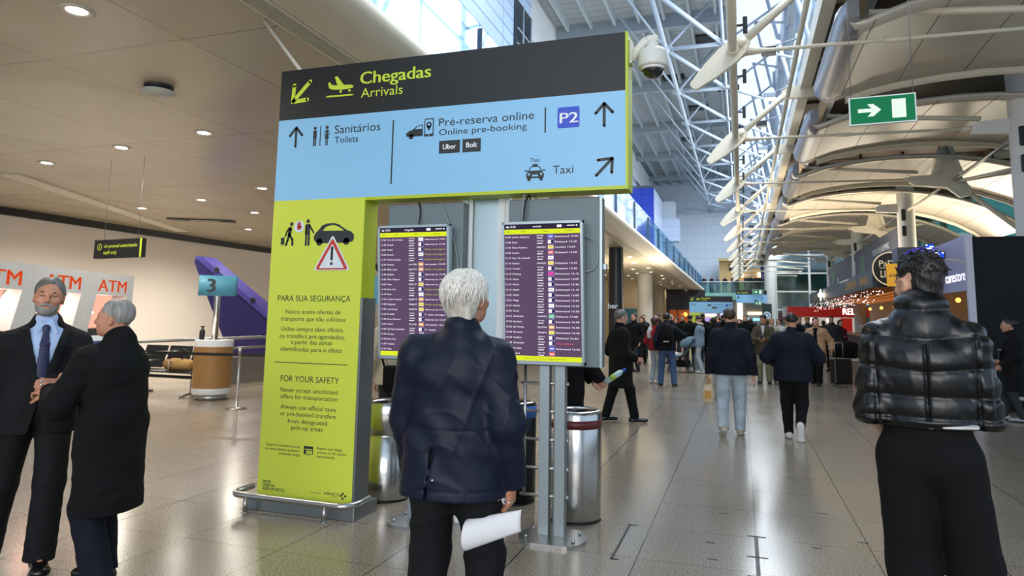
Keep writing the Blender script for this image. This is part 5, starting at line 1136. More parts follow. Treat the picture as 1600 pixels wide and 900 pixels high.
def add_hand(sd, w, d, pn, side, curl=.5, sc=1.0, fine=True, thumb=.5):
    """w wrist, d direction of the fingers, pn palm normal (palm side), side: +1 right hand, -1 left hand"""
    d, pn = unit(d), unit(np.asarray(pn)-unit(d)*(np.asarray(pn)@unit(d))); x = np.cross(d, pn)*side*-1.0   # x points to the thumb side
    P = lambda a,b,c: np.asarray(w)+sc*(a*x+b*d+c*pn)
    sd.ecap(P(0,.0,0), P(.004,.078,0), .030*sc,.017*sc,.040*sc,.013*sc, x, .012)
    if not fine: sd.ecap(P(0,.08,.0), P(0,.13,.03*curl*2), .036*sc,.013*sc,.026*sc,.010*sc, x, .012); sd.cone(P(.03,.03,.01),P(.055,.08,.02),.013*sc,.010*sc,.01); return
    for i, (xo, L, r) in enumerate(((.030,.074,.0092),(.010,.082,.0094),(-.010,.076,.0090),(-.029,.060,.0080))):
        p = P(xo,.082 if i < 3 else .075,0); a = curl*.5; pp = p; ll = L*.46
        for seg in range(3):
            dirv = math.cos(a)*d+math.sin(a)*pn; q = pp+sc*ll*dirv; rr = r*sc*(1-.08*seg)
            sd.cone(pp, q, rr*1.04, rr*.94, .006); pp = q; ll *= .68; a += curl*1.0
    t0 = P(.026,.022,.006); dv = unit(.72*x+.62*d+.35*pn*(1+thumb)); t1 = t0+sc*.042*dv; dv2 = unit(.35*x*(1-thumb)+.85*d+.55*pn*(.6+thumb)); t2 = t1+sc*.032*dv2; t3 = t2+sc*.026*unit(dv2-.3*x*thumb)
    sd.cone(t0,t1,.0155*sc,.0115*sc,.012).cone(t1,t2,.0115*sc,.0102*sc,.005).cone(t2,t3,.0102*sc,.0085*sc,.005)
def add_head(sd, c, R, s=1.0, mouth=0, fine=True, jaw=1.0):
    P = lambda x,y,z: np.asarray(c)+R@(s*v3(x,y,z))
    sd.ell(P(0,-.012,.032), s*v3(.077,.098,.088), R, .02)
    sd.ell(P(0,.022,-.02), s*v3(.066,.072,.085), R, .03)
    sd.ell(P(0,.034,-.072), s*v3(.047*jaw,.052,.040), R, .035); sd.ell(P(0,.066,-.092), s*v3(.024,.02,.018), R, .02)
    if fine:
        for q in (-1,1):
            sd.ell(P(.033*q,.079,.0), s*v3(.019,.014,.012), R, .016, True); sd.ell(P(.044*q,.064,-.026), s*v3(.021,.02,.017), R, .02)
            sd.ell(P(.0315*q,.0745,.0015), s*v3(.0145,.0125,.0115), R, .003)           # eyeball bulge with lids
            sd.ell(P(.0325*q,.0815,.0105), s*v3(.017,.0085,.0042), R, .004); sd.ell(P(.0325*q,.0805,-.0085), s*v3(.015,.0075,.0035), R, .004); sd.cone(P(.012*q,.092,.021), P(.05*q,.076,.021), .0065*s, .006*s, .014)
            sd.ell(P(.011*q,.094,-.038), s*v3(.0085,.010,.0075), R, .008)
            sd.ell(P(.079*q,-.008,-.012), s*v3(.009,.020,.032), R@rotm(q*-.35,0,q*.12), .008); sd.ell(P(.087*q,-.002,-.010), s*v3(.005,.010,.018), R, .005, True)
        sd.cone(P(0,.090,.014), P(0,.110,-.030), .0085*s, .0125*s, .012)
        sd.ell(P(0,.089,-.058+.002*mouth), s*v3(.025,.010,.0065), R, .006); sd.ell(P(0,.087,-.072-.006*mouth), s*v3(.021,.010,.0065), R, .007)
        if mouth: sd.ell(P(0,.099,-.064-.002*mouth), s*v3(.019,.010,.0045*mouth), R, .003, True)
        else: sd.ell(P(0,.101,-.0645), s*v3(.024,.006,.0016), R, .003, True)
    else:
        sd.cone(P(0,.088,.014), P(0,.106,-.030), .0085*s, .0125*s, .012)
        for q in (-1,1): sd.ell(P(.079*q,-.008,-.012), s*v3(.010,.020,.032), R, .01); sd.ell(P(.033*q,.082,.002), s*v3(.018,.012,.011), R, .014, True)
MSK = {k: M('skin_'+k, c, .5, bump=.1, bscale=180, noise=.07, nscale=25) for k, c in dict(fair='#c99a80', tan='#b07f63', ruddy='#bd8468', brown='#7c543d').items()}
def cloth(name, c, rough=.8, bump=.25, bs=120, **k): return M('cloth_'+name, c, rough, bump=bump, bscale=bs, spec=.25, **k)
CL = dict(navy=cloth('navy_jacket','#10172a',.5,.12,420), black=cloth('black_wool','#0b0c0e',.9), suit=cloth('black_suit','#101114',.8), trous=cloth('dark_trousers','#0f1114',.85), jeans=cloth('light_jeans','#a3b0b9',.85,noise=.25,nscale=9), djeans=cloth('blue_jeans','#43587b',.85,noise=.2,nscale=9),
  denim=cloth('denim_jacket','#7d95a8',.85,noise=.2,nscale=10), olive=cloth('olive_coat','#4a4134',.85), khaki=cloth('khaki_trousers','#7c7a62',.85), beige=cloth('beige_puffer','#b08f6b',.7), dnavy=cloth('dark_navy','#0e1220',.8), red=cloth('red_wool','#8e2428',.85), grey=cloth('grey_wool','#55585e',.85), white=cloth('white_cloth','#d3d2cf',.8), brown=cloth('brown_wool','#4a3629',.85), cream=cloth('cream_jacket','#c3b7a5',.8), burg=cloth('burgundy_sweater','#54202a',.85), blue=cloth('blue_coat','#33456b',.8), charcoal=cloth('charcoal','#2b2d31',.85))
MHAIR = {k: M('hair_'+k, c, .5, bump=.5, bscale=70, noise=.3, nscale=45, aniso=(1,1,.18)) for k, c in dict(dark='#1a1513', brown='#3a281d', grey='#8a8884', white='#bfb9ae', blond='#9a7a4c', salt='#63625f').items()}
MSHOE = dict(black=M('shoe_black_leather','#0d0d0f',.25), white=M('shoe_white','#c9c7c0',.6), grey=M('shoe_grey','#8f9298',.6), tan=M('shoe_beige','#a89c86',.6)); MSOLE = M('sole_white','#d9d9d5',.6); MSOLED = M('sole_dark','#131315',.6)
def joints(H, pose):
    k = H/1.75; J = dict(head=(0,.015,1.635), neck=(0,-.02,1.47), chest=(0,-.015,1.30), waist=(0,0,1.07), pelvis=(0,0,.95), shR=(.172,-.02,1.375), shL=(-.172,-.02,1.375), wrR=(.25,.04,.875), wrL=(-.25,.04,.875), elhR=(.25,-1,0), elhL=(-.25,-1,0), hipR=(.092,0,.93), hipL=(-.092,0,.93), anR=(.11,-.03,.085), anL=(-.11,-.03,.085), knhR=(.1,1,0), knhL=(-.1,1,0), toeR=(.15,1,0), toeL=(-.15,1,0))
    J.update(pose); out = {}
    for n, p in J.items(): out[n] = v3(*p) if n[:3] in ('elh','knh','toe') else v3(*p)*k
    for q in 'RL':
        out['el'+q], out['wr'+q] = ik(out['sh'+q], out['wr'+q], .30*k, .265*k, out['elh'+q]); out['kn'+q], out['an'+q] = ik(out['hip'+q], out['an'+q], .44*k, .425*k, out['knh'+q])
    return out, k
def person(label, loc, rz, H=1.75, pose={}, top='jacket', topm='navy', hem=.80, flare=0, sleeve=(.068,.056,.047), bulk=1.0, legm='trous', leg=(.098,.073,.062), shoe='black', sole=None, hair='short', hairm='dark', skin='fair', vox=.012, head=(0,0,0), hands=({},{}), fold=.004, group=None, collar=True, mouth=0, extra=None, hood=False, cat='person', leghem=.06, jaw=1.0):
    fine = vox < .014; J, k = joints(H, pose)
    t = thing('person', label, cat, loc, rz, group)
    Rh = rotm(head[0],head[1],head[2]); hc = J['head']
    sk = MSK[skin]; tm = CL[topm] if isinstance(topm,str) else topm; lm = CL[legm] if isinstance(legm,str) else legm
    # body: one continuous surface from head to feet
    b = Sdf(); add_head(b, hc, Rh, k, mouth, fine, jaw); b.cone(hc+Rh@v3(0,-.02,-.07)*k, J['neck'], .054*k, .053*k, .03); b.ecap(J['neck']-v3(0,0,.05*k), J['chest'], .06*k,.055*k,.14*k,.09*k, J['shR']-J['shL'], .04); b.ecap(J['chest'], J['pelvis'], .14*k,.085*k,.125*k,.085*k, k=.04)
    for q, sg in (('R',1),('L',-1)):
        b.cone(J['neck']-v3(0,0,.09*k), J['sh'+q], .035*k,.045*k,.03).cone(J['sh'+q], J['el'+q], .045*k,.038*k,.03).cone(J['el'+q], J['wr'+q], .038*k,.026*k,.02)
        hd = hands[0 if sg > 0 else 1]; fd = unit(J['wr'+q]-J['el'+q]); dr = hd.get('dir', fd); pn = hd.get('palm', v3(-sg,0,0))
        add_hand(b, J['wr'+q]+.012*unit(dr), dr, pn, sg, hd.get('curl',.35), k*hd.get('sc',1.0), fine, hd.get('thumb',.4))
        b.cone(J['hip'+q], J['kn'+q], .07*k,.048*k,.04).cone(J['kn'+q], J['an'+q], .046*k,.032*k,.02).cone(J['an'+q], J['an'+q]+.11*k*unit(J['toe'+q])-v3(0,0,.035*k), .024*k,.018*k,.02)
    sdf_obj('body', b, max(vox*.85,.0045), [sk], t)
    # trousers
    l = Sdf(); pv = J['pelvis']; l.ecap(pv+v3(0,0,.10*k), pv-v3(0,0,.02), .155*k*bulk,.112*k*bulk,.165*k*bulk,.118*k*bulk, J['hipR']-J['hipL'], .03)
    for q in 'RL':
        an = J['an'+q]; dn = unit(an-J['kn'+q]); l.cone(J['hip'+q], J['kn'+q], leg[0]*k, leg[1]*k, .035).cone(J['kn'+q], an+dn*(.085-leghem)*k, leg[1]*k, leg[2]*k, .03, False, True)
    if fine: l.disp(waves(sd_(label)%999, 26, fold*.6, (1,1,1.6))); l.disp(crease(sd_(label)%991, 22, fold*.9, (1,1,1.8)))
    sdf_obj('trousers', l, vox, lm, t)
    for q in 'RL':                                    # shoes
        an, to = J['an'+q], unit(J['toe'+q]); up = v3(0,0,1) if abs(to[2]) < .3 else unit(np.cross(np.cross(to,v3(0,0,1)),to)); sdv = np.cross(to,up)
        s_ = Sdf(); o_ = an-up*.045*k; s_.ecap(o_-to*.058*k, o_+to*.165*k, .044*k,.040*k,.048*k,.030*k, sdv, .03); s_.cone(an+up*.045*k, o_-to*.025*k, .046*k,.044*k,.03); s_.ell(o_+to*.165*k-up*.006, v3(.049,.049,.028)*k, None, .02)
        s_.cut(o_-up*.034*k, -up)
        so = sdf_obj('shoe', s_, min(vox,.012), [MSHOE[shoe], MSOLE if sole == 'white' else MSOLED], t, lambda C, o_=o_, up=up: (((C-o_)@up) < -.019*k))
    # jacket, coat or sweater
    c = Sdf(); sidev = J['shR']-J['shL']; B = bulk
    wz = J['waist']; hz = hem*k
    c.ecap(J['neck']-v3(0,0,.035), J['chest']+v3(0,0,.02), .085*k,.068*k,.182*k*B,.122*k*B, sidev, .05)
    c.ecap(J['chest']+v3(0,0,.02), wz, .184*k*B,.124*k*B,.172*k*B,.122*k*B, sidev, .04)
    low = v3(pv[0],pv[1],hz-.03); c.ecap(wz, low, .172*k*B,.122*k*B,(.19+flare)*k*B,(.135+flare)*k*B, sidev, .04)
    for q, sg in (('R',1),('L',-1)):
        c.cone(J['neck']+v3(.035*sg,-.0,-.012), J['sh'+q]+v3(.0,0,.004), .046*k,.064*k*B,.05)
        if hem < .95: hp = J['hip'+q]; c.cone(hp+v3(0,0,.04), hp+(J['kn'+q]-hp)*.25, leg[0]*k*max(1,B*.95)+.014, leg[0]*k+.014, .05)
        c.cone(J['sh'+q], J['el'+q], sleeve[0]*k*B, sleeve[1]*k*B, .035); wr = J['wr'+q]; fd = unit(wr-J['el'+q]); c.cone(J['el'+q], wr+fd*.012, sleeve[1]*k*B, sleeve[2]*k, .02, False, True)
    if collar: c.ecap(J['neck']+v3(0,.005,-.025), J['neck']+v3(0,.014,.045*k), .094*k,.084*k,.073*k,.073*k, k=.02)
    if extra: extra(c, J, k)
    if fine and fold: c.disp(waves((sd_(label)//7)%997, 22, fold, (1.2,1,1.0))); c.disp(waves((sd_(label)//9)%997, 48, fold*.4, (1,1,1.5))); c.disp(crease((sd_(label)//11)%997, 20, fold*.9, (1,1,1.7)))
    c.cut((0,0,hz), (0,0,-1))
    jk = sdf_obj({'jacket':'jacket','coat':'coat','sweater':'sweater'}[top], c, vox, tm, t)
    if hood: h_ = Sdf(); h_.ell(J['neck']+v3(0,-.075,.0), v3(.11,.06,.08)*k, None, .02); h_.ecap(J['neck']+v3(0,-.02,-.01),J['neck']+v3(0,-.01,.05),.1*k,.09*k,.085*k,.08*k,k=.03); sdf_obj('hood', h_, vox, tm, t)
    if hair: add_hair(t, hc, Rh, k, hair, MHAIR[hairm] if isinstance(hairm,str) else hairm, vox)
    return t, J, k
def add_hair(t, hc, Rh, k, style, mt, vox, seed=1):
    P = lambda x,y,z: hc+Rh@(k*v3(x,y,z)); h = Sdf(); v = min(vox*.8,.012)
    front = Rh@v3(0,1,-.25)
    if style in ('short','grey_short'): h.ell(P(0,-.018,.04), k*v3(.083,.103,.092), Rh, .02); h.cut(P(0,.058,.06), Rh@v3(0,1,-.55)); h.cut(P(0,-.05,-.045), Rh@v3(0,.35,-1)); h.disp(waves(seed,90,.004,(1,1,.4)))
    elif style == 'buzz': h.ell(P(0,-.014,.036), k*v3(.0785,.0995,.089), Rh, .02); h.cut(P(0,.062,.055), Rh@v3(0,1,-.45)); h.cut(P(0,-.05,-.05), Rh@v3(0,.3,-1))
    elif style == 'bob': h.ell(P(0,-.018,.035), k*v3(.09,.108,.098), Rh, .03); h.ecap(P(0,-.03,.02), P(0,-.035,-.11), .092*k,.085*k,.078*k,.055*k, Rh@v3(1,0,0), .04); h.cut(P(0,.045,.0), Rh@v3(0,1,-.35)); h.disp(waves(seed,80,.005,(1,1,.3)))
    elif style == 'long': h.ell(P(0,-.018,.035), k*v3(.088,.106,.096), Rh, .03); h.ecap(P(0,-.04,.02), P(0,-.06,-.24), .09*k,.07*k,.085*k,.035*k, Rh@v3(1,0,0), .04); h.cut(P(0,.048,.0), Rh@v3(0,1,-.35)); h.disp(waves(seed,80,.005,(1,1,.3)))
    elif style == 'bun': h.ell(P(0,-.016,.036), k*v3(.082,.102,.092), Rh, .02); h.ell(P(0,-.12,.05), k*v3(.04,.04,.04), Rh, .02); h.cut(P(0,.052,.05), Rh@v3(0,1,-.5)); h.disp(waves(seed,80,.003,(1,1,.3)))
    elif style == 'curly': h.ell(P(0,-.016,.044), k*v3(.0795,.100,.090), Rh, .02); h.ecap(P(0,-.05,0), P(0,-.052,-.075), .06*k,.05*k,.05*k,.035*k, Rh@v3(1,0,0), .03); h.cut(P(0,.066,.05), Rh@v3(0,1,-.6)); h.ell(P(.088,.01,-.03), k*v3(.03,.035,.05), Rh, .01, True); h.ell(P(-.088,.01,-.03), k*v3(.03,.035,.05), Rh, .01, True); h.disp(waves(seed,95,.003)); h.disp(waves(seed+3,190,.002,(1,1,.5)))
    elif style in ('beanie','cap'): h.ell(P(0,-.012,.045), k*v3(.086,.106,.092), Rh, .02); h.cut(P(0,0,.018), Rh@v3(0,-.2,-1)); 
    if style == 'cap': h.ecap(P(0,.08,.025), P(0,.15,.015), .06*k,.006,.05*k,.005, Rh@v3(1,0,0), .01)
    return sdf_obj('hair' if style not in ('beanie','cap') else style, h, v, mt, t)
# ---------------------------------------------------------------- foreground people
D2 = math.radians
# white-haired man with his back to us
def grey_extra(c, J, k):
    c.ecap(J['neck']+v3(0,-.01,-.03), J['neck']+v3(0,.0,.028), .105,.09,.086,.082, k=.03)
    c.ecap((-.055,-.16,.985),(-.085,-.19,.74),.004,.05,.007,.07,(1,.1,0),.012,True)
    c.disp(lambda X,Y,Z: .0035*np.exp(-((Z-1.06-.03*np.abs(X))/.006)**2)*(Y<-.03)*(np.abs(X)<.2) + .003*np.exp(-((Z-.81)/.005)**2))
    c.disp(lambda X,Y,Z: .005*np.sin(30*(Z+.9*X)+2*np.sin(9*X))*np.exp(-((Z-1.0)/.12)**2))
g, J, k = person('white-haired man in navy jacket seen from behind, reading the screens, paper in hand', (-1.22,2.88,0), D2(7), 1.735,
   dict(head=(.042,.018,1.635), neck=(.022,-.018,1.47), wrR=(.262,.03,.835), wrL=(-.215,.10,.83), elhL=(-1,-.35,0), elhR=(.35,-1,0), shR=(.182,-.02,1.375), shL=(-.182,-.02,1.375), anR=(.15,.0,.085), anL=(-.13,-.04,.085)), 'jacket', 'navy', .775, .004, (.074,.066,.058), 1.2, 'trous', (.112,.088,.078), 'black', None, None, 'white', 'ruddy', .0065, (D2(-24),D2(8),0), ({'palm':(-1,.3,0),'curl':.9,'dir':(-.12,.2,-1),'thumb':.8},{'curl':.6}), .0062, None, False, 0, grey_extra)
hc, Rh = J['head'], rotm(D2(-24),D2(8),0)
h = Sdf(); P = lambda x,y,z: hc+Rh@(k*v3(x,y,z))
h.ell(P(0,-.022,.036), k*v3(.099,.117,.097), Rh, .03); h.ecap(P(0,-.05,.0), P(0,-.062,-.095), .08,.06,.062,.045, Rh@v3(1,0,0), .04); h.cut(P(0,.05,.03), Rh@v3(0,1,-.45)); h.ell(P(.085,.0,-.03), v3(.03,.03,.05), Rh, .02, True); h.ell(P(-.085,.0,-.03), v3(.03,.03,.05), Rh, .02, True)
h.disp(waves(4,62,.006,(1,1,.45))); h.disp(waves(9,150,.0025,(1,1,.3))); hair_o = sdf_obj('hair', h, .005, MHAIR['white'], g)
mb = MB(); r_ = random.Random(2)
for i in range(520):                                             # loose locks combed back and down
    a0 = r_.uniform(-1,1)*2.35; t0 = r_.uniform(.05,1.2); pts = []; L = r_.uniform(.5,.95); w0 = r_.uniform(.985,1.045); sw = r_.uniform(-.35,.35); ph = r_.uniform(0,6)
    for j in range(7):
        th = t0+L*j/6; az = -PI/2+a0*(1-.12*j/6)+sw*j/6*.5+.05*math.sin(ph+j*1.3)
        if math.sin(az)*math.sin(th) > .42: az = -PI/2+a0*.6
        rr = w0+.055+.05*(j/6)**2+.02*math.sin(ph+j)
        p = v3(.095*math.sin(th)*math.cos(az), -.022+.113*math.sin(th)*math.sin(az), .036+.097*math.cos(th))*1
        p = v3(p[0]*rr,-.022+(p[1]+.022)*rr,.036+(p[2]-.036)*rr)
        if th > PI/2: p[2] = .036-.097*(th-PI/2)*1.5
        pts.append(P(*p))
    mb.tube([Vector(p) for p in pts], [.004,.005,.005,.0045,.0035,.0022,.0008], 4, False)
mb.build('hair_locks', M('hair_silver','#d8d4cb',.45,noise=.18,nscale=60), hair_o, local=True, fix=False)
for p in ((-.045,-.168,.86),(.262,-.035,.885)): MB().sphere(p,.006,10).build('snap_button', M('snap_silver','#c8c8c4',.3,.8), g, local=True)
wr = J['wrR']; MB().tube([Vector(wr)+Vector((-.014+.02*math.cos(a),-.005+.018*math.sin(a),-.082)) for a in np.linspace(0,2*PI,13)], .0022, 6).build('ring', M('ring_silver','#d5d5d5',.2,1), g, local=True)
# the sheet he holds
t = thing('paper_sheet', 'curled white sheet of paper in the right hand of the white-haired man', 'paper', (-.92,2.86,.62))
HW = np.array(root_matrix(g)@Vector(wr))
o_ = Vector(HW)+Vector((.055,-.04,-.10)); U_ = Vector((-.94,-.25,-.13)).normalized(); rows = []
for j in range(15):
    s_ = j/14; q = []
    for i in range(13):
        u = i/12; a = -2.1+u*3.9; rad = .042+.02*s_
        q.append(o_+U_*(.235*s_)+Vector((0,0,1))*(-.045-.035*s_-rad*math.sin(a)*1.05)+Vector((-.1,-1,0))*(.0+rad*math.cos(a)*(.25+.6*s_)))
    rows.append(q)
pm = MB().grid(rows).build('sheet', M('paper_white','#dcdcdf',.7), t); sol = pm.modifiers.new('thick','SOLIDIFY'); sol.thickness = .0006
# tall man in the black puffer jacket
MPUF = M('puffer_leather', '#08090b', .33, spec=.5, bump=.25, bscale=14)
def puf(c, J, k):
    c.ecap(J['neck']+v3(0,-.005,-.05*k), J['neck']+v3(0,.0,.06*k), .118,.108,.098,.098, k=.03)
    S_ = np.array([.9,1.126,1.155,1.245,1.345,1.475,1.60,1.66,1.80]); A_ = np.array([.0,.0,.014,.018,.02,.021,.012,.01,.0])
    def f(X,Y,Z):
        z = Z-.10*np.abs(X)*(np.abs(X) < .26)*(Z > 1.30)-.026*(np.abs(X) >= .26)*(Z > 1.30); o = 0
        for a, b, am in zip(S_[:-1],S_[1:],A_[1:]):
            tt = np.clip((z-a)/(b-a),0,1); o = o-am*np.sqrt(np.maximum(np.sin(PI*tt),0))
        seam = .014*np.exp(-(X/.007)**2)*(Y < 0)*(Z < 1.46)*(Z > 1.15)
        arm = .012*np.exp(-((np.abs(X)-.185)/.008)**2)*(Y < .02)*(Z < 1.5)
        crk = .0045*np.sin(70*Z+6*np.sin(22*X+3)+4*np.sin(17*Y))*np.exp(-((np.abs(X)-.26)/.1)**2)
        return o*np.where(np.abs(X) > .235,.55,1)+seam+arm+crk
    c.disp(f)
p_, Jp, kp = person('tall man in shiny black puffer jacket and wide black trousers, seen from behind', (.745,3.42,0), D2(-10), 1.845,
   dict(wrL=(-.15,.2,.99), elhL=(-.28,-1,-.3), wrR=(.10,.24,1.16), elhR=(.38,-.85,-.6), shR=(.15,-.025,1.39), shL=(-.15,-.025,1.39), anR=(.17,.02,.085), anL=(-.04,-.03,.085)), 'jacket', MPUF, 1.055, 0, (.07,.066,.06), 1.0, 'black', (.100,.097,.098), 'black', None, 'curly', 'dark', 'fair', .0075, (D2(34),D2(-6),0), ({'curl':.6},{'curl':.5}), .003, extra=puf)
hc, Rh = Jp['head'], rotm(D2(34),D2(-6),0); r_ = random.Random(8); mb = MB(); mv = MB()
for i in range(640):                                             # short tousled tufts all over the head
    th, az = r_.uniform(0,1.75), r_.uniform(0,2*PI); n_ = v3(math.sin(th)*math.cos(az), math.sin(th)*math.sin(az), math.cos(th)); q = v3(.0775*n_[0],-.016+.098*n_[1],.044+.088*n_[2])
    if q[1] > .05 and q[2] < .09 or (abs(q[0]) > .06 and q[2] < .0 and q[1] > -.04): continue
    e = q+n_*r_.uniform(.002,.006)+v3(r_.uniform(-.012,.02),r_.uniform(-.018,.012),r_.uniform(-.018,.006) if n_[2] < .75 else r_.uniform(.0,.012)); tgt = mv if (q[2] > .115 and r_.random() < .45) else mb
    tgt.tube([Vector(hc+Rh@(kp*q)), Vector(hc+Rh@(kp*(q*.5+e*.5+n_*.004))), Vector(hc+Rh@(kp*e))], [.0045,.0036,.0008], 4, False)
mb.build('hair_tufts', MHAIR['dark'], p_, local=True, fix=False); mv.build('violet_glow_tufts', M('hair_violet_glow','#4a36b8',.4), p_, local=True, fix=False)  # violet sign glow on the crown, painted as coloured tufts
m_ = Sdf(); m_.ecap((.05,.0,1.125),(.17,.0,1.13),.012,.145,.012,.145,(0,0,1),.01); sdf_obj('shirt_hem', m_, .008, CL['white'], p_)
# bearded man in the suit, facing us
def vneck(X,Y,Z,kk): return np.maximum(np.abs(X)-(Z-1.09*kk)*.255, -(Y-.03))
def suit_extra(c, J, k):
    c.ecap(J['neck']+v3(0,-.012,-.05), J['neck']+v3(0,-.016,.018), .105,.092,.083,.080, k=.025)
    c.disp(lambda X,Y,Z: -.007*((vneck(X,Y,Z,k) > 0)&(vneck(X,Y,Z,k) < .05)&(Y > .04)&(Z > 1.12*k)))
    c.keep(lambda X,Y,Z: -vneck(X,Y,Z,k)); c.keep(lambda X,Y,Z: -np.maximum(np.abs(X)-(1.02*k-Z)*.22, -(Y-.05)))
s_, Js, ks = person('grey-bearded man in a black suit, pale blue shirt and navy tie, talking on the left', (-4.17,3.2,0), D2(-127), 1.735,
   dict(shR=(.178,-.02,1.345), shL=(-.178,-.02,1.345), neck=(0,-.02,1.46), wrL=(-.085,.33,1.125), elhL=(-1,-.4,-.6), wrR=(.27,.04,.82), elhR=(.3,-1,0), anL=(-.075,.13,.085), anR=(.2,-.14,.085), toeL=(-.05,1,0), toeR=(.5,1,0)), 'jacket', 'suit', .80, .006, (.07,.06,.052), 1.06, 'suit', (.105,.083,.083), 'black', None, 'grey_short', 'salt', 'ruddy', .0065, (D2(-6),D2(2),D2(-4)),
   ({'curl':.5},{'palm':(0.3,-.5,-1),'dir':(.75,.55,.12),'curl':1.25,'thumb':.9}), .0035, None, False, 1.6, suit_extra)
sh = Sdf(); J = Js; kk = ks
sh.ecap(J['neck']-v3(0,0,.035), J['chest']+v3(0,0,.02), .084*kk,.064*kk,.18*kk,.122*kk, J['shR']-J['shL'], .05); sh.ecap(J['chest']+v3(0,0,.02), J['waist']-v3(0,0,.12), .18*kk,.122*kk,.168*kk,.12*kk, J['shR']-J['shL'], .04); sh.ecap(J['neck']+v3(0,.002,-.035), J['neck']+v3(0,.010,.028), .076,.072,.066,.068, k=.015); sh.ecap(J['neck']+v3(-.09,.0,-.06), J['neck']+v3(.09,.0,-.06), .06,.05,.06,.05, (0,1,0), .03)
sh.keep(lambda X,Y,Z: np.minimum(np.maximum(np.abs(X)-(Z-1.07*kk)*.27, -(Y-.02)), np.minimum(np.maximum(1.425*kk-Z, -1.0), np.maximum(np.abs(X)-(1.04*kk-Z)*.24, -(Y-.04)))))
for q in (-1,1): sh.ecap(J['neck']+v3(.014*q,.078,.012), J['neck']+v3(.056*q,.092,-.052), .028,.008,.014,.005, (1,0,.5*q), .008)
sdf_obj('shirt', sh, .006, M('cloth_pale_blue_shirt','#a9c0e4',.75,bump=.1,bscale=150), s_)
ti = Sdf(); ti.ell(J['neck']+v3(0,.094,-.018), v3(.022,.016,.022), None, .01); ti.ecap(J['neck']+v3(0,.104,-.035), J['neck']+v3(0,.134,-.115), .016,.008,.027,.008, k=.01); ti.ecap(J['neck']+v3(0,.134,-.115), J['neck']+v3(0,.143,-.37), .027,.008,.036,.007, k=.01); sdf_obj('tie', ti, .005, M('tie_navy','#161d45',.5,bump=.06,bscale=300), s_)
be = Sdf(); be.ecap(J['pelvis']+v3(0,0,.085), J['pelvis']+v3(0,0,.115), .172,.128,.172,.128, k=.01); sdf_obj('belt', be, .007, MSHOE['black'], s_)
MB().box((-.02,.12,J['pelvis'][2]+.085),(.02,.137,J['pelvis'][2]+.12),.003).build('buckle', M('buckle_steel','#b9b9b9',.25,1), s_, local=True)
hc, Rh = J['head'], rotm(D2(-6),D2(2),D2(-4)); P = lambda x,y,z: hc+Rh@(kk*v3(x,y,z))
bd = Sdf(); bd.ell(P(0,.022,-.03), v3(.0675,.072,.084)*kk, Rh, .02); bd.ell(P(0,.036,-.075), v3(.053,.056,.043)*kk, Rh, .03); bd.ell(P(0,.07,-.096), v3(.028,.022,.02)*kk, Rh, .02); bd.cut(P(0,.09,-.072), Rh@v3(0,.75,1)); bd.cut(P(0,-.005,0), Rh@v3(0,-1,0)); bd.ell(P(0,.1,-.068), v3(.019,.03,.0075), Rh, .004, True)
for q in (-1,1): bd.cone(P(.004*q,.100,-.049), P(.026*q,.089,-.058), .0085, .007, .005); bd.cone(P(.026*q,.085,-.062), P(.034*q,.072,-.085), .005,.006,.01)
bd.disp(waves(5,220,.0012)); sdf_obj('beard', bd, .0045, M('beard_grey','#8d8a86',.8,bump=.6,bscale=160,noise=.25,nscale=60), s_)
for q in (-1,1):
    e = MB().sphere(P(.0315*q,.0778,.0015),.0105,14).build('eye', M('eye_white','#d8d4cf',.2), s_, local=True); MB().sphere(P(.0325*q,.0846,.0022),.0058,10).build('iris', M('iris_dark','#1d1712',.15), e, local=True)
    MB().tube([P(.016*q,.0935,.019),P(.032*q,.0905,.027),P(.05*q,.079,.0235)],[.0035,.0042,.002],8).build('eyebrow', MHAIR['dark'], s_, local=True)
for i, dx in enumerate((.0,.02)): MB().sphere(J['wrL']+v3(.085,.11+dx*.4,.0+dx),.008,10).build('ring', MATS['ring_silver'], s_, local=True)
# older man in the long black coat
def coat_extra(c, J, k):
    c.ecap(J['neck']+v3(0,-.012,-.04), J['neck']+v3(0,-.005,.015), .108,.095,.088,.088, k=.03)
o_, Jo, ko = person('grey-haired man in a long black coat gripping the bearded man by the arm', (-3.46,3.12,0), D2(103), 1.615,
   dict(wrL=(-.10,.36,1.16), elhL=(-1,-.5,-.8), wrR=(.13,.33,1.25), elhR=(1,-.3,-.8), chest=(0,.01,1.30), neck=(0,.01,1.47), head=(0,.055,1.62), shR=(.165,.06,1.37), shL=(-.15,.09,1.365), anL=(-.10,-.05,.085), anR=(.09,.06,.085)), 'coat', 'black', .46, .012, (.078,.07,.06), 1.2, 'dnavy', (.108,.088,.085), 'black', None, 'grey_short', 'grey', 'ruddy', .007, (D2(12),D2(4),0), ({'palm':(0,-.3,-1),'curl':1.0,'dir':(-.7,.7,.2)},{'palm':(.4,0,-1),'curl':.7,'dir':(.25,1,.1)}), .0045, None, False, 0, coat_extra)
# person in black by the partition
def strap(t, J, k, pts, r, mt): MB().tube(pts, r, 6).build('strap', mt, t, local=True)
w_, Jw, kw = person('person in a long black puffer coat and grey sneakers standing by the black partition', (4.2,13.45,0), D2(66), 1.66, dict(wrR=(.17,.18,1.02), wrL=(-.2,.12,.95), anL=(-.09,-.12,.085), anR=(.1,.16,.085)), 'coat', 'black', .52, .004, (.08,.07,.06), 1.1, 'charcoal', (.095,.07,.06), 'grey', None, 'bun', 'dark', 'tan', .013, (D2(18),0,0))
MB().box((-.19,.10,1.14),(.05,.16,1.17)).build('belt_strap', CL['grey'], w_, local=True); MB().box((-.14,.13,1.02),(.0,.17,1.14),.01).build('waist_bag', CL['charcoal'], w_, local=True)
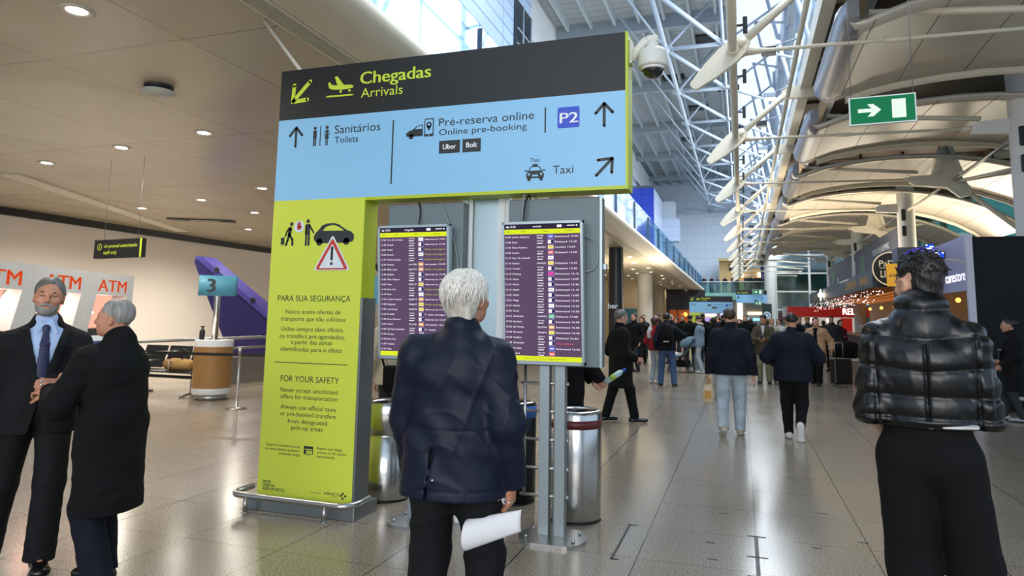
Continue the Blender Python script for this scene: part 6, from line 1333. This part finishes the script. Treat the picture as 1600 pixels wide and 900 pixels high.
# ---------------------------------------------------------------- people in the middle distance
walk = dict(anR=(.10,.16,.09), anL=(-.09,-.20,.13), toeL=(-.05,1,-.55))
c_, Jc, kc = person('grey-haired man in a knee-length black coat and glasses walking to the right', (-1.78,10.62,0), D2(-62), 1.69, dict(wrR=(.16,.2,1.0), wrL=(-.2,.15,1.0), anR=(.09,.20,.085), anL=(-.09,-.22,.085)), 'coat', 'black', .54, .012, (.082,.073,.062), 1.3, 'black', (.1,.08,.068), 'black', None, 'grey_short', 'salt', 'fair', .013, (D2(8),0,0))
hc, Rh = Jc['head'], rotm(D2(8)); MB().tube([Vector(hc+Rh@(kc*v3(x,y,.004))) for x,y in ((-.08,-.005),(-.072,.09),(-.03,.104),(.03,.104),(.072,.09),(.08,-.005))],.004,6).build('glasses', MDARK, c_, local=True)
def backpack(t, k, mt, y=-.2, z=1.22):
    b = MB(); b.tube([(0,y,z-.24),(0,y-.015,z-.2),(0,y-.02,z),(0,y-.01,z+.18),(0,y+.02,z+.23)],[.1,.145,.15,.14,.08],14); return b.build('backpack', mt, t, local=True)
b_, Jb, kb = person('man in a navy hooded jacket and blue jeans with a black backpack, standing back turned', (-1.69,16.6,0), D2(4), 1.71, dict(wrR=(.2,.28,1.3), elhR=(1,-.5,-.5), anR=(.17,-.02,.085), anL=(-.15,.0,.085)), 'jacket', 'dnavy', .86, .0, (.078,.07,.06), 1.12, 'djeans', (.1,.08,.068), 'black', 'white', 'short', 'dark', 'tan', .014, (D2(-10),0,0), hood=True)
bk = backpack(b_, kb, CL['black']); MB().box((-.06,-.375,1.05),(.06,-.35,1.07)).build('reflective_tab', CL['white'], b_, local=True)
rw, Jr, kr = person('woman in a red and white jacket and jeans, half hidden behind the backpack man', (-2.06,17.4,0), D2(-40), 1.62, dict(wrR=(.2,.2,1.1), wrL=(-.2,.1,.95)), 'jacket', 'red', .86, 0, (.07,.06,.05), 1.0, 'jeans', (.09,.07,.06), 'white', 'white', 'bob', 'brown', 'fair', .016); MB().tube([(.0,-.13,1.36),(-.06,-.15,1.25),(-.02,-.15,1.1)],.05,8).build('white_panel', CL['white'], rw, local=True)
j_, Jj, kj = person('man in a navy jacket and light blue jeans walking away with a cream bag', (-.16,10.12,0), D2(3), 1.715, dict(wrL=(-.3,.0,.83), wrR=(.3,-.02,.83), anR=(.11,.03,.085), anL=(-.12,-.16,.12), toeL=(-.1,1,-.6), hipR=(.1,0,.93), hipL=(-.1,0,.93)), 'jacket', 'dnavy', .83, 0, (.084,.074,.06), 1.22, 'jeans', (.112,.09,.07), 'tan', 'white', 'short', 'brown', 'fair', .012, (D2(-8),0,0))
wl = Jj['wrL']; q = np.array(root_matrix(j_)@Vector(wl)); t = thing('shopping_bag', 'small cream carrier bag held by the man in light blue jeans', 'bag', (q[0]-.0,q[1],q[2]-.47))
mb = MB(); bx, by, bz = q[0]-.01, q[1]-.0, q[2]-.1
mb.tube([(bx,by,bz-.31),(bx,by,bz-.28),(bx,by,bz-.15),(bx,by,bz-.05)],[.07,.085,.08,.06],10); mb.build('bag_body', M('bag_cream','#cbb898',.6,noise=.2,nscale=12), t); MB().box((bx-.05,by-.082,bz-.24),(bx+.04,by-.075,bz-.13)).build('printed_patch', M('bag_ochre','#b98a3e',.6), t)
for s_2 in (-.03,.03): MB().tube([(bx+s_2,by,bz-.06),(bx+s_2*.5,by,bz+.03),(bx,by,bz+.06)],.006,6).build('handle', MATS['bag_ochre'], t)
n_, Jn, kn = person('man in a dark navy jacket walking away with elbows bent, one pale sole lifted', (.64,10.1,0), D2(-5), 1.665, dict(wrR=(.17,.26,1.12), elhR=(1,-.6,-.5), wrL=(-.2,.22,1.02), elhL=(-1,-.6,-.3), anL=(-.08,.05,.085), anR=(.08,-.24,.20), toeR=(0,.35,-1)), 'jacket', 'dnavy', .80, .012, (.088,.08,.064), 1.3, 'black', (.112,.085,.06), 'white', 'white', 'buzz', 'dark', 'tan', .012, (D2(4),D2(-6),0))
# people facing us
u_, Ju, ku = person('man in an olive overcoat and khaki trousers looking down at his phone', (.52,18.75,0), D2(172), 1.72, dict(wrR=(.07,.27,1.12), wrL=(-.05,.27,1.14), elhR=(1,-.5,-.4), elhL=(-1,-.5,-.4)), 'coat', 'olive', .72, .008, (.076,.066,.056), 1.15, 'khaki', (.1,.08,.07), 'black', None, 'short', 'dark', 'ruddy', .014, (D2(-10),D2(-22),0)); MB().box((-.03,.38,1.10),(.04,.39,1.22),.004).build('phone', MDARK, u_, local=True); MB().prism([(-.05,1.46),(.05,1.46),(.0,1.2)],(0,.125,0),(1,0,0),(0,0,1),(0,.03,0)).build('shirt', CL['white'], u_, local=True)
def puff2(c, J, k): c.disp(lambda X,Y,Z: -.012*np.sqrt(np.abs(np.sin(PI*Z/.12)))); c.keep(lambda X,Y,Z: -np.maximum(np.abs(X)-.07-.02*np.sin(4*Z), -(Y-.04)))
e_, Je, ke = person('woman in an open beige quilted long coat over black clothes walking towards us', (1.78,19.0,0), D2(158), 1.68, dict(wrR=(.13,.16,1.3), elhR=(1,-.2,-1), wrL=(-.36,-.02,.92), anR=(.10,-.08,.1), anL=(-.08,.14,.085)), 'coat', 'beige', .62, .03, (.082,.072,.06), 1.12, 'black', (.1,.085,.075), 'black', None, 'bun', 'dark', 'fair', .013, (D2(25),D2(4),0), extra=puff2)
x_ = Sdf(); x_.ecap(Je['neck']-v3(0,0,.05), Je['pelvis']-v3(0,0,.1), .12,.09,.16,.115, k=.03); sdf_obj('black_top', x_, .014, CL['black'], e_)
d_, Jd, kd = person('woman in a pale denim jacket and light jeans standing by the stroller', (-1.22,21.5,0), D2(78), 1.68, dict(wrL=(-.1,.3,1.0), wrR=(.12,.3,1.02), anL=(-.1,-.1,.085), anR=(.1,.12,.085)), 'jacket', 'denim', .84, .0, (.08,.07,.058), 1.1, 'jeans', (.098,.078,.066), 'white', 'white', 'cap', 'dark', 'fair', .018); MB().tube([(-.1,.06,1.5),(-.12,-.06,1.46),(0,-.1,1.45),(.12,-.06,1.46),(.1,.06,1.5)],.035,8).build('fleece_collar', CL['cream'], d_, local=True)
r2, Jr2, kr2 = person('man in a burgundy sweater sitting at the small round table', (4.25,21.1,-.0), D2(120), 1.72, dict(pelvis=(0,0,.56), waist=(0,.03,.68), chest=(0,.06,.90), neck=(0,.07,1.07), head=(0,.12,1.22), shR=(.18,.05,1.02), shL=(-.18,.05,1.02), wrR=(.14,.34,.8), wrL=(-.12,.34,.8), hipR=(.1,0,.53), hipL=(-.1,0,.53), anR=(.12,.42,.085), anL=(-.12,.42,.085)), 'sweater', 'burg', .50, 0, (.07,.06,.05), 1.0, 'djeans', (.095,.075,.06), 'black', None, 'short', 'dark', 'tan', .016, (D2(20),D2(-15),0))
# two people half hidden behind the screens
k_, Jk, kk2 = person('person in a black puffer holding a water bottle, mostly hidden behind the arrivals screen', (-1.73,7.1,0), D2(-60), 1.70, dict(wrR=(.05,.34,.93), wrL=(-.12,.30,.92), elhR=(1,-.4,-.5), elhL=(-1,-.4,-.5)), 'jacket', 'black', .70, .0, (.085,.078,.065), 1.15, 'black', (.1,.08,.07), 'black', None, 'short', 'dark', 'fair', .012, hands=({'curl':.9,'palm':(-.6,0,.6)},{'curl':.8,'palm':(.6,0,.6)}))
q = np.array(root_matrix(k_)@Vector(Jk['wrR']))+v3(.16,.03,.02)
t = thing('water_bottle', 'clear plastic water bottle with blue cap in the hand behind the arrivals screen', 'bottle', q); a = Vector(q)+Vector((-.1,-.05,-.05)); b = Vector(q)+Vector((.1,.03,.09)); d = b-a
MB().cyl(a,a+d*.72,.03,n=16).cyl(a+d*.72,a+d*.88,.03,.012,16).build('bottle_body', M('pet_clear','#a9c3c4',.12), t); MB().cyl(a+d*.88,b,.014,n=12).build('cap', M('cap_blue','#2350d0',.4), t); MB().cyl(a+d*.25,a+d*.5,.0305,n=16).build('bottle_label', M('label_lime','#9ab84a',.5), t)
f_, Jf, kf = person('person in a cream jacket with a black shoulder bag, hidden behind the chegadas screen', (-3.72,7.0,0), D2(10), 1.7, dict(wrR=(.22,.1,1.0), wrL=(-.24,.0,.86)), 'jacket', 'cream', .80, .01, (.08,.07,.058), 1.12, 'charcoal', (.1,.08,.07), 'black', None, 'long', 'brown', 'fair', .012); MB().box((-.05,-.28,.72),(.3,-.13,1.0),.03).build('shoulder_bag', CL['black'], f_, local=True); MB().tube([(-.05,-.2,.98),(-.14,-.17,1.2),(-.12,-.1,1.46)],.012,6).build('bag_strap', CL['black'], f_, local=True)
# ---------------------------------------------------------------- stroller and suitcases
t = thing('stroller', 'blue-grey baby stroller with black basket, hood tipped up, beside the denim woman', 'stroller', (-1.75,21.6,0)); ox, oy = -1.75, 21.6
mf = M('stroller_fabric','#5f7684',.8); T = lambda x,y,z: Vector((ox+x,oy+y,z))
for y in (-.27,.27):
    MB().tube([T(.48,y,1.02),T(.36,y,.95),T(.0,y,.48),T(-.3,y,.12)],.016,8).build('frame_tube', MDARK, t); MB().tube([T(.0,y,.48),T(.28,y,.14)],.016,8).build('frame_tube', MDARK, t)
    for x, r in ((-.3,.10),(.28,.13)):
        w = MB(); w.tube([T(x+(r-.02)*math.cos(a),y*1.05,r+(r-.02)*math.sin(a)) for a in np.linspace(0,2*PI,21)],.02,8,False); wo = w.build('wheel', MDARK, t); MB().cyl(T(x,y*1.05-.02,r),T(x,y*1.05+.02,r),.05,n=12).build('hub', MSTEELD, wo)
MB().cyl(T(.48,-.27,1.02),T(.48,.27,1.02),.018,n=8).build('handlebar', MDARK, t)
mb = MB().grid([[T(x,y,z+.04*(y/.25)**2) for y in np.linspace(-.25,.25,7)] for x,z in ((-.42,.34),(-.3,.46),(-.1,.46),(.05,.5),(.2,.72),(.3,.95))]); so = mb.build('seat', mf, t); sm_ = so.modifiers.new('thick','SOLIDIFY'); sm_.thickness = .04
rows = [[T(.3+.02-.42*math.sin(a)*1.0+.0,.27*math.cos(b),.72+.36*math.cos(a)*math.sin(b)**.5) for b in np.linspace(.02,PI-.02,9)] for a in np.linspace(-.5,1.0,7)]
so = MB().grid(rows).build('hood', mf, t); sm_ = so.modifiers.new('thick','SOLIDIFY'); sm_.thickness = .02
MB().box((ox-.22,oy-.23,.16),(ox+.25,oy+.23,.36),.04).build('basket', CL['black'], t); MB().box((ox-.3,oy-.18,.48),(ox+.05,oy+.18,.58),.04).build('blanket', CL['white'], t)
def suitcase(x, y, rz, w, d, h, c, label, handle=True, bag=False):
    t = thing('suitcase', label, 'suitcase', (x,y,0), rz)
    MB().box((-w/2,-d/2,.06),(w/2,d/2,h),.04).build('shell', c, t, local=True)
    mb = MB(); 
    for i in range(5): mb.box((-w/2+.05+(w-.12)*i/4,-d/2-.006,.14),(-w/2+.07+(w-.12)*i/4,-d/2,h-.08))
    mb.build('ribbing', c, t, local=True)
    for a in (-w/2+.05,w/2-.05):
        for b in (-d/2+.04,d/2-.04): MB().cyl((a-.015,b,.032),(a+.015,b,.032),.032,n=12).build('wheel', MSTEELD, t, local=True)
    if handle: MB().tube([(-.1,d/2-.05,h-.02),(-.1,d/2-.05,h+.36),(-.09,d/2-.05,h+.38),(.09,d/2-.05,h+.38),(.1,d/2-.05,h+.36),(.1,d/2-.05,h-.02)],.011,8).build('pull_handle', MSTEEL, t, local=True)
    return t
MCASE = M('case_black','#131416',.4)
suitcase(2.3,18.85,.3,.46,.28,.68,MCASE,'black cabin suitcase with raised silver handle pulled by the woman in the beige coat')
suitcase(.98,18.95,.1,.5,.3,.62,M('case_dark','#202126',.5),'dark suitcase standing beside the man in the olive overcoat', False)
t = thing('duffel_bag', 'round black duffel bag on a luggage cart behind the beige coat woman', 'bag', (2.55,19.8,.55))
mb = MB().tube([(2.2,19.8,.86),(2.28,19.8,.86),(2.55,19.8,.88),(2.8,19.8,.86),(2.88,19.8,.86)],[.1,.2,.23,.2,.1],14); mb.build('bag_body', CL['black'], t)
t = thing('luggage_cart', 'steel luggage cart carrying the round black duffel bag', 'cart', (2.55,19.9,0))
MB().box((2.2,19.6,.6),(2.9,20.1,.64)).build('platform', MSTEELD, t); MB().tube([(2.2,20.1,.1),(2.2,20.15,1.0),(2.9,20.15,1.0),(2.9,20.1,.1)],.018,8).build('handle', MSTEEL, t)
for x in (2.25,2.85):
    for y in (19.65,20.1): MB().cyl((x-.02,y,.06),(x+.02,y,.06),.06,n=12).build('wheel', MDARK, t); 
    MB().cyl((x,19.7,.1),(x,19.7,.6),.016,n=8).build('strut', MSTEELD, t)
# ---------------------------------------------------------------- the crowd further down the hall and on the balcony
std = dict(); V_ = .024
PROT = {}
def proto(key, *a, **k): PROT[key] = person('proto', (0,0,0), 0, *a, vox=V_, **k)[0]
def pose_(i): return [dict(), dict(anR=(.1,.16,.085), anL=(-.09,-.16,.085)), dict(wrR=(.1,.25,1.15), elhR=(1,-.5,-.5)), dict(wrR=(.12,.25,1.05), wrL=(-.1,.25,1.05))][i]
proto('coat', 1.75, pose_(0), 'coat', 'black', .60, .005, legm='charcoal', hairm='dark')
proto('walk', 1.75, pose_(1), 'jacket', 'dnavy', .84, 0, legm='djeans', hairm='brown')
proto('woman', 1.66, pose_(2), 'coat', 'charcoal', .70, .01, legm='black', hair='long', hairm='brown')
proto('bob', 1.66, pose_(3), 'jacket', 'brown', .84, 0, legm='jeans', hair='bob', hairm='dark')
proto('beanie', 1.76, pose_(3), 'jacket', 'black', .84, 0, (.082,.074,.062), 1.12, legm='charcoal', hair='beanie', hairm='grey')
proto('puffer', 1.78, pose_(0), 'jacket', 'charcoal', .82, 0, (.088,.08,.066), 1.2, legm='black', hair='buzz', hairm='dark', hood=True)
proto('blond', 1.68, pose_(0), 'jacket', 'white', .86, 0, legm='djeans', hair='long', hairm='blond')
used = set()
def crowd(key, px, Y, rz, label, top=None, hairc=None, s=1.0, z=0, grp='people in the far crowd'):
    # px is where the person stands across the hall, in metres to the right of the long pipe
    src = PROT[key]; o = src if key not in used else copy_tree(src); used.add(key)
    o.location = (px,Y,z); o.rotation_euler = (0,0,D2(rz)); o.scale = (s,s,s); o['label'] = label; o['group'] = grp
    for ch in o.children:
        nm = ch.name.split('.')[0]; new = CL.get(top) if nm in ('jacket','coat','sweater','hood') and top else (MHAIR.get(hairc) or CL.get(hairc) or M('beanie_'+str(hairc),hairc,.8) if nm in ('hair','beanie','cap') and hairc else None)
        if new: ch.material_slots[0].link = 'OBJECT'; ch.material_slots[0].material = new
for a in [
 ('walk',-4.3,26,20,'dark-jacketed person at the left end of the crowd, under the black round column','black'),
 ('coat',-3.1,21.0,150,'person in a black coat right behind the grey-haired man in glasses'),
 ('woman',-3.35,24.5,170,'woman with long hair and black coat left of the white round column','black','dark'),
 ('puffer',-2.75,24,130,'person in black hooded jacket with pale scarf edge before the white round column','black'),
 ('walk',-2.95,31,200,'tall dark figure just right of the white round column','dnavy','dark',1.03),
 ('bob',-2.55,29,160,'small person in grey jacket between the white column and the backpack man','grey'),
 ('beanie',-1.95,24.5,170,'person in an orange beanie right of the backpack man','black','#c8642a'),
 ('coat',-1.72,24.8,10,'person in a black coat right beside the orange beanie',None,'dark'),
 ('puffer',-1.30,25.0,-10,'person in a black hood behind the denim jacket woman','black',None,1.02),
 ('bob',-.90,24.0,0,'person in black coat and light jeans right of the denim jacket woman','black'),
 ('woman',-.98,26.5,190,'brown-haired woman in charcoal behind the black coat and light jeans','charcoal'),
 ('walk',-.55,27.5,180,'person in blue coat behind the left shoulder of the jeans man','blue'),
 ('blond',-.72,30,200,'fair-haired person in cream jacket left of the jeans man','cream'),
 ('beanie',-2.35,34,180,'person in a dark cap deep in the crowd under the orange-lit restaurant','charcoal','#23262b'),
 ('coat',-1.95,36,0,'person in a brown coat deep in the crowd under the distant sign','brown'),
 ('bob',-1.5,37,180,'person in red deep in the crowd under the left distant screen','red'),
 ('walk',-1.1,38,0,'person in grey deep in the crowd under the right distant screen','grey','dark'),
 ('puffer',.12,25.5,175,'man in a black jacket facing us between the jeans man and the olive overcoat','black'),
 ('woman',-.1,33,170,'woman in brown far behind the right shoulder of the jeans man','brown','brown'),
 ('blond',.95,24.8,190,'fair-haired woman in a cream jacket right of the olive overcoat','cream'),
 ('blond',1.25,26,150,'fair-haired person in white left of the dark navy man','white','brown'),
 ('bob',1.05,29.5,0,'person in pink-red top behind the left shoulder of the dark navy man','burg'),
 ('woman',1.45,31,0,'dark-haired woman in black between the two walking men, far off','black','dark'),
 ('walk',1.9,26,170,'person in pale grey right of the head of the dark navy man','grey'),
 ('beanie',2.25,27,160,'person in mustard knit hat between dark navy man and beige coat woman','charcoal','#a07a30'),
 ('coat',2.6,28,190,'person in dark coat just left of the beige coat woman','charcoal','dark'),
 ('puffer',.5,40,180,'man in dark jacket far down the hall under the hanging sign','charcoal'),
 ('walk',-3.6,37,0,'person in dark blue far down the hall by the tan shop wall','blue'),
 ('coat',3.0,33,170,'person in black browsing at the red newsagent shop','black'),
 ('coat',-2.45,25.5,30,'person in a black coat just left of the backpack man\'s head','black','grey'),
 ('walk',-1.5,27,190,'person in charcoal between the orange beanie and the denim jacket','charcoal'),
 ('puffer',-.6,24.6,20,'person in a black padded jacket just left of the jeans man\'s shoulder','black','dark'),
 ('beanie',-1.05,31,180,'person in a grey knit hat behind the denim jacket woman','grey','#5b5d63'),
 ('coat',-.3,35,180,'dark-coated person straight behind the jeans man\'s head','dnavy'),
 ('woman',.3,28,0,'long-haired person in a dark coat right of the jeans man\'s head','black','brown'),
 ('bob',1.0,33,170,'person in olive jacket behind the olive overcoat man','olive'),
 ('walk',1.65,24,0,'person in a black jacket close behind the dark navy man','black','brown'),
 ('blond',2.05,31,180,'fair-haired person in a brown jacket far behind the dark navy man','brown'),
 ('puffer',2.75,24.5,160,'person in a dark hooded jacket behind the suitcase','charcoal','dark'),
 ('woman',3.2,26,200,'dark-haired woman in burgundy before the red newsagent','burg','dark'),
 ('coat',-3.75,28,180,'person in a charcoal coat far left by the black round column','charcoal'),
 ('bob',3.7,36,20,'person in brown at the red newsagent shop counter','brown')]:
    crowd(*a)
for i, (x, key, rz, lb) in enumerate(((-3.6,'walk',170,'leftmost silhouette at the far balcony railing'),(-2.85,'coat',150,'second silhouette at the far balcony railing'),(-2.25,'woman',200,'third silhouette at the far balcony railing, blue-clad'),(-1.55,'walk',160,'fourth silhouette at the far balcony railing, beside the tan kiosk'),(1.0,'puffer',180,'person before the tan balcony kiosk doors'),(2.1,'bob',180,'person by the blue banner on the far balcony'))):
    crowd(key, x, 73.0, rz, lb, 'dnavy' if i != 2 else 'blue', None, 1.0, 4.4, 'people on the far balcony')
